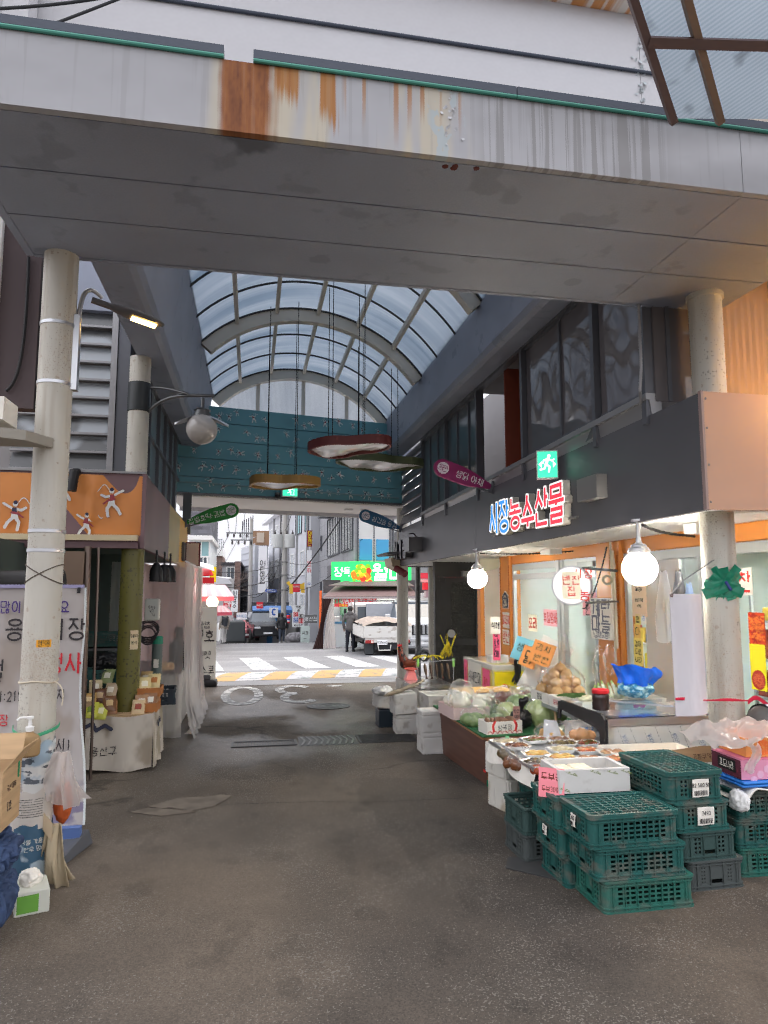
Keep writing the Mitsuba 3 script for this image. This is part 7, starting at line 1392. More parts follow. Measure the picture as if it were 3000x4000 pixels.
def hangbag(x, y, z, w, h, seed): return grid(lambda u, v: np.stack([x+w*(u-.5)*(.35+.9*v)+.05*v*v+.02*np.sin(19*u+6*v+seed), y-.05*np.sin(PI*u)*np.sin(PI*v)+.022*np.sin(27*u+9*v+seed), z-h*v+.03*np.sin(7*u+seed)*v], -1), 34, 18)
one('plastic_bag', 'crumpled clear plastic bag hanging on the right of the near left pillar', 'plastic bag', hangbag(LP[0]+.17, LP[1]-.10, .66, .2, .30, 1), 'milky_plastic', True); one('plastic_bag', 'clear plastic bag hanging on the left of the near left pillar', 'plastic bag', hangbag(LP[0]-.16, LP[1]-.08, .68, .18, .26, 4), 'milky_plastic', True)
one('plastic_bag', 'orange plastic bag tied behind the near left pillar', 'plastic bag', crumple((LP[0]+.16, LP[1]+.05, .33), (.055, .05, .13), .3, 3, 33), col(S(190, 92, 48), .4), True); one('paper_sack', 'beige paper sack standing at the foot of the near left pillar', 'sack', thick(hangbag(LP[0]+.14, LP[1]-.06, gz(4.7)+.36, .13, .34, 7), .006), col(S(170, 156, 130), .7), True)
# open carton, jeans and box in the left corner
cb = thing('carton', 'open brown cardboard box at the left edge of the picture', 'carton'); X0, X1, Y0, Y1, Z0, Z1 = -1.51, -1.195, 3.87, 4.15, .43, .72
def pl4(a, b, c, d): return thick(TM([a, b, c, d], [[0, 1, 2], [0, 2, 3]]), .005)
part(cb, 'wall', cat(pl4((X0, Y0, Z0), (X1, Y0, Z0), (X1, Y0, Z1), (X0, Y0, Z1)), pl4((X1, Y0, Z0), (X1, Y1, Z0), (X1, Y1, Z1), (X1, Y0, Z1)), pl4((X0, Y1, Z0), (X1, Y1, Z0), (X1, Y1, Z1), (X0, Y1, Z1)), pl4((X0, Y0, Z0), (X0, Y1, Z0), (X0, Y1, Z1), (X0, Y0, Z1)), pl4((X0, Y0, Z0+.03), (X1, Y0, Z0+.03), (X1, Y1, Z0+.03), (X0, Y1, Z0+.03))), kraft)
part(cb, 'flap', pl4((X1, Y0, Z1), (X1, Y1, Z1), (X1+.085, Y1-.02, Z1+.11), (X1+.085, Y0+.02, Z1+.11)), kraft); part(cb, 'flap', pl4((X0, Y1, Z1), (X1, Y1, Z1), (X1-.01, Y1+.09, Z1+.12), (X0, Y1+.09, Z1+.12)), kraft)
part(cb, 'print', put(prism(unary_union([aff.translate(text_poly('국산 배추', .032, .008), 0, .04), aff.translate(text_poly('1호', .05, .01), -.02, -.05)]), .001), frame([X1+.004, 4.0, .58], [0, 1, 0], [0, 0, 1])), col(S(70, 55, 45), .6)); part(cb, 'tape', put(prism(sbox(-.012, -.04, .012, .04), .001), frame([X1+.004, 4.1, .68], [0, 1, 0], [0, 0, 1])), green_m)
dm = mat('denim', lambda p, n, uv: mi.Color3f(.030, .055, .125)*(.45+1.0*fbm(p.x*14, p.y*14, p.z*14, 4)), .8)
one('tarp', 'dark blue denim like cover bundled on the stall at the lower left corner', 'cover', cat(crumple((-1.29, 3.95, .30), (.16, .28, .12), .45, 5, 41, 3.0), crumple((-1.27, 3.92, .10), (.13, .26, .16), .45, 5, 42, 3.0)), dm, True)
tb = thing('tissue_box', 'green and white carton beside the foot of the near left pillar', 'carton'); part(tb, 'box', mv(bevel_box(.17, .22, .12, .006), -1.16, 4.33, gz(4.3), .35), col(S(196, 198, 186), .5)); part(tb, 'green_panel', put(prism(sbox(-.075, -.045, .03, .045), .001), frame([-1.16+.0385, 4.33-.1045, gz(4.3)+.06], [.94, .343, 0], [0, 0, 1])), col(S(104, 160, 66), .5)); part(tb, 'tissue', crumple((-1.17, 4.34, gz(4.3)+.15), (.06, .07, .05), .5, 3, 5), offwhite, True)
part(tb, 'print', put(prism(text_poly('쿠', .05, .01), .001), frame([-1.16+.0855, 4.33+.033, gz(4.3)+.07], [-.343, .94, 0], [0, 0, 1])), ink)
tbl = thing('stall_table', 'low stall table under the carton at the left edge', 'table'); part(tbl, 'top', box(-2.2, -1.24, 3.7, 4.3, .395, .425), col(S(90, 84, 80), .6)); 
for a, b in ((-2.1, 3.75), (-1.30, 4.25)): part(tbl, 'leg', box(a-.02, a+.02, b-.02, b+.02, gz(4), .395), steel_d)
# ledge and unit above on the left
lg_ = thing('ledge', 'grey metal ledge with a white box above the orange banner at the left edge', 'ledge'); part(lg_, 'ledge', hexa([(-2.2, 3.9, 2.50), (-1.33, 4.35, 2.50), (-1.23, 4.55, 2.50), (-2.2, 4.6, 2.50), (-2.2, 3.9, 2.56), (-1.33, 4.35, 2.56), (-1.23, 4.55, 2.56), (-2.2, 4.6, 2.56)]), col(S(150, 146, 136), .5))
part(lg_, 'white_box', box(-2.1, -1.46, 4.35, 4.6, 2.62, 2.76), offwhite); part(lg_, 'bracket', cat(box(-1.64, -1.58, 4.3, 4.34, 2.56, 2.64), box(-1.60, -1.52, 4.28, 4.3, 2.57, 2.63)), col(S(210, 206, 196), .5)); part(lg_, 'cable', tube(bez([(-2.0, 4.3, 2.8), (-1.7, 4.3, 2.86), (-1.55, 4.35, 2.8), (-1.5, 4.4, 2.7)], 10), .016, 8), black_m)
lw_ = thing('side_building', 'brownish rendered wall with a hanging cable left of the near pillar', 'building'); part(lw_, 'wall', box(-1.95, -1.67, 5.6, 5.72, 3.0, 4.6), col(S(84, 72, 74), .6)); part(lw_, 'white_strip', box(-3.6, -1.953, 5.55, 5.7, 2.95, 4.7), white_m); part(lw_, 'cable', tube(bez([(-1.76, 5.58, 4.2), (-1.74, 5.57, 3.5), (-1.76, 5.57, 3.2), (-1.86, 5.57, 3.12)], 14), .012, 6), black_m); part(lw_, 'corrugated_pipe', rod((-1.635, 5.62, 2.9), (-1.635, 5.62, 4.2), .025), black_m)
spt = thing('spotlight', 'black cylindrical spotlight in front of the orange banner', 'spotlight'); part(spt, 'body', rod((-1.83, 7.60, 2.86), (-1.85, 7.58, 2.64), .05, 16), black_m, 40); part(spt, 'yoke', box(-1.85, -1.79, 7.60, 7.68, 2.82, 2.88), black_m)
# back wall and clutter under the left building
one('pink_board', 'pale pink board wall behind the left counter', 'wall', cat(box(-1.7, -.98, 12.45, 12.5, -.35, 2.05), box(-1.75, -1.70, 9.7, 12.5, -.35, 2.05)), col(S(196, 172, 172), .7))
gw = thing('back_wall', 'dim dark green wall under the left market hall', 'wall'); part(gw, 'panel', box(-4.2, -1.55, 9.6, 9.7, -.4, 2.1), mat('green_wall', lambda p, n, uv: mi.Color3f(.05, .075, .065)*(.7+.6*fbm(p.x*2, p.y*2, p.z*2, 3)), .6)); part(gw, 'panel', box(-2.35, -2.3, 6.2, 9.6, -.3, 2.1), 'green_wall')
one('steel_pole', 'tall brown stainless pole behind the festival banner', 'pole', cat(rod((-1.55, 7.2, gz(7)), (-1.60, 7.3, 2.05), .032, 12), rod((-1.48, 7.3, gz(7)), (-1.52, 7.4, 2.05), .014, 8)), 'brushed_bronze', 40)
one('rolled_tarp', 'dark rolled tarpaulin on a rack behind the near left pillar', 'tarpaulin', cat(tube([(-2.6, 6.6, 1.66), (-1.62, 6.5, 1.70)], [.12, .10], 14), box(-2.6, -1.6, 6.5, 6.7, 1.44, 1.47)), col(S(40, 38, 38), .6), 40)
one('paper_sign', 'brown picture board hung behind the near left pillar', 'board', box(-1.86, -1.62, 7.25, 7.27, 1.55, 2.0), col(S(120, 100, 84), .6))
sk_ = thing('canvas_sack', 'yellow striped awning edge under the rolled tarpaulin', 'awning'); part(sk_, 'edge', box(-2.6, -1.75, 6.45, 6.48, 1.36, 1.43), col(S(214, 190, 110), .5))
# table of packets round the olive pillar
pt = thing('packet_table', 'stall table draped with old printed cloth round the olive pillar', 'table'); part(pt, 'top', box(-1.78, -.98, 7.62, 8.35, .33, .36), kraft)
clm = mat('old_cloth', lambda p, n, uv: mix(mi.Color3f(.52, .47, .40), mi.Color3f(.30, .25, .19), smoothstep(.45, .7, fbm(p.x*5, p.y*5, p.z*3, 4))), .7)
def cl1(u, v): return np.stack([-1.80+.84*u, 7.60-.03*v+.02*np.sin(15*u)*v, .36-.53*v+.02*np.sin(7*u)], -1)
def cl2(u, v): return np.stack([-.965+.02*np.sin(13*u)*v+.02*v, 7.60+.76*u, .36-.53*v+.02*np.sin(7*u)], -1)
part(pt, 'cloth', thick(grid(cl1, 30, 10), .004), clm, True); part(pt, 'cloth', thick(grid(cl2, 26, 10), .004), clm, True)
part(pt, 'lettering', put(prism(text_poly('용산구', .085, .008), .001), frame([-1.42, 7.555, .02], [1, 0, 0], [0, .02, 1])), blk); part(pt, 'printed_pattern', put(prism(unary_union([LineString([(-.14, .0), (-.04, .05), (.0, -.02), (.08, .03), (.14, -.01)]).buffer(.018)]), .001), frame([-1.50, 7.575, .24], [1, 0, 0], [0, .02, 1])), col(S(58, 60, 78), .6)); part(pt, 'printed_pattern', put(prism(LineString([(-.1, .03), (-.02, -.03), (.06, .03), (.12, 0)]).buffer(.02), .001), frame([-.945, 7.95, .22], [0, 1, 0], [.02, 0, 1])), col(S(58, 60, 78), .6))
tray_box('wooden tray of packets right of the olive pillar', -1.06, 7.86, .365, .24, .34, .09, col(S(176, 112, 60), .6)); tray_box('second wooden tray of packets stacked behind the olive pillar', -1.05, 8.0, .50, .24, .30, .09, col(S(176, 112, 60), .6)); tray_box('light brown carton of packets left of the olive pillar', -1.66, 7.72, .365, .22, .24, .14, kraft)
def packet(label, x, y, z, w, h, d, c, c2, rz=0, rx=0, group='food packets on the olive pillar table'):
    t = thing('food_packet', label, 'packet', group); g = grid(lambda u, v: np.stack([w*(u-.5), h*(v-.5), d*np.sin(PI*u)**.6*np.sin(PI*v)**.5], -1), 9, 9); g2 = grid(lambda u, v: np.stack([w*(.5-u), h*(v-.5), -d*np.sin(PI*u)**.6*np.sin(PI*v)**.5], -1), 9, 9)
    part(t, 'pouch', mv(cat(g, g2), x, y, z, rz, rx), col(c, .25), True); part(t, 'label', mv(grid(lambda u, v: np.stack([w*.5*(u-.5), h*.36*(v-.5), d*np.sin(PI*(.25+.5*u))**.6*np.sin(PI*(.32+.36*v))**.5+.0015], -1), 6, 6), x, y, z, rz, rx), col(c2, .4), True)
pk = [(-1.72, 7.66, .53, S(206, 176, 120), S(240, 226, 190)), (-1.60, 7.68, .50, S(190, 150, 90), S(226, 200, 150)), (-1.56, 7.60, .42, S(186, 186, 70), S(120, 140, 50)), (-1.47, 7.62, .40, S(196, 196, 80), S(230, 226, 180)), (-1.40, 7.66, .47, S(120, 84, 56), S(200, 170, 120)), (-1.52, 7.78, .53, S(110, 76, 56), S(190, 160, 120)), (-1.42, 7.82, .58, S(180, 160, 130), S(220, 210, 190)), (-1.10, 7.76, .46, S(170, 130, 96), S(222, 214, 200)), (-1.02, 7.80, .47, S(150, 110, 80), S(226, 220, 206)), (-1.0, 7.92, .48, S(190, 150, 110), S(210, 200, 180)), (-1.10, 7.92, .62, S(228, 208, 150), S(240, 232, 206)), (-1.02, 8.05, .64, S(226, 206, 150), S(190, 120, 60)), (-1.12, 8.12, .66, S(200, 170, 120), S(224, 214, 190))]
pk += [(-1.60, 7.95, .60, S(206, 190, 150), S(230, 226, 210)), (-1.74, 7.85, .62, S(190, 90, 60), S(230, 200, 150)), (-1.5, 8.05, .70, S(150, 160, 110), S(226, 222, 200)), (-1.40, 7.72, .42, S(170, 120, 80), S(230, 226, 210)), (-1.12, 7.68, .42, S(206, 180, 140), S(150, 70, 50))]
wh_ = ['at the far left', 'second from the left', 'with a green label', 'beside the green one', 'of brown seaweed', 'behind the brown one', 'on top of the left pile', 'first in the wooden tray', 'second in the wooden tray', 'third in the wooden tray', 'of pale puffed snacks', 'of puffed snacks with an orange label', 'at the back right', 'leaning in the middle', 'with a red pouch', 'highest at the back', 'beside the foot of the pillar', 'nearest the wooden tray']
for i, (x, y, z, c, c2) in enumerate(pk): packet('shiny food packet %s of the olive pillar table' % wh_[i], x, y, z, .13, .17, .025, c, c2, .2*((i*5) % 3-1), 1.0)
for i, (x, y, z, m, lab) in enumerate(((-1.68, 8.2, .37, c_green, 'dark green crate of packets behind the olive pillar, lower'), (-1.66, 8.25, .60, c_green, 'dark green crate of packets behind the olive pillar, upper'), (-1.72, 9.1, .95, c_green, 'dark green basket on the shelf behind the olive pillar'), (-1.08, 8.28, .37, c_navy, 'black crate right behind the olive pillar'))):
    crate(lab, x, y, z, .1, m, group='crates behind the left stall')
part(pt, 'rack', cat(box(-2.0, -1.4, 8.9, 9.4, .90, .93), box(-2.0, -1.96, 8.9, 8.94, -.3, .9), box(-1.44, -1.40, 8.9, 8.94, -.3, .9)), steel_d)
one('plastic_sheet', 'black plastic sheet over the crates behind the left stall', 'plastic sheet', crumple((-1.62, 8.55, .78), (.22, .2, .14), .35, 4, 52), col((.02, .02, .022), .2), True)
# counter with clear plastic curtain
ct = thing('stall_counter', 'grey filmed counter inside the clear plastic curtain on the left', 'counter'); part(ct, 'front', box(-1.62, -.94, 9.95, 9.98, gz(10), .50), col(S(152, 150, 146), .4)); part(ct, 'side', box(-.97, -.94, 9.981, 11.4, gz(10), .50), col(S(152, 150, 146), .4)); part(ct, 'top', box(-1.65, -.91, 9.90, 11.45, .502, .53), col(S(70, 56, 58), .4)); part(ct, 'lettering', put(prism(unary_union([aff.translate(aff.rotate(text_poly('WOOSUNG', .03, .003), 25), .16*i-.25, .1-.12*(i % 2)) for i in range(4)]), .001), frame([-1.28, 9.9485, .2], [1, 0, 0], [0, 0, 1])), col(S(96, 96, 98), .5))
part(ct, 'food_basket', cat(box(-1.30, -1.05, 10.1, 10.4, .532, .56), *[tube(bez([(-1.28+.03*i, 10.15, .57), (-1.25+.03*i, 10.25, .62+.02*(i % 2)), (-1.22+.03*i, 10.36, .57)], 5), .022, 6) for i in range(6)]), col(S(196, 160, 110), .5), 40)
scene['curtain_film'] = {'type': 'blendbsdf', 'weight': .34, 'a': {'type': 'thindielectric', 'int_ior': 1.5}, 'b': {'type': 'principledthin', 'base_color': rgb((.84, .82, .80)), 'roughness': .2, 'spec_trans': .3, 'diff_trans': 1.0, 'eta': 1.45}}
cu = thing('plastic_curtain', 'clear plastic curtain hanging in folds round the left counter', 'curtain')
def cur(u, v): s = .03+.02*v; return np.stack([-.83+s*np.sin(44*u)*(.6+.4*v)+.05*(1-v)**3+.12*(1-v)**8, 9.3+2.75*u+.02*np.sin(31*u), 1.98+(gz(11)+.01-1.98)*(1-v)], -1)
part(cu, 'side_sheet', grid(cur, 110, 16), 'curtain_film', True); part(cu, 'front_sheet', grid(lambda u, v: np.stack([-1.75+.91*u, 9.33+.03*np.sin(26*u), 1.98+(gz(9.3)+.02-1.98)*(1-v)], -1), 50, 8), 'curtain_film', True)
part(cu, 'hem', thick(grid(lambda u, v: np.stack([-.80+.10*v+.03*np.sin(13*u), 9.4+2.6*u, gz(10.7)+.05+.03*np.sin(17*u)*v-.026*(2.6*u-1.3)], -1), 50, 4), .002), 'milky_plastic', True); part(cu, 'gathered_fold', cat([tube([(-.84+.012*math.sin(k*2.1), 11.55+.09*k, 1.97), (-.83+.02*math.sin(k), 11.5+.10*k, 1.1), (-.74+.02*math.sin(k*3), 11.5+.11*k, gz(11.5)+.03)], [.016, .02, .028], 6) for k in range(7)]), 'milky_plastic', True); part(cu, 'rail', rod((-.84, 9.3, 1.99), (-.84, 12.1, 1.97), .012), steel)
mb = thing('meter_box', 'white electric meter box on the wall inside the left stall', 'meter'); part(mb, 'case', mv(bevel_box(.17, .10, .26, .02), -1.16, 8.75, 1.26), col(S(206, 208, 200), .4)); part(mb, 'label', put(prism(unary_union([aff.translate(text_poly('0416', .035, .01), 0, .04), aff.translate(text_poly('651', .035, .01), 0, -.005), aff.translate(text_poly('76', .035, .01), .02, -.05)]), .001), frame([-1.16, 8.698, 1.38], [1, 0, 0], [0, 0, 1])), ink)
one('cable_bundle', 'tangle of black cables under the meter box', 'cables', cat([tube([(-1.2+.09*math.cos(a+k)*(1+.1*k), 8.74, 1.08+.10*math.sin(a+k)+.02*k) for a in np.linspace(0, 5.5, 16)], .009, 5) for k in range(5)]), black_m, True)
gp = thing('gas_pipe', 'grey pipe with a green cap beside the meter box', 'pipe'); part(gp, 'pipe', rod((-1.10, 8.85, gz(8.8)), (-1.10, 8.85, .98), .06, 14), col(S(104, 116, 112), .4), 40); part(gp, 'cap', lathe([(.065, .98), (.065, 1.05), (.05, 1.07)], 14, (-1.10, 8.85, 0)), col(S(40, 140, 110), .4)); part(gp, 'note', put(prism(sbox(-.03, -.05, .03, .05), .001), frame([-1.10, 8.788, .75], [1, 0, 0], [0, 0, 1])), pap)
paper('paper_note', 'cream paper note taped on the olive pillar', 'note', [OP[0]+.065, OP[1]-.108, 1.10], [.86, .5, 0], [0, 0, 1], .085, .20, col(S(214, 196, 160), .6), [('예약', .04, 0, .04, ink), ('음식', .035, 0, -.03, ink)])
for i, (x, y) in enumerate(((-1.0, 8.35), (-.96, 8.75), (-.93, 9.1))):
    t = thing('track_spot', ['black track spotlight nearest the olive pillar, lit', 'middle black track spotlight over the left stall', 'far black track spotlight over the left stall'][i], 'spotlight', 'track spotlights over the left stall'); part(t, 'head', lathe([(.075, 1.72), (.07, 1.85), (.03, 1.93)], 18, (x-.08, y, 0)), black_m, 40); part(t, 'stem', rod((x-.08, y, 1.92), (x-.08, y, 2.08), .012), black_m)
    if i == 0: part(t, 'lens', lathe([(.0, 1.722), (.06, 1.721)], 16, (x-.08, y, 0)), white_m, emit=emit((1, .76, .46), 14))
bxs = thing('box_sign', 'maroon and white lightbox sign on the far left fascia', 'sign'); part(bxs, 'case', box(-1.10, -.86, 12.0, 12.10, 2.02, 2.42), col(S(120, 32, 36), .5)); part(bxs, 'face', box(-1.08, -.88, 11.99, 11.9995, 2.04, 2.40), col(S(226, 200, 180), .5)); part(bxs, 'bracket_box', box(-1.2, -1.09, 11.7, 12.05, 2.1, 2.4), col(S(96, 94, 92), .5))
# mirrored stand banner at the far left
xb = thing('stand_banner', 'white cloth stand banner seen from behind with mirrored black letters', 'banner'); XB = frame([-.98, 15.35, .46], [1, .12, 0], [.03, 0, 1])
part(xb, 'cloth', put(thick(grid(lambda u, v: np.stack([.54*(u-.5), 1.62*(v-.5), .02*np.sin(5*v+2*u)], -1), 8, 14), .003), XB), col(S(224, 220, 208), .6), True)
for tx, h, dx, dy, vv, m in (('미소', .07, -.10, .68, False, ink_r), ('찹쌀', .15, .0, .43, False, blk), ('호떡', .26, .0, .20, False, blk), ('옛날', .17, .02, -.20, False, blk), ('토스트', .16, .02, -.50, False, blk)): part(xb, 'lettering', put(mv(letters(tx, h, .001, .012, .9, vv, mirror=True), dx, dy, .026), XB), m)
part(xb, 'pole', cat(rod((-.98, 15.4, gz(15)), (-.94, 15.4, .5), .012), rod((-.94, 15.4, .5), (-1.22, 15.42, 1.22), .008), rod((-.94, 15.4, .5), (-.72, 15.42, 1.24), .008), rod((-.94, 15.4, .3), (-.72, 15.42, -.28), .006)), black_m); part(xb, 'water_base', mv(bevel_box(.46, .34, .15, .05), -.90, 15.42, gz(15.4)), black_m, 40); part(xb, 'weight', mv(bevel_box(.26, .2, .10, .02), -.94, 15.40, gz(15.4)+.15), col(S(70, 70, 72), .5))
# ================================================================ STREET BEYOND THE MARKET
def clap(p, n, uv): return mi.Color3f(.46, .47, .50)*(.82+.22*fbm(p.x*1.1, p.y*1.1, p.z*.5, 4))
mat('pale_render', clap, .7); mat('grey_stone', lambda p, n, uv: mi.Color3f(.24, .245, .26)*(.85+.25*fbm(p.x*1.5, p.y*1.5, p.z*1.5, 4))*(1-.25*smoothstep(.94, .97, dr.maximum(p.z/.6-dr.floor(p.z/.6), (p.x+p.y)/1.2-dr.floor((p.x+p.y)/1.2)))), .5)
mat('old_brick', lambda p, n, uv: mi.Color3f(.20, .13, .11)*(.7+.5*cell_rand(dr.floor((p.x+p.y)*4), dr.floor(p.z*12))), .8); mat('slate', lambda p, n, uv: mi.Color3f(.13, .13, .15)*(.6+.7*cell_rand(dr.floor((p.x+p.y)*3+.5*dr.floor(p.z*7)), dr.floor(p.z*7))), .7)
wglass, wlit, wframe, wteal = col((.10, .12, .14), .12), col((.55, .56, .55), .3), col(S(80, 82, 88), .5), col(S(140, 178, 182), .25)
def block(name, label, foot, z0, z1, m, catg='building', roof=None):
    t = thing(name, label, catg); part(t, 'wall', mv(prism(Polygon(foot), z1-z0), z=z0), m)
    if roof: part(t, 'roof', mv(prism(Polygon(foot).buffer(.12, join_style=2), .22), z=z1), roof)
    return t
def wins(t, M, lst, pane=None, fr_=None, bars=1):
    for (x, y, w, h) in lst:
        k = part(t, 'window', put(mv(cat([trimesh.creation.box((w+.1, .06, .08)).apply_translation([0, s*(h/2+.02), 0]) for s in (-1, 1)]+[trimesh.creation.box((.06, h, .08)).apply_translation([s*(w/2+.02), 0, 0]) for s in (-1, 1)]+[trimesh.creation.box((.04, h, .05)).apply_translation([w*(i/(bars+1)-.5), 0, 0]) for i in range(1, bars+1)]), x, y, .03), M), fr_ or wframe)
        part(k, 'pane', put(mv(trimesh.creation.box((w, h, .03)), x, y, .0), M), pane or wglass)
def face(a, b): return frame([a[0], a[1], 0], [b[0]-a[0], b[1]-a[1], 0], [0, 0, 1])
def sign(label, o, r, w, h, m, lines, th=.10, lit=None, catg='sign', name='street_sign'):
    t = thing(name, label, catg); M = frame(o, r, [0, 0, 1]); part(t, 'board', put(mv(trimesh.creation.box((w, h, th)), z=-th/2), M), m, emit=lit)
    for L in lines:
        tx, sz, dx, dy, mm = L[:5]; part(t, 'lettering', put(mv(prism(aff.translate(text_poly(tx, sz, L[6] if len(L) > 6 else .02, 1.0, L[5] if len(L) > 5 else False), dx, dy), .01), z=.002), M), mm, emit=L[7] if len(L) > 7 else None)
    return t
# grey stone corner building with the mart
GA, GC, GB = (4.02, 42.0), (4.54, 31.0), (8.52, 31.6)
gbd = block('corner_building', 'grey stone corner building with dark window bands and a green mart sign', [GA, GC, GB, (GB[0]+3, 46), (GA[0]+.4, 46)], -3, 12, 'grey_stone')
L1 = math.hypot(GC[0]-GA[0], GC[1]-GA[1]); MG = face(GA, GC); MB_ = face(GC, GB); L2 = math.hypot(GB[0]-GC[0], GB[1]-GC[1])
wins(gbd, MG, [(.7, 7.6, .35, .9), (.7, 4.4, .3, .8), (.8, 1.6, .3, .9)]); wins(gbd, MG, [(3.0, 9.0, .5, 3.5)], wteal)
part(gbd, 'metal_cladding', put(mv(trimesh.creation.box((L1*.66, 3.6, .10)), L1*.66, 7.7, .05), MG), col(S(128, 130, 136), .4, .5, .3)); part(gbd, 'ledge', put(mv(trimesh.creation.box((L1*.74, .22, .6)), L1*.64, 5.75, .3), MG), col(S(90, 92, 98), .5))
for i in range(14): part(gbd, 'cladding_rib', put(mv(trimesh.creation.box((.03, 3.5, .03)), L1*.34+i*L1*.64/13, 7.7, .115), MG), col(S(110, 112, 118), .5))
wins(gbd, MG, [(L1*.46, 4.5, L1*.34, 2.0), (L1*.83, 4.55, L1*.26, 2.1)], wlit, None, 6); part(gbd, 'dark_panel', put(mv(trimesh.creation.box((L1*.4, 1.5, .06)), L1*.5, 2.2, .03), MG), col(S(96, 96, 100), .5))
part(gbd, 'dark_band', put(mv(trimesh.creation.box((L2, 2.4, .08)), L2/2, 7.0, .04), MB_), col(S(84, 90, 106), .5)); wins(gbd, MB_, [(.9, 4.2, 1.5, 2.6), (2.7, 4.2, 1.7, 2.6), (4.6, 4.2, 1.7, 2.6)], wlit, None, 1)
for i in range(2): part(gbd, 'blue_poster', put(mv(trimesh.creation.box((.6, .95, .02)), .5+.8*i, 3.45, .05), MB_), col(S(70, 150, 196), .5))
part(gbd, 'rail', put(cat(*[mv(trimesh.creation.box((2.0, .05, .05)), 4.6, 3.5+.35*i, .10) for i in range(3)]), MB_), wframe)
sign('white lit letters of the restaurant sign high on the dark band', [GC[0]+2.6, GC[1]-.05, 6.75], [GB[0]-GC[0], GB[1]-GC[1], 0], 3.4, 1.3, col(S(76, 82, 98), .5), [('떡오르고', .95, .55, .0, white_m, False, .03, emit((1, 1, .98), .16)), ('C', 1.3, -1.75, -.2, yel, False, .05, emit((.8, 1, .1), .15))])
k = sign('bright green mart sign with white letters and a fruit picture', [5.70, 30.75, 2.43], [GB[0]-GC[0], GB[1]-GC[1], 0], 2.9, .92, col(S(30, 190, 80), .4), [('월마', .75, .32, .0, white_m, False, .03, emit((1, 1, 1), .16))], .14, emit((.02, .50, .10), .22))
rG = np.array([GB[0]-GC[0], GB[1]-GC[1], 0])/L2; Mk = frame(np.array([5.70, 30.75, 2.43])-.92*rG, rG, [0, 0, 1]); q = np.random.default_rng(6)
for c in (S(240, 60, 30), S(250, 180, 30), S(250, 220, 60), S(240, 120, 30), S(120, 180, 40)):
    part(k, 'printed_fruit', put(cat([mv(prism(shapely.Point(0, 0).buffer(.07+.09*q.random()), .008), q.normal()*.22, q.normal()*.19, .004+.002*q.random()) for i in range(7)]), Mk), col(c, .4), emit=emit([x*.8 for x in c], .11), kind='stuff')
k = sign('green sign panel reading butcher at the angled end of the mart sign', [3.89, 30.85, 2.43], [.93, -.36, 0], .86, .90, col(S(30, 190, 80), .4), [('정육', .42, .1, 0, white_m, False, .03, emit((1, 1, 1), .16))], .12, emit((.02, .50, .10), .22))
# its brown awning, banner, curtain and lit shop
awn = thing('shop_awning', 'wide brown awning over the mart front', 'awning'); brn = col(S(112, 92, 90), .6)
def quad(a, b, c, d): return thick(TM([a, b, c, d], [[0, 1, 2], [0, 2, 3]]), .03)
ax0, ax1 = 2.86, 6.89; part(awn, 'canvas', quad((ax0, 28.5, 1.34), (ax1, 28.5, 1.38), (ax1, 30.9, 1.92), (ax0+.9, 30.9, 1.88)), brn); part(awn, 'valance', quad((ax0, 28.49, 1.27), (ax1, 28.49, 1.28), (ax1, 28.49, 1.37), (ax0, 28.49, 1.34)), col(S(150, 140, 140), .6)); part(awn, 'upper_canvas', quad((ax0+.3, 29.3, 1.81), (ax1, 29.3, 1.79), (ax1, 30.8, 2.02), (ax0+1.2, 30.8, 2.02)), col(S(100, 84, 84), .6))
sg = sign('red banner advertising the meat corner in white and yellow letters', [4.24, 28.6, 1.11], [1, 0, 0], 1.78, .33, col(S(214, 62, 66), .5), [('명품정육코너입점', .19, .12, .06, white_m), ('마트', .19, -.72, .06, col(S(60, 170, 120), .5)), ('한우1++등급/명품한돈전문', .11, 0, -.10, yel)], .02)
dp = thing('drape', 'dark brown curtain tied at the corner of the mart', 'curtain'); part(dp, 'cloth', grid(lambda u, v: np.stack([2.90+(u-.5)*(.42-.25*np.sin(PI*v))-.22*(1-v)+.12*v, 28.5+.05*np.sin(30*u), 1.30+(gz(28.5)-1.30)*(1-v)], -1), 20, 12), col(S(70, 48, 46), .7), True)
one('plastic_curtain', 'clear plastic curtain beside the brown drape at the mart', 'curtain', grid(lambda u, v: np.stack([3.17+.35*(u-.5)*(1.5-v)+.05*v, 28.6+.05*np.sin(26*u), 1.30+(gz(28.5)-1.30)*(1-v)], -1), 20, 8), 'milky_plastic', True)
shop_ = thing('mart_front', 'brightly lit mart front with freezers and white boxes', 'shop'); mz = gz(30)
part(shop_, 'upper_fascia', box(3.12, 8.01, 30.85, 30.95, 1.5, 2.07), col(S(70, 66, 68), .6)); part(shop_, 'back_wall', box(3.42, 7.91, 30.6, 30.7, mz, 1.5), col((.6, .62, .60), .6)); part(shop_, 'ceiling_light', box(3.62, 7.06, 29.6, 29.9, 1.45, 1.5), white_m, emit=emit((1, 1, .96), 1.4)); part(shop_, 'counter', box(3.46, 5.02, 29.5, 30.2, mz, mz+1.0), col(S(214, 222, 224), .4)); part(shop_, 'counter_top', box(3.46, 5.02, 29.45, 30.2, mz+1.001, mz+1.06), col(S(90, 150, 190), .4))
for i in range(9): part(shop_, 'goods_box', mv(bevel_box(.3, .3, .22+.1*(i % 3), .02), 3.55+.42*i, 29.7, mz+1.07), col([S(236, 236, 230), S(60, 110, 80), S(226, 226, 226), S(240, 220, 90)][i % 4], .5))
for i in range(7): part(shop_, 'shelf_goods', box(3.83+.5*i, 3.83+.5*i+.44, 30.3, 30.55, .55+.0*i, 1.0+.1*(i % 3)), col([S(110, 150, 120), S(190, 196, 190), S(90, 100, 100)][i % 3], .5))
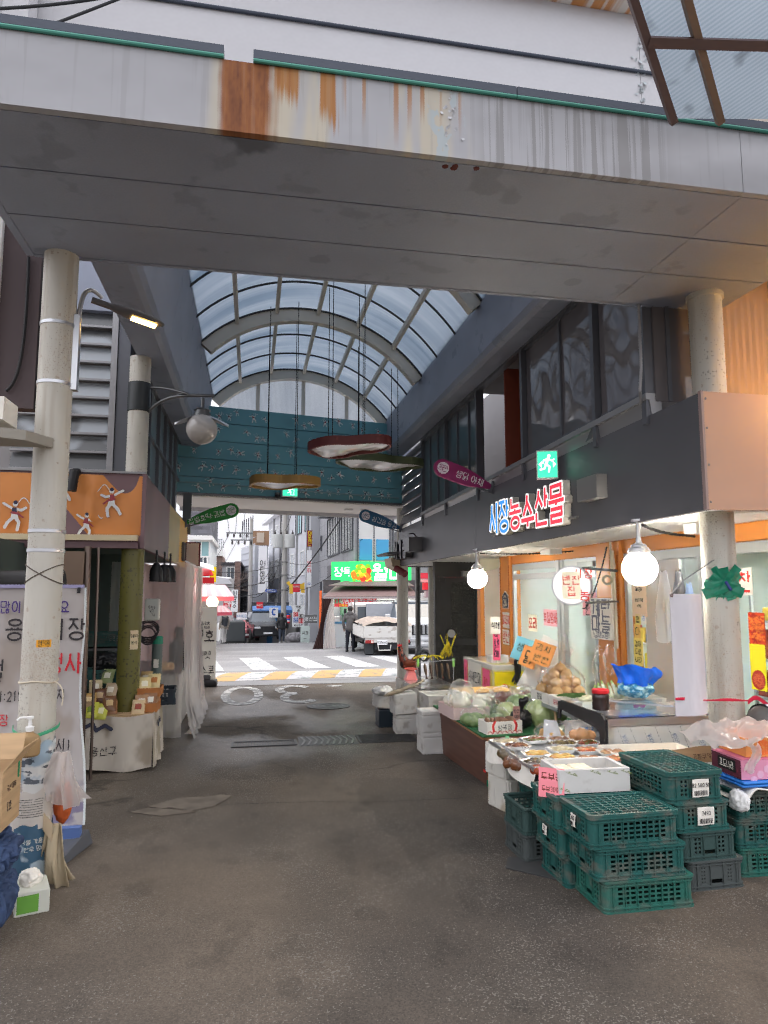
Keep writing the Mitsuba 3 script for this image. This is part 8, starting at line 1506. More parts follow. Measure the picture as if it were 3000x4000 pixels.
part(shop_, 'orange_panel', box(2.87, 2.97, 30, 30.1, -.2, 1.6), col(S(236, 110, 60), .5))
rda = thing('shop_awning', 'red awning with white stripe behind the thin cream pillar', 'awning')
for i, (a, b, c) in enumerate(((1238, 1250, S(196, 50, 66)), (1252, 1258, S(214, 150, 150)), (1259, 1274, S(214, 30, 44)), (1276, 1290, S(150, 120, 124)))): part(rda, 'band', box(7.15, 9.06, 29.2-.3*i, 29.6-.3*i, 1.62+(1275-b)*.0201, 1.62+(1275-a)*.0201), col(c, .5))
fa = thing('folded_awning', 'beige folded awning arm at the far end of the grey fascia', 'awning'); part(fa, 'roof_sheet', hexa([(2.62, 13.4, 2.32), (3.0, 13.0, 2.34), (3.0, 14.3, 2.34), (2.62, 14.5, 2.32), (2.58, 13.4, 2.36), (3.0, 13.0, 2.38), (3.0, 14.3, 2.38), (2.58, 14.5, 2.36)]), wframe); part(fa, 'case', hexa([(2.76, 13.7, 2.10), (2.93, 13.7, 2.02), (2.93, 14.4, 2.02), (2.76, 14.4, 2.10), (2.74, 13.7, 2.27), (2.93, 13.7, 2.30), (2.93, 14.4, 2.30), (2.74, 14.4, 2.27)]), col(S(176, 160, 136), .5)); part(fa, 'red_roll', rod((2.80, 13.5, 2.05), (2.95, 13.3, 1.93), .07, 12), col(S(110, 40, 40), .5))
# white row of buildings on the right of the descending street
BA, BB = (1.48, 66.0), (3.51, 43.0)
wrow = block('apartment_row', 'long white stuccoed building with many windows down the street', [BA, BB, (BB[0]+5, 44), (BA[0]+6, 68)], -8, 8.1, 'pale_render'); part(wrow, 'parapet', put(mv(trimesh.creation.box((27, .3, .5)), 11.5, 8.0, .2), face(BA, BB)), col(S(205, 205, 208), .6))
MW = face(BA, BB); LW = math.hypot(BB[0]-BA[0], BB[1]-BA[1])
wins(wrow, MW, [(LW*.80, 6.5, 2.6, 2.1), (LW*.95, 6.4, 1.4, 2.0)], wteal, None, 2); wins(wrow, MW, [(LW*f, z, 1.5, 1.5) for f in (.12, .30, .50, .68, .88) for z in (.6, 3.4)]+[(LW*f, 6.4, 1.4, 1.3) for f in (.1, .28, .46)], col((.34, .37, .40), .2), white_m)
for f in (.2, .4, .59, .78, .97): part(wrow, 'drain_pipe', put(mv(trimesh.creation.box((.12, 14, .12)), LW*f, 1, .08), MW), col(S(150, 150, 152), .5))
for f in (.15, .33, .5, .6, .75): part(wrow, 'air_unit', put(mv(bevel_box(.9, .4, .7, .03), LW*f, -1.9, .3, rx=0), MW), col(S(200, 200, 198), .5))
cbd = block('clapboard_building', 'tall narrow white clapboard building with a brown glazed penthouse', [(-0.89, 58), (0.17, 52), (1.18, 54), (1.18, 66), (-0.89, 66)], -8, 4.95, col(S(184, 187, 194), .6)); MC = face((-0.89, 58), (0.17, 52))
for i in range(24): part(cbd, 'board', put(mv(trimesh.creation.box((6.3, .05, .04)), 3.2, -6+.5*i, .03), MC), col(S(180, 182, 190), .6))
wins(cbd, MC, [(x, z, .9, 1.5) for x in (1.0, 2.6, 4.4) for z in (-3.4, .3)]); ph = part(cbd, 'penthouse', box(-0.07, 1.22, 53, 57, 5.01, 6.07), col(S(150, 118, 92), .5)); part(ph, 'pane', box(0.30, 0.85, 52.9, 52.99, 5.19, 5.93), col(S(190, 176, 160), .3)); [part(cbd, 'glazing_bar', put(mv(trimesh.creation.box((.08, 1.6, .06)), .6+i*.95, 6.4, .05), MC), wframe) for i in range(6)]
bv = sign('tall white vertical banner between the two white buildings', [0.75, 51, 3.13], [1, 0, 0], .62, 3.4, col(S(226, 226, 228), .6), [('어린이집', .42, 0, -.2, blk, True)], .03)
# houses on the left of the street
h1 = block('shingled_house', 'pale house with grey shingled upper wall and teal window at the left', [(-2.60, 30), (-1.76, 30), (-1.76, 36), (-2.60, 36)], -3, 3.80, col(S(208, 212, 214), .6)); part(h1, 'shingles', box(-2.60, -1.74, 29.9, 36, 3.90, 5.00), 'slate'); part(h1, 'eave', box(-2.64, -1.65, 29.6, 36, 3.70, 3.88), white_m); wins(h1, frame([0, 30, 0], [1, 0, 0], [0, 0, 1]), [(-2.10, 3.34, .62, .62)], wteal, white_m); wins(h1, frame([0, 30, 0], [1, 0, 0], [0, 0, 1]), [(-2.01, 2.82, .3, .35)], wglass, white_m)
h2 = block('brick_house', 'red brick house with a white roof railing behind the bare tree', [(-3.67, 60), (-2.43, 60), (-2.43, 66), (-3.67, 66)], -8, 4.47, 'old_brick'); part(h2, 'terrace', box(-3.67, -2.43, 59.7, 66, 4.47, 5.14), white_m)
for i in range(9): part(h2, 'rail_post', rod((-3.60+.15*i, 59.7, 5.14), (-3.60+.15*i, 59.7, 5.78), .025, 5), wframe)
part(h2, 'top_rail', rod((-3.67, 59.7, 5.78), (-2.47, 59.7, 5.86), .03, 5), wframe)
h3 = block('dark_house', 'small dark tiled house with a dark brick wall beside the clapboard building', [(-2.14, 52), (-0.83, 52), (-0.83, 58), (-2.14, 58)], -8, 3.43, col(S(150, 150, 154), .6), roof=col(S(60, 58, 62), .6)); part(h3, 'brick_pier', box(-1.22, -0.82, 51.5, 52, -8, 3.71), 'old_brick'); wins(h3, frame([0, 52, 0], [1, 0, 0], [0, 0, 1]), [(-1.52, 2.82, .5, .9)], wglass, white_m); part(h3, 'tin_roof', hexa([(-2.45, 44, 2.00), (-1.20, 44, 2.00), (-1.20, 50, 2.18), (-2.45, 50, 2.18), (-2.45, 44, 2.49), (-1.42, 44, 2.34), (-1.42, 50, 2.51), (-2.45, 50, 2.51)]), col(S(196, 196, 200), .5))
part(h3, 'shop_wall', box(-2.60, -1.09, 44.2, 44.6, -4, 2.34), col(S(168, 166, 166), .6))
# trees without leaves
def bare_tree(label, x, y, z, h, seed):
    t = thing('bare_tree', label, 'tree'); r = np.random.default_rng(seed); segs = []
    def grow(p, d, l, rad, lv):
        q_ = p+d*l; segs.append(tube([p, (p+q_)/2+r.normal(size=3)*l*.06, q_], [rad, rad*.85, rad*.7], 5))
        if lv < 5:
            for _ in range(3 if lv else 4): e = d+r.normal(size=3)*.55+np.array([0, 0, .1]); grow(q_, e/np.linalg.norm(e), l*.74, rad*.62, lv+1)
    p0 = np.array([x, y, z]); grow(p0, np.array([0., 0, 1]), h*.30, h*.022, 0); part(t, 'trunk', segs[0], col(S(84, 74, 70), .8), True); part(t, 'branches', cat(segs[1:]), col(S(100, 88, 84), .8), True, kind='stuff')
bare_tree('bare tree with fine twigs before the brick house', -2.00, 50, -2.0, 6.6, 3); bare_tree('smaller bare tree beside the white railing', -1.71, 54, -1.0, 4.6, 4)
# left shop awnings
for (lab, px0, px1, pyf, pyb, v, cc) in (('faded pink striped awning over the left street shop', -2.09, -0.59, 1.39, 1.81, 25, S(186, 150, 154)), ('small pink awning farther down the left side', -1.69, -0.86, 0.61, 0.86, 33, S(200, 140, 146))):
    t = thing('shop_awning', lab, 'awning')
    for i in range(8):
        a, b = px0+(px1-px0)*i/8, px0+(px1-px0)*(i+1)/8; part(t, 'stripe', quad((a, v, pyf), (b, v, pyf), (b-.45*i/8, v+2, pyb), (a-.45*i/8, v+2, pyb)), col(cc, .6) if i % 2 else col(S(206, 176, 178), .6))
    part(t, 'valance', quad((px0, v-.02, pyf-.16), (px1, v-.02, pyf-.13), (px1, v-.02, pyf), (px0, v-.02, pyf)), col(S(214, 96, 112), .6))
t = thing('shop_awning', 'bright red folded awning above the pink one on the left', 'awning'); part(t, 'upper', quad((-1.93, 24, 2.08), (-1.26, 24, 2.12), (-1.44, 25.2, 2.36), (-1.93, 25.2, 2.36)), col(S(206, 26, 36), .5)); part(t, 'lower', box(-1.93, -1.24, 23.9, 24.1, 1.84, 2.05), col(S(190, 20, 32), .5))
t = thing('shop_canopy', 'small white canopy with a yellow panel on the left street shop', 'canopy'); part(t, 'sheet', quad((-1.89, 23, 2.48), (-1.19, 23, 2.24), (-1.35, 25, 2.46), (-1.89, 25, 2.62)), white_m); part(t, 'yellow_panel', box(-1.44, -1.23, 25, 25.1, 1.90, 2.43), yel)
lshop = block('shop', 'small street shop under the pink awning on the left', [(-2.81, 27.5), (-1.58, 27.5), (-1.58, 33), (-2.81, 33)], -2, 1.85, col(S(150, 140, 132), .6)); one('globe_lamp', 'glowing yellow globe lamp under the pink awning', 'lamp', blob((-1.31, 24.6, 1.22), .20, amp=0, n=3), white_m, True, emit=emit((1, .72, .26), .9))
for i in range(8): one('produce_crate', 'crate of goods outside the left street shop', 'crate', mv(bevel_box(.45, .4, .28, .03), -1.97+.28*(i % 2), 27.0+.5*(i//4), gz(27)+.30*(i % 4)), col([S(170, 90, 60), S(200, 170, 90), S(90, 110, 70), S(200, 196, 180)][i % 4], .6), group='produce crates outside the left street shop')
# pictures of shop signs down the street
W1 = [1, 0, 0]; red_s, blu_s, grn_s, wh_s = col(S(206, 48, 60), .5), col(S(46, 84, 170), .5), col(S(150, 196, 80), .5), col(S(226, 228, 230), .5)
sign('red and white sign with Chinese characters on the left', [-1.30, 40, 0.89], W1, .46, .42, red_s, [('中国', .2, 0, .07, white_m), ('식품', .16, 0, -.12, white_m)]); sign('white vertical sign listing noodle dishes in black letters', [-0.92, 40, 1.04], W1, .36, 1.22, wh_s, [('어탕국수', .24, 0, .08, blk, True)]); sign('white horizontal sign with pale blue letters on the left', [-0.56, 44, 0.04], W1, .62, .42, wh_s, [('추어탕집', .17, 0, 0, col(S(130, 160, 190), .5))])
sign('round red sign reading real estate', [0.52, 44, 0.70], W1, .40, .40, red_s, [('부동산', .13, 0, 0, white_m)]); sign('lime green sign reading udon in dark letters', [0.49, 45, -0.08], W1, .46, .66, grn_s, [('우림', .2, 0, .05, blk)]); sign('small red sign beside the lime green one', [0.89, 45, -0.02], W1, .40, .52, red_s, [('한국', .15, 0, .1, white_m), ('02-72', .1, 0, -.12, white_m)]); sign('white sign with a blue swirl on the blue shop', [1.35, 43, 0.27], W1, .52, .58, wh_s, [('C', .4, 0, .04, blu_s, False, .06)])
sign('blue street name plate hanging from the pole', [1.15, 42.5, 1.59], W1, .66, .19, blu_s, [('용문로길', .13, 0, 0, white_m)], .03); sign('white signboard reading interior shop in black, red and blue tiles', [2.51, 38, 0.23], W1, .64, 1.16, wh_s, [('백합', .15, 0, .49, blk), ('홈', .17, 0, .30, blk), ('벽지장판', .12, 0, -.49, blk)]); 
for tx, dx, dy, m in (('인', -.14, .10, red_s), ('테', .14, .0, blk), ('리', -.14, -.2, blu_s), ('어', .14, -.25, red_s)): sign({'인': 'upper red', '테': 'black', '리': 'blue', '어': 'lower red'}[tx]+' letter tile on the white interior shop signboard', [2.51+dx, 37.98, 0.23+dy], W1, .24, .24, m, [(tx, .2, 0, 0, white_m)], .02, name='letter_tile')
sign('pale green standing sign reading dental clinic', [2.77, 36.5, -0.71], W1, .46, .98, col(S(204, 218, 214), .5), [('치과', .17, 0, .14, blk), ('치아', .07, 0, -.15, blk)]); sign('dark red vertical sign with yellow letters on the white row', [3.39, 42, 4.73], W1, .30, .98, col(S(130, 40, 46), .5), [('대유패션', .22, 0, 0, yel, True)]); sign('white vertical sign with red and blue tiles below the dark red one', [3.38, 42, 2.92], W1, .28, 2.2, wh_s, [('벽인어', .24, 0, .1, red_s, True), ('02', .14, 0, -.92, blu_s)]); sign('grey metal letter sign over the entrance by the stone building', [2.93, 35, 0.20], W1, .62, .40, col(S(110, 110, 112), .4), [('용산집', .2, 0, 0, wh_s)])
dg = sign('red bucket sign on a yellow dog shaped board', [2.51, 40, 1.75], W1, .40, .46, red_s, [('어린이집', .09, 0, .08, white_m)]); Pd = unary_union([Polygon([(-.55, .28), (-.42, .36), (-.34, .18), (.3, .2), (.42, .28), (.45, -.25), (.3, -.25), (.28, -.05), (-.2, -.05), (-.22, -.3), (-.36, -.3), (-.38, .12)]).buffer(.03)]); part(dg, 'dog_board', put(prism(Pd, .03), frame([2.51, 40.06, 1.75], W1, [0, 0, 1])), col(S(220, 180, 60), .5))
for lab, a, b, z0_, z1_, v, c in (('blue awning over the corner shops down the street', 0.08, 2.53, 0.38, 0.61, 44, S(72, 112, 166)), ('lower bright blue awning beside the pole', 0.85, 1.58, -0.48, -0.12, 43, S(66, 140, 200)), ('faded red awning on the left before the dark car', -1.34, -0.25, -0.76, -0.26, 43, S(190, 110, 116))):
    t = thing('shop_awning', lab, 'awning'); part(t, 'canvas', quad((a, v, z0_), (b, v, z0_), (b, v+1.6, z1_), (a, v+1.6, z1_)), col(c, .5)); part(t, 'valance', box(a, b, v-.03, v+.0, z0_-.16, z0_), col(c, .5))
lowsh = block('shop_row', 'row of small shop fronts under the blue awnings', [(0.06, 46), (2.88, 46), (3.49, 49), (0.06, 49)], -4, 0.57, col(S(172, 170, 168), .6)); wins(lowsh, frame([0, 46, 0], W1, [0, 0, 1]), [(0.21+.9*i, .0, .7, 1.6) for i in range(3)], wglass); part(lowsh, 'blue_door', box(1.03, 1.39, 45.9, 46, -2, .55), col(S(70, 130, 180), .5))
bp = thing('barber_pole', 'red, white and blue barber pole by the blue awning', 'barber pole')
for i in range(6): part(bp, 'stripe', lathe([(.10, 0), (.10, .09)], 10, (2.19, 42, -0.32+.09*i)), [red_s, wh_s, blu_s][i % 3])
part(bp, 'ball', blob((2.19, 42, 0.09), .12, amp=0), red_s, True)
# utility poles, transformer, wires
conc = col(S(168, 166, 162), .7); poles_ = []
for (lab, px, v, top, r) in (('concrete utility pole with a transformer in the middle of the street view', 1.94, 43.0, 11, .15), ('farther concrete utility pole with cross arms by the clapboard building', -0.09, 46.0, 6.28, .13)):
    t = thing('utility_pole', lab, 'utility pole', None); part(t, 'shaft', tube([(px, v, gz(v)-.2), (px, v, top)], [r*1.15, r*.85], 14), conc, True); poles_.append((t, px, v))
zz = lambda z: 1.62+(z-1.62)*1.23
t, px, v = poles_[0]; part(t, 'transformer', cat(lathe([(.30, 4.2), (.32, 4.24), (.32, 4.97), (.30, 5.03)], 16, (px-.42, v, 0)), lathe([(.30, 4.2), (.32, 4.24), (.32, 4.97), (.30, 5.03)], 16, (px+.30, v-.2, 0))), col(S(186, 188, 186), .5), 40)
for i in range(4): part(t, 'insulator', lathe([(.05, 5.03), (.07, 5.1), (.03, 5.22), (.02, 5.3)], 8, (px-.6+.36*i, v-.1, 0)), col(S(60, 56, 56), .5))
for z in (2.5, 3.3, 1.6): part(t, 'cross_arm', box(px-.75, px+.2, v-.16, v-.10, z, z+.07), steel_d)
t, px, v = poles_[1]
for z, w in ((5.27, 1.6), (4.81, 1.3)):
    part(t, 'cross_arm', box(px-w, px+.1, v-.16, v-.1, z, z+.08), steel_d)
    for i in range(4): part(t, 'insulator', lathe([(.05, z-.25), (.07, z-.1), (.04, z)], 8, (px-w+.1+.4*i, v-.13, 0)), col(S(60, 56, 56), .5))
P1, P2 = (poles_[0][1], 43.0), (poles_[1][1], 46.0)
wl2 = [((P1[0]-.6, 42.9, zz(2.9)), (P2[0], 46, 1.9), .35), ((P1[0]-.6, 42.9, zz(2.3)), (P2[0], 46, 1.2), .45), ((P1[0], 42.9, zz(1.7)), (P2[0]+.1, 46, .6), .4), ((P1[0]+.1, 42.9, zz(3.0)), (GC[0]+.3, 30.8, 3.9), .5), ((P1[0]-.1, 42.9, zz(2.3)), (-3.5, 30, 1.9), .4), ((P1[0]-.1, 42.9, zz(2.9)), (-3.6, 31, 2.7), .4), ((P1[0]-.3, 42.9, zz(1.7)), (-3.5, 30, 1.4), .3), ((P1[0]+.2, 42.9, zz(1.6)), (4.6, 26, 6.4), .2), ((P1[0]+.2, 42.9, zz(1.7)), (4.5, 26, 6.3), .3), ((P2[0]-1.4, 46, 5.27), (-1.2, 22, 8.5), .5), ((P2[0]-1.0, 46, 5.27), (-.4, 22, 8.8), .5), ((P2[0]-.6, 46, 5.27), (.2, 22, 9), .5), ((P2[0]-1.4, 46, 5.27), (-6, 70, 1.0), .5), ((P2[0]-.9, 46, 4.81), (-5.4, 70, .4), .5), ((P1[0]-.3, 43, zz(4.6)), (1.0, 22, 6.5), .6), ((P1[0], 43, zz(4.6)), (1.6, 22, 6.6), .7), ((P1[0]+.1, 42.9, zz(1.6)), (GC[0]-.5, 33, 2.6), .35), ((P1[0]-.5, 42.9, zz(1.5)), (P2[0]-.4, 46, .3), .5)]
wl2 += [((P1[0]-.1, 42.9, zz(3.6-.35*k)), (1.48+.9*k, 66-3.2*k, 1.5+.5*k), .3) for k in range(5)]+[((P2[0], 46, 2.6-.4*k), (-3.5-.3*k, 56, 1.2+.3*k), .3) for k in range(4)]
for i, (a, b, s) in enumerate(wl2):
    m_ = (np.array(a)+b)/2-[0, 0, s*2]; one('wire', 'thin black overhead wire strung between the utility poles and houses', 'wire', tube(bez([a, m_, b], 14), .016 if i not in (7, 8) else .03, 5), black_m, True, group='overhead wires over the street')
one('wire_tangle', 'tangle of coiled black cable on the transformer pole', 'wires', cat([tube([(P1[0]-.75+.22*math.cos(a+k)*(1-.1*k), 42.8+.04*k, 2.35+.28*math.sin(a+1.7*k)) for a in np.linspace(0, 6, 18)], .014, 5) for k in range(5)]+[tube([(P1[0]-.7+.2*math.cos(a+k), 42.8, 1.3+.16*math.sin(a*1.3+1.7*k)) for a in np.linspace(0, 6, 18)], .02, 5) for k in range(4)]), black_m)
# ---------------------------------------------------------------- people
skin_m, hair_m = mat('skin', (.42, .26, .19), .5), col((.015, .013, .012), .5)
def person(label, x, y, z0, H, yaw, top, bot, shoe=(.02, .02, .02), hood=None, vest=None, arms=((.05, .0), (.05, .0)), sit=0, puffy=0, step=.05, bag=False):
    """yaw: the way the figure faces (0 = away from the viewer)."""
    t = thing('person', label, 'person'); s = H/1.75; c, sn = math.cos(yaw), math.sin(yaw)
    def w(p): return np.array([x+s*(p[0]*c-p[1]*sn), y+s*(p[0]*sn+p[1]*c), z0+s*p[2]])
    def B(lst, k=1.0, ln=.03, it=4): return skin([((w(p), r*s*k), (w(q_), r2_*s*k)) for p, r, q_, r2_ in lst], ln, it)
    f = step; J = {'hip': (0, 0, .92), 'chest': (0, -.01, 1.30), 'neck': (0, 0, 1.47)}
    legs, shoes_, arms_l, sleeves = [], [], [], []
    for sd in (-1, 1):
        k_ = (sd*.105, sd*f*.6+.02, .50); a_ = (sd*.115, sd*f-.02, .09); legs += [((sd*.085, 0, .90), .098, k_, .066), (k_, .066, a_, .046)]; shoes_ += [((sd*.115, sd*f-.05, .05), .045, (sd*.125, sd*f+.14, .038), .038)]
        bend, fwd = arms[(sd+1)//2]; e = (sd*(.245+bend*.5), -.03+fwd*.3, 1.15); h = (sd*(.25+bend*.2), .04+fwd, .90+fwd*.5); sleeves += [((sd*.185, 0, 1.40), .062, e, .052), (e, .052, h, .042)]
        pm = (h[0], h[1]+.02, h[2]-.08); arms_l += [((sd*.185, 0, 1.40), .05, e, .042), (e, .042, h, .03), (h, .03, pm, .035)]
        for i in range(4): arms_l += [((pm[0]+(i-1.5)*.004, pm[1]+(i-1.5)*.018, pm[2]-.02), .010, (pm[0]-sd*.008, pm[1]+(i-1.5)*.02, pm[2]-.075+.006*abs(i-1)), .008)]
        arms_l += [((pm[0]-sd*.01, pm[1]+.03, pm[2]+.02), .011, (pm[0]-sd*.02, pm[1]+.055, pm[2]-.03), .008)]
    torso = [((0, 0, .95), .125, (0, -.01, 1.15), .125), ((-.07, 0, 1.30), .12, (.07, 0, 1.30), .12), ((0, 0, 1.12), .13, (0, 0, 1.33), .13), ((-.15, 0, 1.40), .07, (.15, 0, 1.40), .07)]
    head = [((0, 0, 1.44), .058, (0, .01, 1.54), .055), ((0, .0, 1.64), .092, (0, .03, 1.58), .072), ((0, .075, 1.585), .02, (0, .105, 1.575), .012)]+[((sd*.09, 0, 1.61), .018, (sd*.095, -.005, 1.59), .014) for sd in (-1, 1)]
    part(t, 'body', B(legs+torso+arms_l+head+[((a[0]), a[1], a[2], a[3]) for a in shoes_], .92, .024, 3), skin_m, True)
    part(t, 'jacket', B(torso+sleeves+[((-.10, 0, .90), .115, (.10, 0, .90), .115), ((0, 0, .9), .14, (0, 0, 1.2), .14), ((0, 0, 1.42), .085, (0, 0, 1.47), .075)], 1.10+puffy, .03, 4), top, True); part(t, 'trousers', B(legs+[((-.06, 0, .93), .11, (.06, 0, .93), .11)], 1.10, .03, 4), bot, True); part(t, 'shoes', B(shoes_, 1.12, .02, 3), col(shoe, .5), True)
    part(t, 'hair', skin([((w((0, -.015, 1.655)), .098*s), (w((0, -.03, 1.60)), .085*s))], .025, 3), hair_m, True); part(t, 'face', cat([blob(w((sd*.032, .098, 1.615)), .010*s, amp=0, n=1) for sd in (-1, 1)]+[blob(w((0, .096, 1.545)), .012*s, (1.6, .5, .4), 0, n=1)]), hair_m, kind='stuff')
    if hood: part(t, 'hood', skin([((w((-.05, -.06, 1.46)), .075*s), (w((.05, -.06, 1.46)), .075*s)), ((w((0, -.08, 1.44)), .08*s), (w((0, -.07, 1.52)), .06*s))], .03, 3), hood, True)
    if vest: part(t, 'vest', B(torso+[((0, 0, .95), .13, (0, 0, 1.3), .14)], 1.24, .03, 3), vest, True)
    if bag: part(t, 'hand_bag', cat(hexa([tuple(w(p)) for p in ((.22, -.10, .52), (.34, -.10, .52), (.34, .22, .52), (.22, .22, .52), (.25, -.04, .76), (.30, -.04, .76), (.30, .18, .76), (.25, .18, .76))]), tube([w((.27, -.02, .75)), w((.27, .07, .86)), w((.27, .16, .75))], .01, 5)), black_m)
    return t
gz26 = gz(26.3)
person('person seen from behind in a grey hooded jacket and navy trousers holding a black bag', 3.69, 26.3, gz26, 1.72, -.35, col(S(92, 90, 90), .8), col(S(34, 36, 46), .8), hood=col(S(84, 82, 82), .8), bag=True)
person('person walking away in a black puffer jacket and jeans', 1.77, 41, gz(41), 1.74, .0, col((.02, .02, .022), .5), col(S(62, 70, 84), .8), (.5, .5, .5), puffy=.12, step=.10)
person('person in a dark vest over a beige hoodie at the left street shop', -1.37, 38, gz(38), 1.72, .6, col(S(140, 132, 124), .8), col(S(170, 168, 166), .8), vest=col(S(52, 54, 60), .7), hood=col(S(140, 132, 124), .8), step=.08)
person('person in a blue jacket standing behind the truck at the mart', 4.92, 27.6, gz(27.6), 1.68, -1.3, col(S(40, 92, 150), .7), col(S(40, 42, 50), .8))
person('person in dark clothes working behind the mart counter', 4.94, 30.25, gz(30), 1.66, 2.6, col(S(50, 56, 54), .8), col(S(40, 42, 46), .8))
person('person in dark clothes standing under the red awning behind the pillars', 7.12, 28.6, gz(28.6), 1.8, 2.9, col(S(46, 48, 48), .8), col(S(40, 42, 46), .8))
person('person as a dark figure standing behind the clear curtain of the left counter', -1.10, 11.2, gz(11.2), 1.36, 1.2, col((.03, .028, .03), .7), col((.03, .03, .035), .8))
# ---------------------------------------------------------------- vehicles
tyre, rimm = col((.02, .02, .021), .8), col((.35, .36, .37), .35, .5, .7)
def wheel(t, x, y, z, r, w, ax=(1, 0, 0)):
    pr_ = [(r*.55, -w/2), (r*.92, -w/2), (r, -w/2+.03), (r, w/2-.03), (r*.92, w/2), (r*.55, w/2)]; M = frame([x, y, z], [0, 1, 0], [0, 0, 1])
    k = part(t, 'wheel', put(lathe(pr_, 26), M), tyre, 40); part(k, 'rim', put(lathe([(r*.2, -w*.3), (r*.56, -w*.45), (r*.56, w*.45), (r*.2, w*.3)], 20), M), rimm, 40)
trk = thing('pickup_truck', 'white cargo truck seen from behind with a tarpaulin over its bed', 'truck'); tx, ty, tz_ = 3.79, 23.7, gz(23.9)-.24; tw_ = 1.66; white_v = mat('truck_white', lambda p, n, uv: mix(mi.Color3f(.62, .61, .58), mi.Color3f(.34, .29, .24), smoothstep(.55, .72, fbm(p.x*6, p.y*6, p.z*10, 4))*.7), .4)
part(trk, 'tailgate', mv(bevel_box(tw_, .05, .40, .012), tx+tw_/2, ty, tz_+.86), white_v)
for x in (.02, .55, 1.10, 1.62): part(trk, 'tailgate_rib', box(tx+x-.012, tx+x+.012, ty-.035, ty-.026, tz_+.88, tz_+1.24), white_v)
for x in (0, tw_): part(trk, 'bed_side', box(tx+x-.025, tx+x+.025, ty+.03, ty+2.7, tz_+.86, tz_+1.24), white_v)
part(trk, 'bed_floor', box(tx+.03, tx+tw_-.03, ty+.03, ty+2.7, tz_+.80, tz_+.86), steel_d); part(trk, 'rear_frame', box(tx+.05, tx+tw_-.05, ty+.02, ty+.10, tz_+.70, tz_+.86), white_v)
for x in (.20, tw_-.20): k = part(trk, 'tail_lamp', mv(bevel_box(.30, .05, .11, .02), tx+x, ty-.01, tz_+.68), col(S(150, 40, 40), .25)); part(k, 'reflector', mv(bevel_box(.10, .054, .09, .015), tx+x+(.09 if x < 1 else -.09), ty-.012, tz_+.69), col(S(220, 200, 190), .25))
pl_ = part(trk, 'number_plate', mv(trimesh.creation.box((.36, .012, .17)), tx+.64, ty-.01, tz_+.71), wh_s); part(pl_, 'lettering', put(prism(text_poly('92보8660', .10, .015, .72), .003), frame([tx+.64, ty-.017, tz_+.71], [1, 0, 0], [0, 0, 1])), blk)
part(trk, 'under_bar', tube([(tx+.50, ty, tz_+.62), (tx+.52, ty, tz_+.44), (tx+.92, ty, tz_+.44), (tx+.94, ty, tz_+.62)], .025, 8), col(S(190, 188, 184), .4)); part(trk, 'mud_flap', box(tx+.08, tx+.38, ty+.22, ty+.24, tz_+.30, tz_+.66), col((.04, .045, .05), .6)); part(trk, 'chassis', box(tx+.4, tx+tw_-.4, ty+.1, ty+4.4, tz_+.45, tz_+.78), dark)
for (x, y) in ((.28, .55), (tw_-.28, .55), (.2, 3.6), (tw_-.2, 3.6)): wheel(trk, tx+x, ty+y, tz_+.54, .30, .30 if y < 1 else .18)
cabm = [(2.75, .55), (2.75, 1.95), (3.05, 2.02), (4.1, 1.98), (4.55, 1.30), (4.6, .55)]; part(trk, 'cab', put(mv(prism(Polygon(cabm).buffer(-.05).buffer(.05), tw_-.04), z=-(tw_-.04)), frame([tx+tw_-.02, ty, tz_], [0, 1, 0], [0, 0, 1])), white_v, 30); part(trk, 'rear_window', box(tx+.2, tx+tw_-.2, ty+2.72, ty+2.749, tz_+1.35, tz_+1.85), wglass)
part(trk, 'guard_frame', cat(box(tx+.05, tx+.09, ty+2.62, ty+2.66, tz_+1.24, tz_+2.1), box(tx+tw_-.09, tx+tw_-.05, ty+2.62, ty+2.66, tz_+1.24, tz_+2.1), box(tx+.05, tx+tw_-.05, ty+2.62, ty+2.66, tz_+2.06, tz_+2.1)), steel_d); part(trk, 'guard_sheet', box(tx+.5, tx+tw_-.1, ty+2.58, ty+2.60, tz_+1.3, tz_+1.98), col(S(150, 156, 164), .4)); part(trk, 'mirror', mv(bevel_box(.10, .06, .30, .02), tx-.12, ty+3.9, tz_+1.45), black_m)
def tarpf(u, v): q_ = np.stack([u*4, v*5, u*0], -1); r_ = 1-np.abs(2*meshkit.noise(q_*1.6, 3)-1); return np.stack([tx-.03+(tw_+.06)*u, ty-.02+2.5*v, tz_+1.18+.30*np.sin(PI*np.clip(u, .03, .97))**.35*np.sin(PI*np.clip(v*.9+.06, 0, 1))**.3+.10*(meshkit.fbm(q_, 3, 2)-.5)+.06*r_], -1)
one('tarpaulin', 'wrinkled grey brown tarpaulin heaped over the truck bed', 'tarpaulin', grid(tarpf, 40, 34), col(S(150, 138, 128), .7), True)
suv = thing('suv', 'silver white suv with a black barred grille facing the market', 'car'); sx, sy, sz = 6.16, 24.2, gz(24.2); sil = mat('silver_paint', (.50, .52, .54), .25, .6, .2, clearcoat=.8)
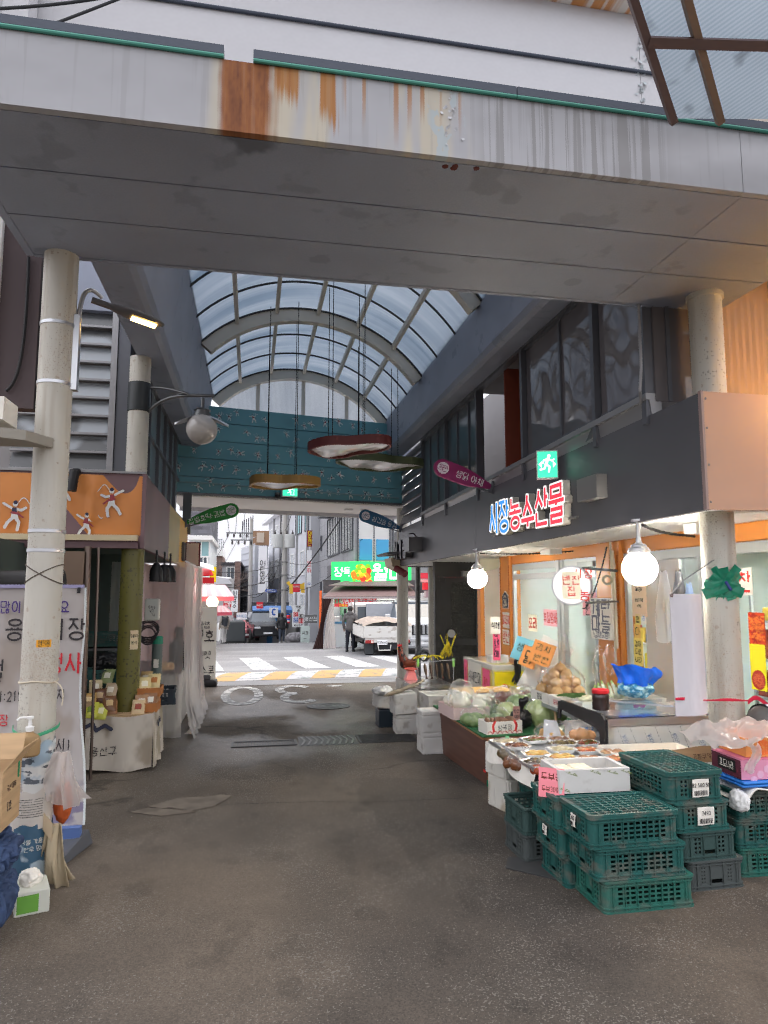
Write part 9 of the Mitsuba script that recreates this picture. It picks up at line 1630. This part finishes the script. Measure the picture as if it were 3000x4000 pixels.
def loft(rows, n=None):
    """Car shell: rows of (y, half width, z bottom, z belt, z top, half width at the top)."""
    V, F_ = [], []
    for y_, w_, zb__, zl, zt_2, wt in rows:
        for a, b in ((-w_*.96, zb__), (-w_, (zb__+zl)/2), (-w_*.985, zl), (-wt, zt_2), (wt, zt_2), (w_*.985, zl), (w_, (zb__+zl)/2), (w_*.96, zb__)): V.append((a, y_, b))
    m_ = 8
    for k in range(len(rows)-1):
        for i in range(m_): F_ += [[k*m_+i, (k+1)*m_+i, (k+1)*m_+(i+1) % m_], [k*m_+i, (k+1)*m_+(i+1) % m_, k*m_+(i+1) % m_]]
    for b, o in ((0, 1), ((len(rows)-1)*m_, -1)):
        for i in range(1, m_-1): F_.append([b, b+i, b+i+1][::o])
    return TM(V, F_)
def car(t, x, y, z, yaw, m, L=4.4, W=1.8, Hh=1.45, hood_h=.95):
    R_ = lambda mm: mv(mm, x, y, z, yaw)
    h = hood_h; w = W/2
    part(t, 'body', R_(loft([(0, w*.86, .30, .55, h*.80, w*.80), (.08, w*.95, .22, .6, h*.9, w*.88), (.9, w, .22, h*.86, h, w*.9), (L*.30, w, .22, h*.95, h*1.03, w*.9), (L*.62, w, .22, h*.97, h*1.04, w*.9), (L*.93, w*.98, .24, h*.95, h*1.05, w*.88), (L, w*.9, .36, h*.8, h*.95, w*.84)])), m, 35)
    part(t, 'cabin', R_(loft([(L*.27, w*.86, h*.95, h*.97, h*1.0, w*.80), (L*.42, w*.90, h*.95, h*1.0, Hh, w*.68), (L*.78, w*.90, h*.95, h*1.0, Hh*.985, w*.68), (L*.95, w*.86, h*.95, h*.97, h*1.02, w*.74)])), wglass, 35); part(t, 'roof', R_(loft([(L*.40, w*.70, Hh-.03, Hh-.01, Hh+.02, w*.64), (L*.8, w*.70, Hh-.04, Hh-.02, Hh+.01, w*.64)])), m, 35)
    for yy in (L*.19, L*.81):
        for sd in (-1, 1):
            c_, s_ = math.cos(yaw), math.sin(yaw); px_, py_ = sd*(w-.10), yy; M = frame([x+px_*c_-py_*s_, y+px_*s_+py_*c_, z+.33], [-s_, c_, 0], [0, 0, 1]); k = part(t, 'wheel', put(lathe([(.18, -.11), (.30, -.11), (.33, -.08), (.33, .08), (.30, .11), (.18, .11)], 24), M), tyre, 40); part(k, 'rim', put(lathe([(.04, -.09), (.185, -.11), (.185, .11), (.04, .09)], 16), M), rimm, 40)
    for sd in (-1, 1): part(t, 'headlight', R_(mv(bevel_box(.36, .08, .13, .03), sd*w*.66, .03, h*.66)), col((.7, .72, .74), .15)); part(t, 'mirror', R_(mv(bevel_box(.2, .1, .14, .03), sd*(w+.08), L*.33, h*1.02)), m)
    part(t, 'number_plate', R_(mv(trimesh.creation.box((.52, .02, .11)), 0, -.012, .42)), wh_s)
    return R_
R_ = car(suv, sx, sy, sz, .05, sil, 4.9, 1.95, 1.82, 1.20)
part(suv, 'grille', R_(mv(bevel_box(1.15, .06, .36, .03), 0, -.01, .68)), black_m)
for i in range(7): part(suv, 'grille_bar', R_(mv(bevel_box(.10, .05, .32, .02), -.48+.16*i, -.035, .70)), rimm)
for sd in (-1, 1): part(suv, 'lamp_block', R_(mv(bevel_box(.30, .06, .42, .03), sd*.78, .0, .66)), black_m); part(suv, 'fog_lamp', R_(mv(bevel_box(.24, .06, .22, .02), sd*.74, .02, .34)), black_m)
part(suv, 'bumper', R_(mv(bevel_box(1.8, .12, .14, .04), 0, -.02, .46)), sil); part(suv, 'lettering', R_(mv(put(prism(text_poly('50로31', .09, .015), .003), frame([0, -.026, .475], [1, 0, 0], [0, 0, 1])))), blk); 
bk_ = thing('parked_car', 'black estate car with white headlights coming up the street', 'car'); car(bk_, 1.00, 41.9, gz(42)+.18, .16, mat('black_paint', (.012, .013, .016), .15, .6, 0.0, clearcoat=1.0), 4.5, 1.84, 1.62, 1.02)
rc = thing('parked_car', 'dark red car half hidden behind the crest of the road', 'car'); car(rc, -0.27, 43.2, gz(43)+.10, .10, mat('maroon_paint', (.11, .012, .022), .18, .6, 0.0, clearcoat=1.0), 4.2, 1.72, 1.42, .92)
cv = thing('covered_cart', 'box shaped cart under a charcoal tarpaulin beside the red car', 'cart'); part(cv, 'cover', mv(bevel_box(1.25, 1.6, 1.15, .10), -0.99, 41, gz(41)+.15, .1), col(S(66, 70, 72), .7), 50); part(cv, 'skirt', mv(bevel_box(1.20, 1.5, .3, .05), -0.99, 41, gz(41)-.05, .1), col((.03, .03, .03), .8))
one('white_sheet', 'white sheet hanging over goods before the covered cart', 'sheet', grid(lambda u, v: np.stack([-1.85+.5*u, 38.6+.1*np.sin(9*u), gz(38)+.95-.95*v+.16*np.sin(PI*u)+.05*np.sin(14*u)*v], -1), 24, 12), white_m, True)
one('tarp_heap', 'grey tarpaulin heap on the kerb by the dental sign', 'tarpaulin', crumple((2.32, 37, gz(37)+.22), (.6, .4, .36), .4, 4, 61), col(S(120, 118, 122), .7), True)
